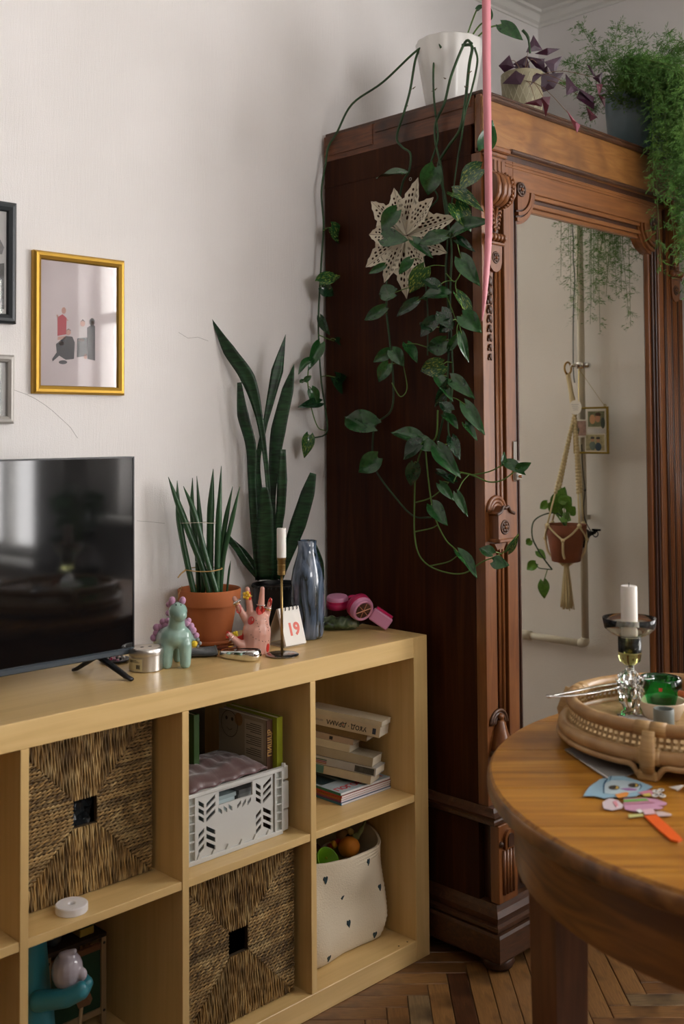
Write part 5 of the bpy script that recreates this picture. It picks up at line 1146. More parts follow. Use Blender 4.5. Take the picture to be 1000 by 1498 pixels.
# green slate board in a wooden stand behind the toy
yb_ = .235; pR0 = onY(150, 1372, yb_); x_r = pR0.x; x_l = onY(69, 1412, yb_).x; zt_ = .232
t = thing('toy_chalkboard', 'small green toy chalkboard in a pale wooden frame', 'toy chalkboard', ((x_l+x_r)/2, yb_, ZL)); pine = mat('pale_pine', (.30, .20, .10), .6); pdk = mat('red_pine', (.16, .065, .025), .6)
for xx in (x_l, x_r): 
    pp = MB().box((xx-.006, yb_-.006, ZL+.0008), (xx+.006, yb_+.006, zt_), .001).build('post', pine, t)
    for z in (zt_-.012, ZL+.03): MB().tube([(xx, yb_-.0065, z), (xx, yb_-.0055, z)], .003, 8).build('screw', mat('black_screw', (.01, .01, .01), .4), pp)
MB().box((x_l+.006, yb_-.004, zt_-.024), (x_r-.006, yb_+.004, zt_-.012)).build('rail', pdk, t); MB().box((x_l+.006, yb_-.004, ZL+.024), (x_r-.006, yb_+.004, ZL+.036)).build('rail', pine, t)
MB().box((x_l+.006, yb_, ZL+.036), (x_r-.006, yb_+.003, zt_-.024)).build('slate', mat('green_slate', (.012, .045, .020), .6), t)
MB().box((x_l-.006, yb_-.006, zt_), (x_r+.006, yb_+.07, zt_+.008)).build('top_tray', mat('dark_tray', (.03, .016, .008), .6), t)
for xx in (x_l, x_r): MB().box((xx-.006, yb_+.058, ZL+.0008), (xx+.006, yb_+.070, zt_)).build('post', pine, t)
px_ = onY(123, 1372, yb_+.02); t = thing('wooden_block', 'yellow wooden block on top of the toy chalkboard', 'toy block', (px_.x, yb_+.03, zt_+.008)); MB().box((px_.x-.017, yb_+.008, zt_+.0083), (px_.x+.017, yb_+.040, zt_+.0243), .0015).build('block', mat('yellow_block', (.42, .29, .05), .5), t); MB().box((px_.x-.0165, yb_+.0085, zt_+.0244), (px_.x+.0165, yb_+.0395, zt_+.0262)).build('painted_top', mat('green_paint', (.05, .08, .02), .5), t)
px_ = onY(71, 1393, yb_+.02); t = thing('grey_bauble', 'dark grey round bauble with a loop of string by the teal toy', 'bauble', (px_.x, yb_+.02, zt_+.008)); MB().ball((px_.x+.01, yb_+.02, zt_+.0265), .018, 16, 12).build('ball', mat('slate_ball', (.05, .055, .055), .35), t, True); MB().tube(bez([(px_.x+.01, yb_+.02, zt_+.042), (px_.x+.004, yb_+.015, zt_+.055), (px_.x+.014, yb_+.01, zt_+.066)], 6), .0018, 6).build('string_loop', strm, t, True)
q = LT(700, 980, .02); t = thing('tool_hammer', 'little toy mallet leaning on the chalkboard', 'toy', (q.x, q.y, ZL)); b = MB(); b.obox(LT(660, 940, .05), (RT+UP*.4).normalized(), (UP-RT*.4).normalized(), FW, .0125, .010, .01); b.build('mallet_head', mat('striped_pine', (.16, .075, .035), .6), t); MB().tube([LT(640, 980, .05), zl(LT(590, 1150, .05), ZL+.004)], .004, 8).build('handle', pine, t, True)
q = LT(400, 1185, -.095); t = thing('toy_car', 'red and orange toy ball at the foot of the teal toy', 'toy', zl(q, ZL)); MB().ball(zl(q, ZL+.032), .031, 18, 12, sc=(1.1, 1, 1)).build('toy_shell', mat('rust_toy', (.22, .06, .025), .4), t, True); MB().torus(zl(q, ZL+.045), .026, .006, 24, 8).build('red_rim', mat('red_rim', (.45, .02, .04), .35), t, True); MB().ball(zl(LT(290, 1185, -.095), ZL+.06), .006, 8, 6, sc=(1, 1, 1.6)).build('leaf_tip', mat('lime_tip', (.4, .45, .03), .4), t)
q = LT(880, 1160, .05); t = thing('toy_bag', 'black soft toy bag on the floor of the lower cell', 'toy', zl(q, ZL)); bl = blob([('e', zl(q, ZL+.018), (.05, .04, .0185)), ('e', zl(LT(960, 1160, .06), ZL+.016), (.035, .03, .0165))], .004, 3); bl.v = [(v[0], v[1], max(v[2], ZL+.0004)) for v in bl.v]; bl.build('bag_cloth', mat('black_cloth', (.008, .008, .009), .9), t, True); MB().ball(zl(LT(965, 1135, .02), ZL+.030), .006, 8, 6).build('button', mat('rose_button', (.25, .10, .08), .5), t)
# ================================================================== rattan tray and what stands on the table
rat = ramp_mat('rattan_cane', [(.3, (.30, .155, .055)), (.55, (.42, .245, .10)), (.8, (.52, .34, .16))], (1, 1, 1), 16, .42, .15, 4, .6, .1)
wrapm = ramp_mat('rattan_binding', [(.3, (.34, .19, .065)), (.7, (.48, .30, .12))], (1, 1, 90), 4, .5, .05, 3, .3, .35)
weav = ramp_mat('woven_cane', [(.3, (.30, .18, .07)), (.6, (.46, .31, .14)), (.8, (.58, .44, .24))], (1, 1, 1), 40, .55, 0, 3, .4, .1)
RC = Vector((-.322, -.852, TZ)); RU, RL = .186, .199; ZUp, ZLo = .074, .034
t = thing('rattan_tray', 'round footed rattan tray with woven sides on the table', 'tray', RC)
MB().torus(RC+Vector((0, 0, ZUp)), RU, .0105, 90, 12).build('upper_ring', rat, t, True)
MB().torus(RC+Vector((0, 0, ZLo)), RL, .0115, 90, 12).build('lower_ring', rat, t, True)
MB().lathe([(0, .030), (.192, .030), (.192, .034), (0, .034)], 64, RC).build('base_disc', weav, t)
def strip(b, A, B, C_, D_, th=.0010):
    A, B, C_, D_ = map(Vector, (A, B, C_, D_)); n = (B-A).cross(D_-A).normalized()*th; b.add([A, B, C_, D_, A+n, B+n, C_+n, D_+n], [(3,2,1,0), (4,5,6,7), (0,1,5,4), (1,2,6,5), (2,3,7,6), (3,0,4,7)])
def cyl(a, z, dr=0): f = (z-ZLo)/(ZUp-ZLo); r = RL+(RU-RL)*f-.004+dr; return RC+Vector((r*math.cos(a), r*math.sin(a), z))
b = MB(); nv_ = 110
for i in range(nv_):
    a = 2*PI*i/nv_; da = .40*2*PI/nv_; o_ = .0012
    strip(b, cyl(a-da/2, ZLo+.006, o_), cyl(a+da/2, ZLo+.006, o_), cyl(a+da/2, ZUp-.006, o_), cyl(a-da/2, ZUp-.006, o_))
o = b.build('woven_uprights', weav, t); o['kind'] = 'stuff'
b = MB()
for k_, zz in enumerate((.0455, .0545, .0635)):
    for i in range(nv_*2):
        a0, a1 = 2*PI*i/(nv_*2), 2*PI*(i+1)/(nv_*2); w0 = .0024*math.cos(PI*(i)+k_*PI) if i % 1 == 0 else 0; w1 = .0024*math.cos(PI*(i+1)+k_*PI)
        strip(b, cyl(a0, zz-.0022, w0), cyl(a1, zz-.0022, w1), cyl(a1, zz+.0022, w1), cyl(a0, zz+.0022, w0), .0008)
o = b.build('woven_hoops', weav, t); o['kind'] = 'stuff'
for k_ in range(4):
    a = math.radians(193)+k_*PI/2; rad = Vector((math.cos(a), math.sin(a), 0)); tan = Vector((-rad.y, rad.x, 0))
    # arched thin cane either side of the foot
    for s in (-1, 1):
        P = []
        for (dt, z, rr) in ((.055, .0042, .207), (.075, .008, .207), (.13, .021, .208), (.24, .0215, .209), (.5, .0215, .209), (.785, .0215, .209)):
            P.append(RC+Vector((rr*math.cos(a+s*dt), rr*math.sin(a+s*dt), z)))
        MB().tube(bez(P, 7), .0048, 8).build('foot_cane', rat, t, True)
    fb = MB(); fb.obox(RC+rad*.207+Vector((0, 0, .0075)), tan, rad, Vector((0, 0, 1)), .0155, .0075, .0075); fo = fb.build('foot_binding', wrapm, t); bv = fo.modifiers.new('b', 'BEVEL'); bv.width = .003; bv.segments = 2
    MB().tube([RC+rad*.209+Vector((0, 0, .012)), RC+rad*.213+Vector((0, 0, .035)), RC+rad*.200+Vector((0, 0, .074))], [.012, .0145, .011], 10, flat=.6).build('post_binding', wrapm, t, True)
    for s in (-1, 1):
        da = s*.05
        MB().tube([RC+Vector((RL*math.cos(a+da*q), RL*math.sin(a+da*q), ZLo)) for q in (.2, 1, 1.8)], .0132, 14).build('ring_binding', wrapm, t, True)
        MB().tube([RC+Vector((RU*math.cos(a+da*q), RU*math.sin(a+da*q), ZUp)) for q in (0, 1.2, 2.6)], .0118, 14).build('ring_binding', wrapm, t, True)
TF = TZ+.0345      # floor of the tray
def gmat(name, col, rough=.02, ior=1.48):
    m = mat(name, col, rough, trans=1, ior=ior); return m
clear = gmat('clear_crystal', (.95, .96, .95)); smoke = gmat('smoky_olive_glass', (.62, .62, .26), ior=1.28); smokedark = gmat('thick_olive_glass', (.12, .12, .03)); greeng = gmat('emerald_glass', (.015, .42, .10))
smoket = gmat('pale_smoke_glass', (.82, .82, .76), ior=1.25)
# candle holder
c = view_in(onZ(926, 1052, TF), .016); c.z = TF; k_ = (c-CAM).dot(FW)/F_PX
t = thing('glass_candle_holder', 'olive glass dish on a clear crystal stem standing on the rattan tray', 'candle holder', c)
def hz(py): return (1046-py)*k_
def crystal(a, z): return 1+.20*math.sin(4*a+z*95)+.10*math.sin(7*a-z*140)
MB().lathe([(.0, 0), (.018, 0), (.020, .003), (.012, .010), (.014, .018), (.020, .030), (.021, .045), (.018, .058), (.020, .070), (.013, .078), (.009, .083)], 30, c, wob=crystal).build('crystal_stem', clear, t, 25)
for i in range(7):
    a = 2*PI*i/7; z = hz(998); d_ = Vector((math.cos(a), math.sin(a), 0))
    MB().tube([c+d_*.010+Vector((0, 0, z-.022)), c+d_*.020+Vector((0, 0, z-.004)), c+d_*.027+Vector((0, 0, z+.006))], [.004, .005, .0012], 6, flat=.5).build('crystal_frond', clear, t, 30)
MB().tube([c+Vector((0, 0, hz(1000))), c+Vector((0, 0, hz(968)))], [.009, .007], 12).build('neck', clear, t, True)
z0 = hz(970); z1_ = hz(929); z2 = hz(902)
MB().lathe([(.0, z0), (.010, z0), (.0185, z0+.007), (.0205, z0+.016), (.0205, z1_-.0005), (.0190, z1_-.0005), (.0185, z0+.022), (0, z0+.019)], 44, c).build('olive_cup', smoke, t, True)
MB().lathe([(.0188, z1_), (.024, z1_+.001), (.034, z1_+.005), (.0445, z1_+.015), (.0475, z2), (.0466, z2+.0004), (.0436, z1_+.0158), (.0333, z1_+.0062), (.024, z1_+.0022), (.0188, z1_+.0012)], 44, c, close=True).build('clear_dish', smoket, t, True)
ct = thing('pillar_candle', 'white candle standing in the olive glass holder', 'candle', c+Vector((0, 0, z0+.0195)))
MB().lathe([(.0140, z0+.0195), (.0144, z0+.03), (.0146, hz(858)), (.0138, hz(855.5)), (.006, hz(856.5)), (0, hz(857))], 28, c).build('wax_body', wax, ct, 40)
MB().tube([c+Vector((0, 0, hz(857))), c+Vector((.0008, 0, hz(851)))], .0008, 6).build('wick', inkm, ct)
# emerald votive
c = view_in(onZ(973, 1046, TF), .028); c.z = TF; t = thing('glass_votive', 'thick emerald green glass votive on the rattan tray', 'votive holder', c)
MB().lathe([(0, 0), (.034, 0), (.037, .003), (.0385, .058), (.037, .061), (.0335, .0605), (.0315, .057), (.030, .020), (0, .018)], 44, c).build('votive_body', greeng, t, 60)
b = MB(); fdir = (Vector((CAM.x, CAM.y, 0))-Vector((c.x, c.y, 0))).normalized(); sdir = Vector((-fdir.y, fdir.x, 0)); 
if sdir.dot(RT) < 0: sdir = -sdir
b.obox(c+fdir*.0392+Vector((0, 0, .047)), sdir, Vector((0, 0, 1)), fdir, .003, .003, .0004); b.build('red_sticker', mat('red_sticker', (.55, .05, .03), .4), t)
MB().lathe([(.026, .0185), (.026, .030), (.022, .031), (0, .031)], 28, c).build('tealight', mat('green_tealight', (.05, .35, .12), .4), t, 40)
# cream bowl
c = view_in(onZ(976, 1058, TF), .030); c.z = TF; t = thing('ceramic_bowl', 'small cream ceramic bowl on the rattan tray', 'bowl', c)
MB().lathe([(0, 0), (.026, 0), (.030, .002), (.038, .018), (.0425, .032), (.0415, .0335), (.039, .032), (.034, .018), (.024, .006), (0, .005)], 44, c, wob=lambda a, z: 1+.03*math.sin(2*a+.5)*z/.03).build('bowl_body', mat('cream_glaze', (.68, .56, .40), .35, coat=.2), t, True)
# grey cup
c = view_in(onZ(974, 1075, TF), .012); c.z = TF; t = thing('grey_cup', 'small grey ceramic cylinder cup on the rattan tray', 'cup', c)
MB().lathe([(0, 0), (.0165, 0), (.0172, .001), (.0172, .040), (.0165, .041), (.0140, .0405), (.0135, .037), (.0135, .006), (0, .006)], 32, c).build('cup_body', mat('slate_grey_ceramic', (.16, .18, .165), .45), t, 50)
# orange peg and ribbed white paper on the tray
p = onZ(1003, 1022, TF+.040); t = thing('orange_crayon', 'stub of orange crayon leaning on the votive', 'crayon', Vector((p.x, p.y, TF)))
MB().tube([onZ(993, 1014, TF+.050), onZ(1022, 1022, TF+.048), Vector((onZ(1030, 1040, TF+.03).x, onZ(1030, 1040, TF+.03).y, TF+.007))], [.0055, .006, .006], 10).build('crayon_body', mat('orange_wax', (.60, .16, .05), .5), t, True)
p = onZ(880, 1040, TF); t = thing('ribbed_paper', 'sheet of ribbed white paper lying in the rattan tray', 'paper', p)
b = MB(); A = Vector((-.40, -.77, TF)); ux = Vector((.72, -.69, 0)); uy = Vector((.69, .72, 0)); n_ = 24; vs = []
for s in (0, 1):
    for i in range(n_+1):
        for j in (0, 1): vs.append(A+ux*(.09*j-.005)+uy*(.085*i/n_-.03)+Vector((0, 0, .0012+(.0016 if i % 2 else 0)+.0005*s)))
N_ = 2*(n_+1); b.add(vs, [(2*i, 2*i+1, 2*i+3, 2*i+2) for i in range(n_)]+[(N_+2*i, N_+2*i+2, N_+2*i+3, N_+2*i+1) for i in range(n_)]); b.build('ribbed_sheet', mat('white_paper', (.72, .68, .66), .6), t)
# tongs across the rim
t = thing('serving_tongs', 'polished steel tongs resting across the rim of the tray', 'tongs', onZ(850, 1010, TZ+ZUp+.012)); st_ = mat('polished_steel', (.74, .73, .71), .14, 1)
zt = TZ+ZUp+.0135
for pts in ([(800, 1019), (830, 1013), (880, 1003), (925, 997), (958, 992)], [(800, 1019), (832, 1018), (868, 1013), (905, 1006), (925, 1003)]):
    P = [onZ(x, y, zt) for x, y in pts]; MB().tube(bez(P, 6), [.0042]*10+[.0036]*15, 8, flat=.45).build('tong_arm', st_, t, True) if False else MB().tube(bez(P, 6), .0038, 8, flat=.45).build('tong_arm', st_, t, True)
MB().ball(onZ(803, 1018.5, zt), .006, 10, 8, sc=(1, 1, .5)).build('tong_hinge', st_, t, True)
# clear sleeve half under the tray
t = thing('plastic_sleeve', 'clear plastic sleeve lying half under the rattan tray', 'plastic sleeve', onZ(870, 1110, TZ))
b = MB(); q = [onZ(x, y, TZ+.0012) for x, y in ((827, 1097), (846, 1092), (935, 1112), (960, 1120), (912, 1137), (888, 1139))]; m_ = len(q)
b.prism([(p.x, p.y) for p in q], lambda u, v, h: (u, v, TZ+.0006+h), 0, .0022); b.build('sleeve_sheet', mat('grey_clear_film', (.32, .31, .29), .10, spec=.8), t)
MB().tube([onZ(827, 1097, TZ+.0038), onZ(888, 1138.5, TZ+.0038)], .0020, 6).build('folded_edge', mat('silver_fold', (.45, .44, .43), .12, .6), t, True)
# drawn paper figure on an orange stick
t = thing('paper_puppet', 'hand drawn paper cutout figure with blue hair on an orange stick', 'paper puppet', onZ(905, 1165, TZ))
def ZP(X, Y): return (840+X/6.25, 1120+Y/6.25)
def flat(name, pts, col, lvl, rough=.6, th=.0004, par=None):
    P = [onZ(*ZP(X, Y), TZ+.001) for X, Y in pts]; z = TZ+.0010+lvl*.00045
    b = MB(); b.prism([(p.x, p.y) for p in P], lambda u, v, h: (u, v, z+h), 0, th); return b.build(name, mat('paper_'+name, col, rough), par or t)
def ov(cx, cy, rx, ry, n=12): return [(cx+rx*math.cos(2*PI*i/n), cy+ry*math.sin(2*PI*i/n)) for i in range(n)]
flat('stick', [(635,470), (745,460), (860,560), (960,655), (985,685), (945,705), (880,690), (760,590)], (.72, .10, .006), 0, .4, .002)
hr = flat('hair_paper', [(80,290), (130,210), (230,140), (330,108), (450,108), (580,150), (650,180), (715,205), (640,250), (560,292), (450,302), (330,302), (270,312), (180,290)], (.26, .42, .52), 4)
flat('face_paper', [(275,180), (340,150), (450,150), (560,170), (610,210), (570,250), (450,275), (330,275), (275,265)], (.42, .52, .56), 5)
for pts in ([(280,150), (262,200), (265,270), (272,270), (272,200), (290,152)], [(600,180), (617,205), (600,235), (593,232), (607,205), (592,182)], [(330,112), (320,150), (326,150), (340,113)], [(300,120), (288,160), (294,160), (310,120)]): flat('pencil_line', pts, (.03, .10, .19), 6)
for (x, y) in ((362, 218), (540, 197)):
    flat('drawn_eye', ov(x, y, 52, 20), (.06, .05, .04), 6); flat('drawn_iris', ov(x+16, y+2, 22, 12), (.55, .36, .06), 7); flat('drawn_pupil', ov(x+6, y+2, 12, 11), (.012, .012, .012), 8)
flat('drawn_mouth', [(420,228), (500,222), (572,235), (560,245), (480,245)], (.33, .13, .36), 6)
flat('sleeve_paper', [(255,345), (320,308), (400,330), (445,370), (432,398), (340,420), (265,402)], (.58, .48, .50), 3)
flat('sleeve_stripe', [(350,345), (380,335), (400,380), (380,395)], (.66, .25, .30), 5); flat('collar_patch', [(370,285), (470,262), (498,270), (480,300), (400,318)], (.66, .25, .04), 7)
flat('dress_paper', [(450,315), (640,305), (760,320), (845,352), (835,372), (760,378), (812,392), (790,408), (690,412), (560,432), (462,412), (445,360)], (.50, .25, .36), 3)
flat('dress_band', [(448,328), (650,315), (680,335), (450,350)], (.15, .36, .08), 5); flat('dress_band', [(450,352), (690,337), (730,355), (455,372)], (.42, .18, .25), 5)
flat('scarf_paper', [(575,262), (690,235), (720,262), (700,295), (640,285)], (.55, .20, .28), 5); flat('scarf_patch', [(620,280), (690,270), (700,296), (640,300)], (.55, .45, .08), 6)
for i, (x, y) in enumerate(((740, 252), (790, 240), (775, 280), (805, 295), (735, 290))): flat('flower_paper', ov(x, y, 32, 15, 8), (.60, .58, .54), 6); flat('flower_line', ov(x+8, y, 9, 5, 8), (.03, .03, .03), 7)
flat('leg_paper', [(490,458), (620,450), (632,470), (500,486)], (.50, .48, .18), 3); flat('leg_paper', [(620,418), (720,408), (742,456), (640,462)], (.60, .38, .42), 5); flat('shoe_paper', [(560,425), (600,415), (625,440), (590,450)], (.6, .6, .56), 6); flat('leg_paper', [(740,430), (800,430), (890,455), (880,468), (760,472)], (.55, .42, .40), 3)
# white paper star scrap
p = onZ(995, 1160, TZ); t = thing('paper_scrap', 'crumpled white paper scrap beside the tray foot', 'paper', p)
b = MB(); rg = random.Random(4); ring = []
for i in range(10): a = 2*PI*i/10; r_ = (.022 if i % 2 else .009); ring.append(onZ(1000, 1158, TZ)+Vector((r_*math.cos(a), r_*math.sin(a), .002+rg.uniform(0, .012))))
ctr_ = onZ(1000, 1158, TZ)+Vector((0, 0, .008)); b.add(ring+[ctr_]+[q-Vector((0, 0, .0008)) for q in ring]+[ctr_-Vector((0, 0, .0008))], [(i, (i+1) % 10, 10) for i in range(10)]+[(11+(i+1) % 10, 11+i, 21) for i in range(10)]+[(i, 11+i, 11+(i+1) % 10, (i+1) % 10) for i in range(10)])
b.v = [(v[0], v[1], max(v[2], TZ+.0006)) for v in b.v]; b.build('folded_paper', papw, t)
# ================================================================== plants on the wardrobe
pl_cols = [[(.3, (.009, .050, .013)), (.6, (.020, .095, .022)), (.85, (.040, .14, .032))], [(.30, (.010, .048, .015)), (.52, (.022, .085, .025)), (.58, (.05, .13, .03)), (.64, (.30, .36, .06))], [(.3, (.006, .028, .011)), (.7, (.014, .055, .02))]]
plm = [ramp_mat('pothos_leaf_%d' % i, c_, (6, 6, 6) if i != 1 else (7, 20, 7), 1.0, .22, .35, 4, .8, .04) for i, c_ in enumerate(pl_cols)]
vinem = mat('pothos_vine', (.022, .060, .018), .5, var=.4, vscale=25); vinel = mat('pothos_light_vine', (.10, .20, .035), .5)
def leaf_mesh(seed, heart=True):
    rg = random.Random(seed); nu, nv = 10, 6; vs = []; bend = rg.uniform(.10, .28); fold = rg.uniform(.12, .30); tw = rg.uniform(-.25, .25); skew = rg.uniform(-.05, .05)
    for s in (0, 1):
        for i in range(nu+1):
            u = i/nu; w = (math.sin(PI*min(1, u*.97+.03)**.62)**.9)*.5 if heart else math.sin(PI*u)*.5
            w = max(w, .0)*(1 if u < .97 else .4)
            for j in range(-nv//2, nv//2+1):
                v = j/(nv/2); back = (.10*abs(v)**1.5*(1-u)**6*-1.6) if heart else 0
                x = u+back*1; y = w*v+skew*math.sin(PI*u); z = -bend*u*u+fold*abs(v)*w*.9+tw*v*w*u+.018*math.sin(9*u+3*v)-.012*s*0
                vs.append((x, y, z-(.008 if s else 0)))
    m = nv+1; k = (nu+1)*m; fs = []
    for i in range(nu):
        for j in range(nv): a = i*m+j; fs += [(a, a+m, a+m+1, a+1), (k+a, k+a+1, k+a+m+1, k+a+m)]
    return MB().add(vs, fs)
LM = []
for sd in range(7):
    row = []
    for m in plm:
        b = leaf_mesh(sd); o = b.build('leaf', m, None, True); row.append(o.data); bpy.data.objects.remove(o)
    LM.append(row)
lrg = random.Random(21)
def put_leaf(par, B, Tp, wid, mi=0, tilt=None, name='leaf', face=None):
    """a leaf from its stalk end B to its tip Tp, wid wide, roughly facing the room"""
    B, Tp = Vector(B), Vector(Tp); d = Tp-B; Ln = d.length; d.normalize()
    f = (face or -FW)+RT*lrg.uniform(-.45, .45)+UP*lrg.uniform(-.1, .55); n = (f-d*f.dot(d)).normalized(); s = n.cross(d).normalized()
    M_ = Matrix((d*Ln, s*wid, n*Ln)).transposed().to_4x4(); M_.translation = B-root_loc(par)
    o = bpy.data.objects.new(name, LM[lrg.randrange(7)][mi]); COL.objects.link(o); o.parent = par; o.matrix_local = M_; return o
# white scalloped pot
WP = Vector((.165, .042, WZ+.0068)); t = PO = thing('trailing_pothos', 'trailing pothos in a white scalloped pot, vines hanging down the wardrobe side', 'potted plant', WP)
potw = mat('white_porcelain', (.72, .71, .68), .3, coat=.3)
MB().lathe([(0, 0), (.056, 0), (.060, .003), (.068, .05), (.080, .13), (.090, .195), (.087, .198), (.083, .190), (.074, .12), (.070, .105), (0, .105)], 96, WP, wob=lambda a, z: 1+(.016*math.cos(14*a) if z > .02 else 0)*min(1, z/.10)).build('pot', potw, t, True)
MB().lathe([(.074, .160), (.04, .166), (0, .168)], 28, WP).build('soil', soil, t, True)
XV = .012
def vx(pts, xs=XV): return [onX(x, y, xs if not isinstance(xs, list) else xs[i]) for i, (x, y) in enumerate(pts)]
def over(pts, n_top):   # first n_top points lie above the wardrobe edge, on the pot's side
    out = []
    for (x, y) in pts:
        z = onX(x, y, .02).z; out.append(onX(x, y, XV+.010+max(0, min(.065, (z-WZ-.025)*1.1))))
    return out
VINES = [(over([(676,66), (690,68), (686,95), (680,150), (672,190), (655,215), (641,240), (645,265), (653,300), (655,340), (652,400), (657,470), (655,540), (650,600), (640,645)], 4), .0042, 0),
         (over([(636,66), (618,69), (608,85), (600,130), (592,160), (580,200), (588,215), (600,225), (598,250), (588,270), (578,330), (568,380), (565,450), (570,500), (575,560), (572,600), (550,620), (545,645), (548,685), (580,730), (605,755), (630,757)], 5), .0034, 0),
         (over([(645,70), (640,64), (634,95), (634,135), (637,170), (640,205), (630,240), (632,270), (640,290), (625,310), (620,345), (620,390), (625,450), (625,520)], 4), .0030, 0),
         (over([(690,64), (680,62), (660,110), (650,150), (637,180), (637,210), (645,245), (650,300), (660,360), (658,430), (660,500), (662,560), (655,620), (660,650)], 4), .0038, 0),
         (over([(694,70), (698,90), (690,130), (680,165), (675,200), (668,240), (660,300)], 3), .0030, 0),
         (vx([(640,600), (637,640), (618,655), (608,690), (606,740), (606,780), (612,810), (628,828), (655,838), (680,838), (705,822), (730,812), (745,800)]), .0023, 1),
         (vx([(622,660), (625,690), (630,730), (637,760), (652,790), (668,806), (690,836)]), .0022, 1), (vx([(608,735), (630,728), (650,712), (660,700)]), .0018, 1), (vx([(606,778), (630,773), (640,768)]), .0018, 1),
         (vx([(628,828), (655,822), (670,812)]), .0018, 1), (vx([(668,690), (690,695), (715,705), (735,702), (752,690)]), .0022, 1), (vx([(690,695), (715,690), (735,680), (742,676)]), .0018, 1), (vx([(656,440), (668,470), (676,465)]), .0016, 1), (vx([(573,560), (585,580), (595,568), (590,535)]), .0016, 1), (vx([(652,400), (665,412), (676,392), (674,378)]), .0018, 1)]
# the vine that crosses to the wall and drops beside the wardrobe
wl = [onX(640,64,.10), onX(612,72,.085), onX(560,120,.06), onX(515,152,.045), onX(493,193,.03)]+[onY(x, y, .375) for x, y in ((480,215), (476,240), (470,280), (473,330), (470,380), (466,450), (466,500), (470,560), (476,600), (478,632), (462,640), (452,638))]
VINES.append((wl, .0032, 0)); VINES.append(([onY(x, y, .37) for x, y in ((452,530), (450,560), (456,600), (465,625), (476,630))], .0020, 1)); VINES.append(([onY(x, y, .365) for x, y in ((466,490), (480,496), (492,500))], .0016, 1))
allv = []
for P, r_, li in VINES:
    Q = bez(P, 6); rr = [r_*(1-.35*i/(len(Q)-1)) for i in range(len(Q))]; MB().tube(Q, rr, 8).build('vine', vinel if li else vinem, t, True); allv += Q
for (x, y) in ((604, 130), (596, 155), (636, 132), (652, 115), (640, 165), (684, 108), (680, 128), (676, 155)):   # aerial roots
    p = onX(x, y, .03); MB().tube([p, p+Vector((0, lrg.uniform(-.012, .012), .004)), p+Vector((-.003, lrg.uniform(-.016, .016), -.002))], [.0015, .001, .0006], 5).build('aerial_root', mat('dry_root', (.14, .10, .05), .8), t)
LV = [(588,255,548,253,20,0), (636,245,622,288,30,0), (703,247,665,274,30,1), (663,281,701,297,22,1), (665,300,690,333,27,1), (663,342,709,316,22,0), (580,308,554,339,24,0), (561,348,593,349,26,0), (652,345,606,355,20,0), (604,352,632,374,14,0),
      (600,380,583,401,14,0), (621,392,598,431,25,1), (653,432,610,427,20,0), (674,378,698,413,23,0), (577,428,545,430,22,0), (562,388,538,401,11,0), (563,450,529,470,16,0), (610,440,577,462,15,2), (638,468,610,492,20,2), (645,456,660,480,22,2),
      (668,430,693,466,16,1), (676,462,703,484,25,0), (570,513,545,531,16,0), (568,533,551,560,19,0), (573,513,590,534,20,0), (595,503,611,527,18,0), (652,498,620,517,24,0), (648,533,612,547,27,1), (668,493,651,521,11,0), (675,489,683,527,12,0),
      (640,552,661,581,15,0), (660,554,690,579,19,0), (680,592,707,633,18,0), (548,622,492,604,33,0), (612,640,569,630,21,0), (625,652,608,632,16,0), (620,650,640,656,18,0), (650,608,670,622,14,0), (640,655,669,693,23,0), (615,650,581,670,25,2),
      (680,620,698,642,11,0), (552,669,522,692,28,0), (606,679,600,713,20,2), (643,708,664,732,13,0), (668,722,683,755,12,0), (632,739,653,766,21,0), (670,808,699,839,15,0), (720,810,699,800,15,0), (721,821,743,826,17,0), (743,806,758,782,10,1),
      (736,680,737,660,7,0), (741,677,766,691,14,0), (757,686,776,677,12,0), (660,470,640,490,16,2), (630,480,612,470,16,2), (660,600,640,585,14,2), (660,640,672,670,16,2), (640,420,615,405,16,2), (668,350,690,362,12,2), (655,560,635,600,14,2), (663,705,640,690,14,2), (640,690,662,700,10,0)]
for (bx_, by_, tx_, ty_, w_, mi) in LV:
    xo = XV-lrg.uniform(.014, .042); k_ = 2.72/F_PX
    B = onX(bx_, by_, xo); Tp = onX(tx_, ty_, xo-lrg.uniform(-.012, .02)); put_leaf(t, B, Tp, w_*k_*1.12, mi)
    nb = min(allv, key=lambda q: (q-B).length)
    if (nb-B).length < .10: MB().tube(bez([nb, nb.lerp(B, .5)+Vector((-.004, 0, .004)), B], 4), .0013, 5).build('petiole', vinel, t, True)
for (bx_, by_, tx_, ty_, w_, mi, yy) in ((484,333,507,360,27,1,.34), (468,413,500,398,23,1,.34), (470,420,490,432,20,2,.35), (468,503,454,537,19,0,.36), (454,526,436,541,13,0,.36), (455,569,467,591,17,0,.36), (468,589,439,593,15,2,.36), (452,637,447,669,19,1,.36), (490,552,523,582,24,2,.33), (468,464,481,491,13,2,.36), (491,497,509,506,11,2,.34), (441,560,447,552,8,0,.36), (446,556,456,549,8,0,.36)):
    B = onY(bx_, by_, yy); Tp = onY(tx_, ty_, yy-lrg.uniform(-.01, .02)); k_ = 2.8/F_PX; put_leaf(t, B, Tp, w_*k_*1.1, mi)
    nb = min(allv, key=lambda q: (q-B).length)
    if (nb-B).length < .12: MB().tube(bez([nb, nb.lerp(B, .5)+Vector((-.003, -.003, .003)), B], 4), .0013, 5).build('petiole', vinel, t, True)
put_leaf(t, onX(707, 217, .0), onX(722, 177, -.005), .030*1.6, 0)
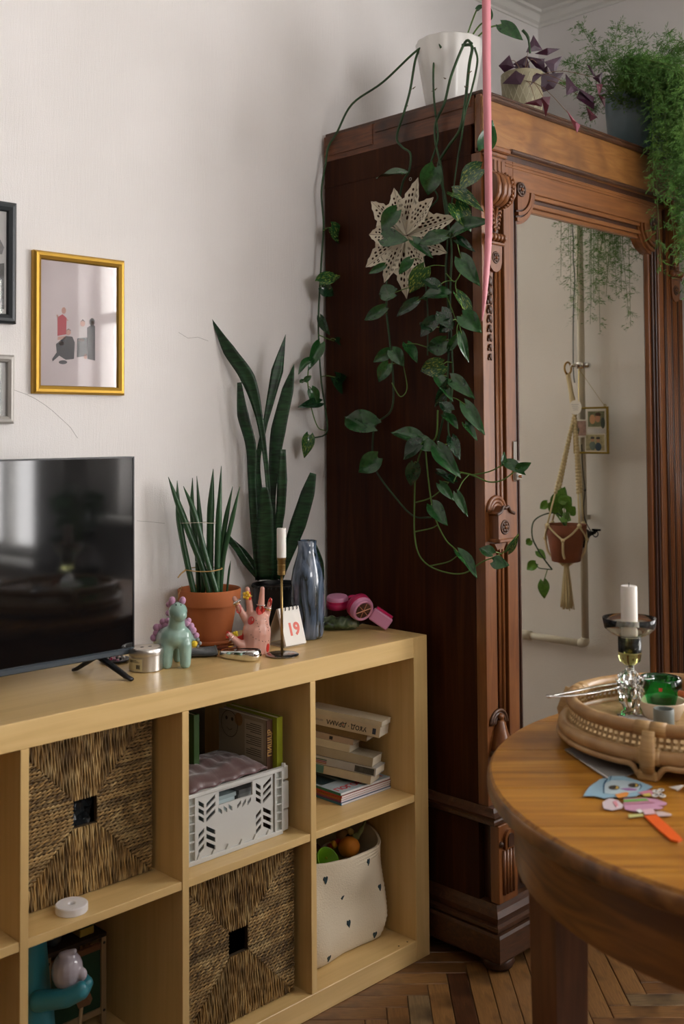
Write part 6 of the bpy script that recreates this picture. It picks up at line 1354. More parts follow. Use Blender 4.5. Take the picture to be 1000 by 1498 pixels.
# upright leaves over the pot
for (bx_, by_, tx_, ty_, w_, xx) in ((733,36,763,54,22,.20), (712,30,716,8,14,.19), (697,14,708,6,9,.17)):
    B = onX(bx_, by_, xx); put_leaf(t, B, onX(tx_, ty_, xx), w_*2.95/F_PX, 0, face=(-FW+UP*.3)); MB().tube(bez([WP+Vector((.02, -.02, .165)), WP.lerp(B, .55)+Vector((.02, -.01, .10)), B], 6), .0022, 6).build('petiole', vinel, t, True)
MB().tube(bez([onX(764, 44, .22), onX(772, 55, .23), onX(775, 78, .24)], 5), [.004]*6+[.003]*5, 6).build('petiole', vinem, t, True)
# ------------------------------------------------------------------ purple oxalis
OC = Vector((.422, -.012, WZ+.0068)); t = thing('purple_oxalis', 'purple leaved oxalis in a woven texture pot on the wardrobe', 'potted plant', OC)
oxp = mat('olive_textured_pot', (.30, .27, .17), .5); 
MB().lathe([(0, 0), (.046, 0), (.050, .003), (.0585, .12), (.060, .158), (.057, .160), (.054, .15), (.051, .13), (0, .13)], 56, OC, wob=lambda a, z: 1).build('pot', oxp, t, 50)
b = MB()
for s in (-1, 1):
    for i in range(20):
        P = [OC+Vector(((.0505+.0085*f/1.0+.0006)*math.cos(2*PI*i/20+s*f*1.0), (.0505+.0085*f+.0006)*math.sin(2*PI*i/20+s*f*1.0), .004+.145*f)) for f in np.linspace(0, 1, 12)]; b.tube(P, .0011, 4)
o = b.build('lattice_relief', mat('pale_relief', (.42, .38, .26), .5), t, True); o['kind'] = 'stuff'
MB().lathe([(.054, .140), (.02, .146), (0, .147)], 24, OC).build('soil', soil, t, True)
oxm = ramp_mat('oxalis_leaf', [(.3, (.020, .005, .014)), (.6, (.042, .008, .028)), (.85, (.085, .017, .060))], (8, 8, 8), 2, .42, .05, 3, .6, .05); oxr = ramp_mat('oxalis_red_leaf', [(.3, (.05, .006, .012)), (.8, (.12, .02, .04))], (8, 8, 8), 2, .42); oxk = mat('oxalis_pink_leaf', (.33, .10, .14), .5)
DO = (OC-CAM).dot(FW)
def LO(X, Y, dd=0): return atD(700+X/5, 10+Y/5, DO+dd)
OX = [[(355,325),(400,220),(455,310)], [(425,340),(500,305),(580,310),(500,350)], [(155,430),(220,365),(250,440),(190,470)], [(260,420),(345,370),(370,460),(310,445)], [(360,370),(470,390),(475,460),(420,440)], [(490,405),(600,370),(550,490)], [(190,555),(270,475),(330,500),(300,560)], [(330,460),(450,500),(360,580)], [(435,605),(470,505),(600,495),(540,590),(470,615)], [(465,465),(500,435),(515,500)],
      [(640,505),(720,605),(645,635)], [(725,670),(745,625),(835,700),(830,740)], [(790,740),(860,805),(815,830)], [(840,520),(900,485),(890,560)], [(860,570),(905,570),(880,640)], [(870,640),(940,610),(900,640)], [(875,645),(920,670),(920,730)], [(345,705),(460,670),(455,725)], [(465,670),(520,665),(510,720),(490,790)], [(650,770),(690,830),(735,860),(715,910)], [(795,430),(815,435),(850,505),(835,500)], [(720,590),(840,660),(825,690)], [(250,440),(310,430),(330,470)], [(400,380),(460,395),(480,380)]]
rg = random.Random(31)
for i, poly in enumerate(OX):
    far = sum(p[0] for p in poly)/len(poly) > 610 or sum(p[1] for p in poly)/len(poly) > 640; base_d = (-.25 if i in (17, 18, 19) else (-.085 if far else rg.uniform(-.06, .03)))
    mX = sum(p[0] for p in poly)/len(poly); mY = sum(p[1] for p in poly)/len(poly); P = [LO(mX+(X-mX)*1.22, mY+(Y-mY)*1.22, base_d+rg.uniform(-.012, .012)) for X, Y in poly]; cpt = sum(P, Vector())/len(P); n_ = (P[1]-P[0]).cross(P[2]-P[0]).normalized(); n_ = n_ if n_.dot(FW) < 0 else -n_
    cpt = cpt+n_*.004; k_ = len(P); th = FW*.0007
    b = MB(); b.add(P+[cpt]+[p+th for p in P]+[cpt+th], [(j, (j+1) % k_, k_) for j in range(k_)]+[(k_+1+(j+1) % k_, k_+1+j, 2*k_+1) for j in range(k_)]+[(j, k_+1+j, k_+1+(j+1) % k_, (j+1) % k_) for j in range(k_)])
    b.build('leaf', oxk if i == 19 else (oxr if i in (6, 12, 18, 14, 16, 17) and i != 6 else oxm), t)
    if i in (0, 2, 4, 6, 8, 10, 11, 13, 17, 18, 19): 
        mid = (OC+Vector((0, 0, .15))).lerp(cpt, .5)+Vector((0, 0, .03 if not far else .02)); MB().tube(bez([OC+Vector((rg.uniform(-.02, .02), rg.uniform(-.02, .02), .144)), mid, cpt+FW*.002], 6), .0009, 5).build('stem', mat('pinkish_stem', (.22, .12, .06), .6), t, True)
# ------------------------------------------------------------------ asparagus fern
FC = Vector((.970, -.060, WZ+.0068)); t = thing('asparagus_fern', 'feathery asparagus fern spilling from a blue grey pot on the wardrobe', 'potted plant', FC)
bp = mat('blue_grey_glaze', (.10, .155, .175), .28, coat=.3, var=.12, vscale=20)
MB().lathe([(0, 0), (.078, 0), (.082, .003), (.093, .11), (.100, .195), (.0995, .203), (.095, .204), (.092, .195), (.088, .16), (0, .155)], 52, FC).build('pot', bp, t, 50)
MB().lathe([(.090, .178), (.05, .185), (0, .188)], 28, FC).build('soil', soil, t, True)
fern = ramp_mat('fern_needle', [(.3, (.045, .14, .020)), (.6, (.10, .24, .035)), (.85, (.22, .36, .07))], (9, 9, 9), 1.4, .55, 0, 3, .5, 0); fst = mat('fern_stem', (.10, .17, .04), .6)
rg = random.Random(77); stems = []; top0 = FC+Vector((0, 0, .18))
def LF(px, py, d): return atD(px, py, d)
DF = (FC-CAM).dot(FW)
spray = [((915,150),(905,105),(900,60),(905,35)), ((920,150),(890,95),(865,65),(848,35)), ((905,150),(870,110),(845,95),(832,92)), ((930,150),(925,100),(935,70),(925,40)), ((940,150),(955,100),(965,70),(975,45)), ((935,145),(950,110),(965,95),(972,80)), ((910,150),(880,130),(850,125),(830,122)), ((945,150),(975,110),(990,95),(1000,90)), ((925,150),(900,120),(880,90),(870,85)), ((950,150),(985,130),(1005,120),(1015,125)), ((920,150),(905,130),(895,110),(885,60)), ((925,150),(915,120),(912,90),(915,70)), ((905,152),(885,140),(870,150),(858,170))]
for s in spray: stems.append((bez([top0]+[LF(x, y, DF+rg.uniform(-.10, .10)) for x, y in s], 9), .028, 1.0))
hang = []
for i in range(78):   # stems that fall over the front and hang beside the mirror
    a = rg.uniform(-.15, 1.0); x_ = .76+.24*rg.random(); out = rg.uniform(.125, .24); drop = rg.choice([.25, .35, .5, .62, .30])*rg.uniform(.7, 1.15); x2 = min(XW-.02, x_+rg.uniform(-.03, .05)); yb = FC.y-out
    zt_ = FC.z+.205+rg.uniform(.0, .06)
    P = [top0+Vector((rg.uniform(-.05, .06), -.03, 0)), Vector((x_, FC.y-.075, zt_)), Vector((x2, yb-.02, zt_-.07)), Vector((x2+rg.uniform(-.02, .02), yb-.03, zt_-.07-drop*.5)), Vector((min(XW-.01, x2+rg.uniform(-.03, .03)), yb-.035+rg.uniform(-.02, .02), zt_-.07-drop))]
    stems.append((bez(P, 9), .026, 1.25))
for (x_, yo, zl_) in ((.98, -.42, 1.66), (.95, -.40, 1.78), (1.0, -.38, 1.70), (.97, -.44, 1.72), (.93, -.45, 1.80), (.90, -.40, 1.86), (.96, -.36, 1.64)):   # the longest strands, arching well out in front of the mirror
    P = [top0+Vector((0, -.05, 0)), Vector((x_-.02, (yo+FC.y)/2, 2.46)), Vector((x_, yo, 2.28)), Vector((x_+.01, yo-.02, (2.28+zl_)/2)), Vector((x_, yo-.02, zl_))]; stems.append((bez(P, 10), .028, .9))
V_ = []; F_ = []; sb = MB()
stems = [([Vector((min(p.x, XW-.025), p.y, p.z)) for p in P], a_, b_) for P, a_, b_ in stems]
for P, ln_, dens in stems:
    sb.tube(P, [.0016*(1-.6*i/(len(P)-1)) for i in range(len(P))], 5)
    n_ = len(P)
    for i in range(3, n_):
        for q in range(3):
            tdir = (P[min(i+1, n_-1)]-P[i-1]).normalized(); base_ = P[i-1].lerp(P[i], rg.random())
            # a side twig with needles
            sd_ = Vector((rg.uniform(-1, 1), rg.uniform(-1, 1), rg.uniform(-.6, .6))); sd_ = (sd_-tdir*sd_.dot(tdir)*.7).normalized(); tw_l = ln_*rg.uniform(.6, 1.6)*(.6+.6*math.sin(PI*i/n_))
            tip_ = base_+(sd_+tdir*.5+Vector((0, 0, -.15)))*tw_l; k0 = len(V_)
            for w in range(int(8*dens)):
                f = (w+1)/8.0/dens; c_ = base_.lerp(tip_, f); nd = Vector((rg.uniform(-1, 1), rg.uniform(-1, 1), rg.uniform(-.8, .8))).normalized(); L_ = rg.uniform(.010, .018); e_ = c_+(nd+(tip_-base_).normalized()*.8)*L_*.7; sw = nd.cross(FW).normalized()*.00115
                if c_.x > XW-.012 or e_.x > XW-.008: continue
                if max(c_.y, e_.y) > WYF-.03 and min(c_.z, e_.z) < WZ+.01: continue
                k = len(V_); V_ += [c_-sw*.5, c_.lerp(e_, .5)+sw, e_, c_.lerp(e_, .5)-sw, c_.lerp(e_, .5)+FW*.0006]; F_ += [(k, k+1, k+2, k+4), (k, k+4, k+2, k+3)]
o = MB().add(V_, F_).build('foliage', fern, t); o['kind'] = 'stuff'
o = sb.build('stems', fst, t, True); o['kind'] = 'stuff'
# ================================================================== paper snowflake, ribbon
t = thing('paper_snowflake', 'cream cut paper snowflake star hanging on the wardrobe side', 'paper star', onX(597, 345, .025))
pap = mat('cream_paper', (.66, .60, .47), .8); SCn = onX(597, 345, .02); tcm = onX(597, 345, .02)
def petal(ang, Ln, wd_, depth, seed):
    ex = Vector((0, -math.cos(ang), math.sin(ang))); ey = Vector((0, -math.sin(ang)*-1, math.cos(ang))); ex = Vector((0, -math.cos(ang), math.sin(ang))); ey = Vector((0, math.sin(ang), math.cos(ang)))
    n = 16
    for sgn in (-1, 1):
        edge = []
        for i in range(n+1):
            u = i/n; w = wd_*(min(1, u/.55)**.9*(1 if u < .55 else max(0, 1-((u-.55)/.45))**.85)); w *= 1+.17*math.cos(u*PI*14)*(u > .3)
            edge.append((u*Ln, max(w, .0006)*1.0))
        poly = [(0.002, 0.0004)]+[(x, .0004+w) for x, w in edge[1:-1]]+[(Ln, .0006)]
        holes = []
        def wmin(u0, u1): return min(w for x, w in edge if u0-.5/n <= x/Ln <= u1+.5/n)
        for (hu, ha, r_) in ((.30, .045, 0), (.40, .040, 0), (.50, .040, 0), (.60, .040, 0), (.70, .035, 0), (.79, .030, 0)):
            wm = wmin(hu-ha-.03, hu+ha+.03)-.0030; cnt = min(3, int(wm/.0062))
            for q in range(cnt):
                cy_ = .0026+(q+.5)*(wm-.0010)/max(1, cnt); b2 = min(.0030, (wm-.001)/max(1, cnt)*.36); cx_ = (hu-.02*q)*Ln; a2 = ha*Ln*.9
                holes.append([(cx_+a2*math.cos(e), cy_+b2*math.sin(e)) for e in [2*PI*k/8 for k in range(8)]][::-1])
        def mp(u, v, q): return SCn+ex*u+ey*(v*sgn)+Vector((-.004-depth-.45*v-(u/Ln)*.004-q, 0, 0))+Vector((.26*0, 0, 0))
        MB().prism(poly, mp, 0, .0006, holes=holes).build('paper_fold', pap, t)
for k in range(11):
    a = math.radians(8+360/11*k); petal(a, (.168, .128, .150, .135, .165, .130, .160, .138, .165, .128, .150)[k], .031, .004*(k % 2), k)
MB().torus(onX(600, 262, .03), .004, .0008, 12, 5, rot=Matrix.Rotation(PI/2, 3, 'Y')).build('hanging_loop', strm, t)
# pink ribbon from the ceiling
t = thing('pink_ribbon', 'long pink ribbon hanging from the ceiling before the wardrobe corner', 'ribbon', onX(711, 10, -.015)); ribm = mat('pink_satin_ribbon', (.62, .22, .26), .42, sheen=.3)
top = onX(711, 5, -.02); P = [Vector((top.x, top.y, ZC-.001))]+[onX(x, y, -.02) for x, y in ((711,5), (711.5,100), (713,200), (714.5,300), (714,350), (711,400), (708,440), (704.5,470))]; wd_ = [13, 13, 12, 11, 11, 10, 9, 6, 1.5]
Q = bez(P, 6); Wd = lerp_list(wd_, len(Q)); b = MB(); vs = []; rt0 = Vector((RT.x, RT.y, 0)).normalized()
for i, p in enumerate(Q):
    h = Wd[i]*2.6/F_PX/2; tw = .15*math.sin(i*.22); s = rt0*math.cos(tw)+Vector((FW.x, FW.y, 0)).normalized()*math.sin(tw); nn = s.cross(Vector((0, 0, 1)))
    vs += [p-s*h, p+s*h, p+s*h+nn*.0008, p-s*h+nn*.0008]
b.add(vs, [(i*4+j, i*4+(j+1) % 4, i*4+4+(j+1) % 4, i*4+4+j) for i in range(len(Q)-1) for j in range(4)]+[(0,1,2,3), tuple(len(vs)-4+j for j in (3,2,1,0))]); b.build('ribbon_band', ribm, t, True)
MB().lathe([(.012, -.004), (.012, 0), (0, 0)], 14, (P[0].x, P[0].y, ZC)).build('ceiling_tack', trimw, t)
# ================================================================== right-hand wall, seen in the mirror
pipem = mat('cream_painted_pipe', (.62, .58, .48), .4)
XP = XW-.035; pt, pb, ph = mirror_on(845, 330, XP), mirror_on(853, 942, XP), mirror_on(770, 931, XP)
py_ = (pt.y+pb.y)/2; t = thing('heating_pipe', 'cream painted heating pipe running down the wall in the mirror', 'pipe', (XP, py_, pb.z))
MB().tube([(XP, py_, ZC-.002), (XP, py_, pb.z+.02)], .0125, 16).build('riser', pipem, t, True)
MB().tube(bez([(XP, py_, pb.z+.022), (XP, py_-.003, pb.z+.006), (XP, py_-.022, pb.z)], 5), .0145, 16).build('elbow', pipem, t, True)
MB().tube([(XP, py_-.02, pb.z), (XP, ph.y-.05, pb.z)], .0125, 16).build('branch', pipem, t, True); MB().tube([(XP, ph.y-.03, pb.z), (XP, ph.y+.012, pb.z)], .0165, 16).build('coupling', pipem, t, True)
MB().tube([(XP, ph.y-.05, pb.z), (XP, -1.13, pb.z)], .0125, 16).build('branch', pipem, t, True)
for z in (2.2, 1.0): MB().box((XP, py_-.005, z-.008), (XW-.001, py_+.005, z+.008)).build('bracket', pipem, t)
# radiator under the window that the pipe feeds
t = thing('radiator', 'white panel radiator under the window beside the pipe', 'radiator', (XW-.05, -1.7, .15))
for i in range(14): y = -1.14-.075*i; MB().box((XW-.10, y-.066, .14), (XW-.02, y, .70), .012).build('radiator_section', trimw, t)
for y in (-1.2, -2.1): MB().box((XW-.03, y-.02, .3), (XW-.001, y+.02, .33)).build('wall_bracket', trimw, t)
# wire down the wall
wm = mat('grey_green_cable', (.09, .11, .10), .5); XWr = XW-.012
P = [mirror_on(x, y, XWr) for x, y in ((834, 318), (836, 350), (836, 380), (838, 410), (836, 460), (836, 540), (838, 560))]; P = [Vector((XWr, P[0].y, 2.4))]+P
t = thing('wall_cable', 'thin grey cable hanging down the wall beside the pipe', 'cable', P[-1]); MB().tube(bez(P, 6), .0022, 6).build('cable_run', wm, t, True); MB().ball(P[0], .006, 8, 6).build('cable_clip', trimw, t)
P = [mirror_on(x, y, XW-.035-.022) for x, y in ((848, 650), (850, 690), (853, 717), (851, 740), (853, 760), (862, 778))]; t2 = thing('lamp_cable', 'dark cable dropping behind the hanging plant to a clip', 'cable', P[-1]); MB().tube(bez(P, 6), .0018, 6).build('cable_run', inkm, t2, True); MB().ball(P[2], .004, 8, 6).build('knot', inkm, t2, True)
# pipe clamp hook
ck = mirror_on(850, 535, XP); t = thing('pipe_clamp', 'chrome clamp hook fixed round the heating pipe', 'clamp', (XP, py_, ck.z)); MB().lathe([(.0128, -.010), (.0185, -.010), (.0200, -.007), (.0200, .007), (.0185, .010), (.0128, .010)], 24, (XP, py_, ck.z)).build('clamp_band', chrome, t, 40)
hk = Vector((XP-.045, py_-.012, ck.z)); MB().tube([(XP-.018, py_, ck.z), hk], .007, 10).build('clamp_arm', chrome, t, True); MB().ball((XP, py_+.026, ck.z), .010, 12, 8).build('clamp_knob', chrome, t, True)
# macrame hanger
cord = mat('cotton_cord', (.66, .55, .34), .85, bump=.5, bscale=400); t = thing('macrame_hanger', 'cream macrame plant hanger with a tassel hanging on the pipe hook', 'plant hanger', hk)
XH = XP-.105; potc = mirror_on(825, 790, XH)
def mh(px, py, xx=XH): return mirror_on(px, py, xx)
MB().torus(hk+Vector((-.012, -.004, -.010)), .020, .0034, 24, 8, rot=Matrix.Rotation(PI/2, 3, 'X')).build('hanging_ring', mat('ochre_wood_ring', (.42, .24, .05), .5), t, True)
g0 = hk+Vector((-.012, -.004, -.030)); g1 = mh(838, 605, XP-.075); MB().tube(bez([g0, g0.lerp(g1, .5), g1], 5), [.008]*6+[.0095]*5, 10).build('gathered_cord', cord, t, True)
rimz = potc.z+.052; pr = .073
def braid(A, B, r_=.006):
    b = MB(); Ln = (B-A).length; n_ = int(Ln/.011)
    for i in range(n_): b.ball(A.lerp(B, (i+.5)/n_), .0068, 8, 6, sc=(1.0, 1.0, 1.0))
    P0 = [A.lerp(B, f) for f in np.linspace(0, 1, 8)]; b.tube(P0, .0038, 6); return b
for k in range(4):
    a = math.radians(20+90*k); rim = potc+Vector((pr*math.cos(a), pr*math.sin(a), .052)); kn = g1.lerp(rim+Vector((0, 0, .12)), .98) if False else g1.lerp(rim, .72)
    o = braid(g1, kn).build('braided_cord', cord, t, True); o['kind'] = 'stuff' if False else ''
    if not o['kind']: del o['kind']
    MB().tube([kn, rim+Vector((0, 0, .004))], .0034, 6).build('cord', cord, t, True); MB().ball(rim, .008, 8, 6).build('knot', cord, t, True)
    low = potc+Vector((0.052*math.cos(a+PI/4), .052*math.sin(a+PI/4), -.012)); b2 = potc+Vector((pr*math.cos(a+PI/2), pr*math.sin(a+PI/2), .052))
    lo1 = potc+Vector((.068*math.cos(a+PI/4), .068*math.sin(a+PI/4), .005))
    for e in (rim, b2): MB().tube(bez([e, e.lerp(lo1, .5)+Vector((.003*math.cos(a), .003*math.sin(a), -.003)), lo1], 4), .0034, 6).build('cord', cord, t, True)
    MB().ball(lo1, .007, 8, 6).build('knot', cord, t, True); MB().tube(bez([lo1, potc+Vector((.056*math.cos(a+PI/4), .056*math.sin(a+PI/4), -.045)), potc+Vector((0.012*math.cos(a), .012*math.sin(a), -.082))], 5), .0042, 6).build('cord', cord, t, True)
tz = potc.z-.078; ts = mh(820, 888); MB().ball((potc.x, potc.y, tz), .013, 10, 8).build('tassel_knot', cord, t, True)
b = MB(); rg = random.Random(8)
for i in range(46): a = rg.uniform(0, 6.28); r_ = .026*math.sqrt(rg.random()); b.tube(bez([Vector((potc.x+.006*math.cos(a), potc.y+.006*math.sin(a), tz-.005)), Vector((potc.x+r_*.5*math.cos(a), potc.y+r_*.5*math.sin(a), tz-.045)), Vector((potc.x+r_*math.cos(a), potc.y+r_*math.sin(a), ts.z+rg.uniform(-.006, .01)))], 4), .0021, 5)
o = b.build('tassel', cord, t, True); o['kind'] = 'stuff'
# terracotta pot with pothos in it
brn = mat('dark_terracotta', (.22, .068, .032), .7, var=.15, vscale=18)
pc = potc+Vector((0, 0, -.070)); t = thing('hanging_pothos', 'young pothos in a terracotta pot held by the macrame hanger', 'potted plant', pc)
MB().lathe([(0, 0), (.044, 0), (.047, .002), (.0605, .085), (.0605, .088), (.0660, .089), (.0685, .121), (.0665, .123), (.062, .118), (.058, .108), (0, .108)], 36, pc).build('pot', brn, t, 50); MB().lathe([(.059, .104), (.03, .112), (0, .113)], 24, pc).build('soil', soil, t, True)
lpm = ramp_mat('bright_leaf', [(.3, (.05, .17, .02)), (.7, (.13, .30, .035))], (8, 8, 8), 1, .35, .1); LMb = []
for sd in range(3): o = leaf_mesh(sd+40).build('leaf', lpm, None, True); LMb.append(o.data); bpy.data.objects.remove(o)
def put2(B, Tp, wid):
    d = (Tp-B); Ln = d.length; d = d.normalized(); f = Vector((-.6, .7, .3)); n = (f-d*f.dot(d)).normalized(); s = n.cross(d); M_ = Matrix((d*Ln, s*wid, n*Ln)).transposed().to_4x4(); M_.translation = B-pc
    o = bpy.data.objects.new('leaf', LMb[lrg.randrange(3)]); COL.objects.link(o); o.parent = t; o.matrix_local = M_
crown = pc+Vector((0, 0, .112))
for (bx_, by_, tx_, ty_, w_) in ((812,740,824,714,20), (808,735,802,752,12), (798,735,785,745,10), (822,740,832,728,16), (830,750,838,742,14), (820,756,832,760,14), (812,752,818,742,14), (826,735,818,722,16)):
    B = mh(bx_, by_); put2(B, mh(tx_, ty_), w_*3.8/F_PX*1.2); MB().tube(bez([crown, crown.lerp(B, .6), B], 4), .0018, 5).build('stem', vinel, t, True)
v1 = [crown]+[mh(x, y) for x, y in ((815,752), (795,752), (778,763), (776,785), (785,805), (795,820), (805,833))]; MB().tube(bez(v1, 6), .0026, 6).build('vine', vinem, t, True)
v2 = [mh(x, y) for x, y in ((805,833), (795,832), (785,830), (780,822))]; MB().tube(bez(v2, 5), .002, 6).build('vine', vinem, t, True); MB().tube(bez([mh(798, 833), mh(795, 843), mh(792, 852)], 4), .0018, 5).build('vine', vinel, t, True)
for (bx_, by_, tx_, ty_, w_) in ((792,850,795,876,15), (781,824,766,834,13), (784,806,796,816,11), (774,790,766,797,10)): put2(mh(bx_, by_), mh(tx_, ty_), w_*3.8/F_PX*1.1)
# dark clip lamp by the pot
q = mirror_on(858, 786, XP-.03); t = thing('clip_lamp', 'black clip lamp clamped to the pipe beside the hanging pot', 'lamp', q); bl = blob([(q+Vector((0, -.01, .012)), q+Vector((-.02, -.006, -.022)), .016, .012), (q+Vector((0, .0, .01)), q+Vector((.005, .022, .018)), .009, .006)], .003, 3); bl.build('lamp_body', tvb, t, True)
MB().torus(q+Vector((-.005, .030, .014)), .010, .002, 16, 6, rot=Matrix.Rotation(PI/2, 3, 'Y')).build('clip_loop', wire, t, True); MB().box((q.x-.008, q.y+.018, q.z+.024), (q.x+.004, q.y+.045, q.z+.030)).build('clip_jaw', wire, t)
# hanging photo frame
XF = XP-.034; f0, f1 = mirror_on(836, 596, XF), mirror_on(888, 664, XF); ya, yb_ = sorted((f0.y, f1.y)); za, zb_ = sorted((f0.z, f1.z)); gb = mat('brass_strip', (.36, .26, .05), .3, .9)
t = thing('hanging_photo_frame', 'brass edged glass frame with three snapshots hanging from the pipe', 'photo frame', (XF, (ya+yb_)/2, za)); w = .0065
for (a, b_, c_, d_) in ((ya, yb_, za, za+w), (ya, yb_, zb_-w, zb_), (ya, ya+w, za+w, zb_-w), (yb_-w, yb_, za+w, zb_-w)): MB().box((XF-.004, a, c_), (XF+.004, b_, d_), .001).build('frame_strip', gb, t)
MB().box((XF-.001, ya+w, za+w), (XF+.001, yb_-w, zb_-w)).build('glass', picglass, t)
def snap(px0, py0, px1, py1, col, blobs):
    a, b_ = mirror_on(px0, py0, XF), mirror_on(px1, py1, XF); y0, y1 = sorted((a.y, b_.y)); z0, z1_ = sorted((a.z, b_.z)); pr_ = MB().box((XF-.0022, y0, z0), (XF-.0014, y1, z1_)).build('snapshot', mat('instant_photo_border', (.62, .58, .50), .6), t)
    e = .0045; MB().box((XF-.0027, y0+e, z0+e*1.4), (XF-.0021, y1-e, z1_-e)).build('snapshot_image', mat('snapshot_tone', col, .5, var=.3, vscale=90), pr_)
    for (u, v, ru, rv, cc) in blobs: MB().ball((XF-.0026, y1-(y1-y0)*u, z0+(z1_-z0)*v), 1, 10, 6, sc=(.0006, (y1-y0)*ru, (z1_-z0)*rv)).build('printed_shape', mat('snapshot_ink', cc, .5), pr_)
snap(856, 600, 884, 627, (.16, .17, .09), ((.42, .55, .14, .22, (.45, .22, .13)), (.70, .50, .16, .26, (.50, .26, .13)), (.40, .75, .16, .12, (.08, .04, .02)), (.15, .3, .12, .3, (.05, .07, .06))))
snap(838, 614, 857, 640, (.30, .18, .15), ((.8, .4, .2, .2, (.05, .07, .05)),)); snap(853, 634, 884, 662, (.34, .30, .17), ((.35, .30, .16, .22, (.04, .07, .11)), (.62, .35, .16, .24, (.13, .17, .15)), (.36, .62, .09, .1, (.42, .24, .15)), (.62, .64, .09, .1, (.42, .24, .15)), (.36, .75, .10, .07, (.05, .05, .05)), (.62, .76, .10, .07, (.05, .05, .05))))
top_ = Vector((XF, (ya+yb_)/2, zb_)); e0, e1 = Vector((XF, ya+.02, zb_)), Vector((XF, yb_-.012, zb_))
for e in (e0, e1): MB().tube([e, Vector((XP-.021, py_+.004, ck.z-.012))], .0008, 5).build('chain', gb, t)
MB().torus(e1+Vector((0, 0, .004)), .004, .001, 12, 5, rot=Matrix.Rotation(PI/2, 3, 'Y')).build('chain_ring', gb, t, True)
q = mirror_on(839, 596, XP-.092); t = thing('card_tag', 'round white card tag tied to the macrame hanger', 'tag', q); R_ = Matrix.Rotation(PI/2, 3, 'Y'); b = MB().lathe([(.024, -.0006), (.024, .0006)], 28); b.v = [tuple(R_ @ Vector(v)+q) for v in b.v]; b.build('tag_disc', papw, t)
for i in range(4): MB().box((q.x-.0012, q.y-.014+.002*i, q.z+.009-i*.006), (q.x-.0005, q.y+.013-.003*(i % 2), q.z+.0102-i*.006)).build('printed_line', mat('grey_print', (.3, .3, .32), .6), t)
# ================================================================== rest of the room, seen only as reflections
t = thing('daybed', 'low daybed with a crumpled blue blanket by the window', 'daybed', (.45, -2.9, 0)); dbm = mat('dark_upholstery', (.03, .032, .035), .85)
MB().box((-.05, -3.9, .10), (.80, -2.35, .32), .02).build('base_frame', dbm, t); MB().box((-.05, -3.9, .32), (.80, -2.35, .47), .04).build('mattress', mat('grey_mattress', (.16, .17, .20), .9), t)
for x, y in ((.0, -2.4), (.75, -2.4), (.0, -3.85), (.75, -3.85)): MB().box((x-.03, y-.03, 0), (x+.03, y+.03, .10)).build('foot', inkm, t)
b = MB(); n_ = 40; vs = []
for i in range(n_+1):
    for j in range(n_+1): u, v = i/n_, j/n_; vs.append((-.07+.88*u, -3.3+.9*v, .485+.025*math.sin(13*u+5*math.sin(7*v))+.02*math.sin(19*v-8*u)+.03*math.sin(5*u)))
k = (n_+1)**2; vs += [(v[0], v[1], v[2]-.02) for v in vs]; q = lambda i, j, s: s*k+i*(n_+1)+j; fs = []
for i in range(n_):
    for j in range(n_): fs += [(q(i,j,0), q(i+1,j,0), q(i+1,j+1,0), q(i,j+1,0)), (q(i,j,1), q(i,j+1,1), q(i+1,j+1,1), q(i+1,j,1))]
b.add(vs, fs).build('blanket', mat('blue_blanket', (.10, .13, .22), .9, sheen=.3), t, True)
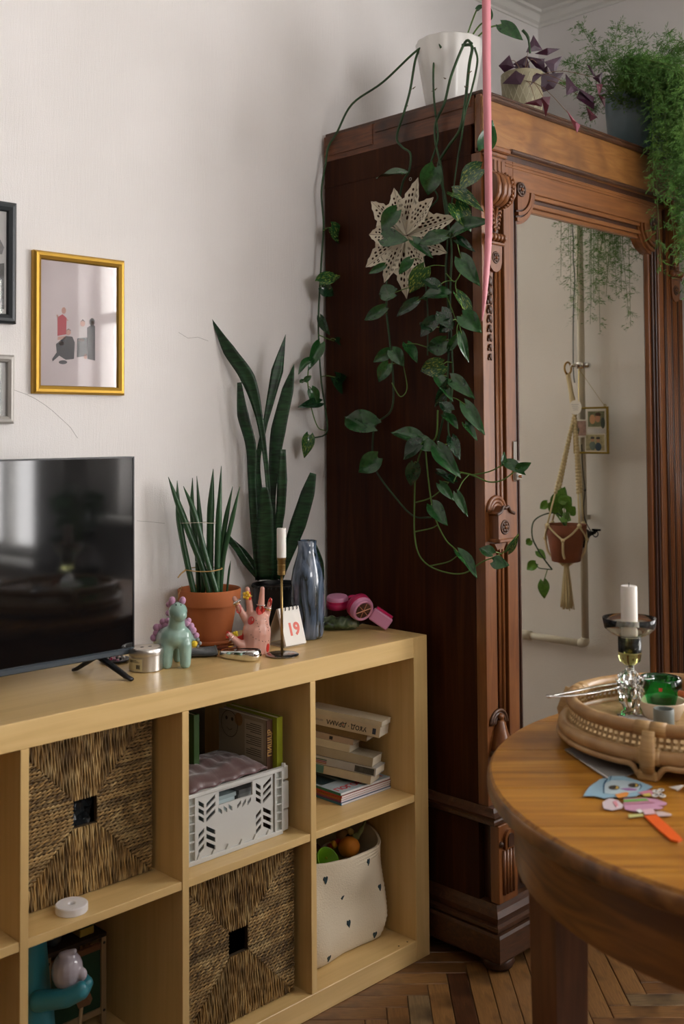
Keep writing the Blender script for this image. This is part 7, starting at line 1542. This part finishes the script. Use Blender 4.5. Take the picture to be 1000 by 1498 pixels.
for (y0, y1) in ((-3.40, -3.12), (-5.05, -4.80)):
    t = thing('curtain', 'white curtain hanging from a rod beside the far window' if y0 > -4 else 'white curtain bunched in the far corner of the window wall', 'curtain', (XW-.10, (y0+y1)/2, .05)); b = MB(); n_ = 48; vs = []
    for i in range(n_+1):
        u = i/n_; y = y0+(y1-y0)*u; x = XW-.10+.03*math.sin(u*PI*10)
        vs += [(x, y, .05), (x, y, 2.55), (x-.002, y, .05), (x-.002, y, 2.55)]
    fs = []
    for i in range(n_): a = i*4; fs += [(a, a+4, a+5, a+1), (a+2, a+3, a+7, a+6), (a+1, a+5, a+7, a+3), (a, a+2, a+6, a+4)]
    b.add(vs, fs).build('curtain_cloth', curtm, t, True); MB().tube([(XW-.10, y0-.03, 2.56), (XW-.10, y1+.03, 2.56)], .012, 10).build('curtain_rod', trimw, t, True); MB().box((XW-.11, y1-.01, 2.55), (XW-.001, y1+.01, 2.57)).build('rod_bracket', trimw, t)
ts_ = thing('plant_stool', 'small round stool carrying the plant by the curtain', 'stool', (XW-.13, -2.88, 0)); MB().lathe([(0, .55), (.11, .55), (.11, .579), (0, .579)], 28, (XW-.13, -2.88, 0)).build('seat', dbm, ts_)
for i_ in range(3): MB().tube([(XW-.13+.08*math.cos(i_*2.1), -2.88+.08*math.sin(i_*2.1), 0), (XW-.13+.06*math.cos(i_*2.1), -2.88+.06*math.sin(i_*2.1), .552)], .013, 8).build('leg', dbm, ts_)
t = thing('window_plant', 'leafy green plant in a white pot on the stool by the curtain', 'potted plant', (XW-.13, -2.88, 0)); c = Vector((XW-.13, -2.88, .58)); MB().lathe([(0, 0), (.05, 0), (.07, .12), (.066, .12), (.06, .10), (0, .10)], 24, c).build('pot', potw, t, 40)
for i in range(26):
    a = lrg.uniform(0, 6.28); hgt = lrg.uniform(.16, .55); B = c+Vector((.05*math.cos(a), .06*math.sin(a), hgt*.8)); Tp = B+Vector((.10*math.cos(a), .12*math.sin(a), lrg.uniform(-.05, .05))); MB().tube([c+Vector((0, 0, .1)), B], .003, 5).build('stem', vinel, t); put_leaf(t, B, Tp, .085, 0, face=Vector((-1, .4, .4)))

# unseen dark shelving, added behind the camera to shade the low shelf cells
t = thing('shading_bookcase', 'added tall dark shelving, out of view, shading the shelf compartments', 'shading_bookcase', (-1.0, -3.4, 0)); dkw = mat('dark_walnut', (.045, .028, .018), .5, var=.2, vscale=6)
for xx in (-1.75, -.375): MB().box((xx, -3.55, 0), (xx+.025, -3.25, 1.55)).build('side_panel', dkw, t)
for zz in (.05, .42, .79, 1.16, 1.525): MB().box((-1.725, -3.55, zz), (-.375, -3.25, zz+.025)).build('shelf_board', dkw, t)
MB().box((-1.75, -3.25, 0), (-.35, -3.24, 1.55)).build('back_board', dkw, t)
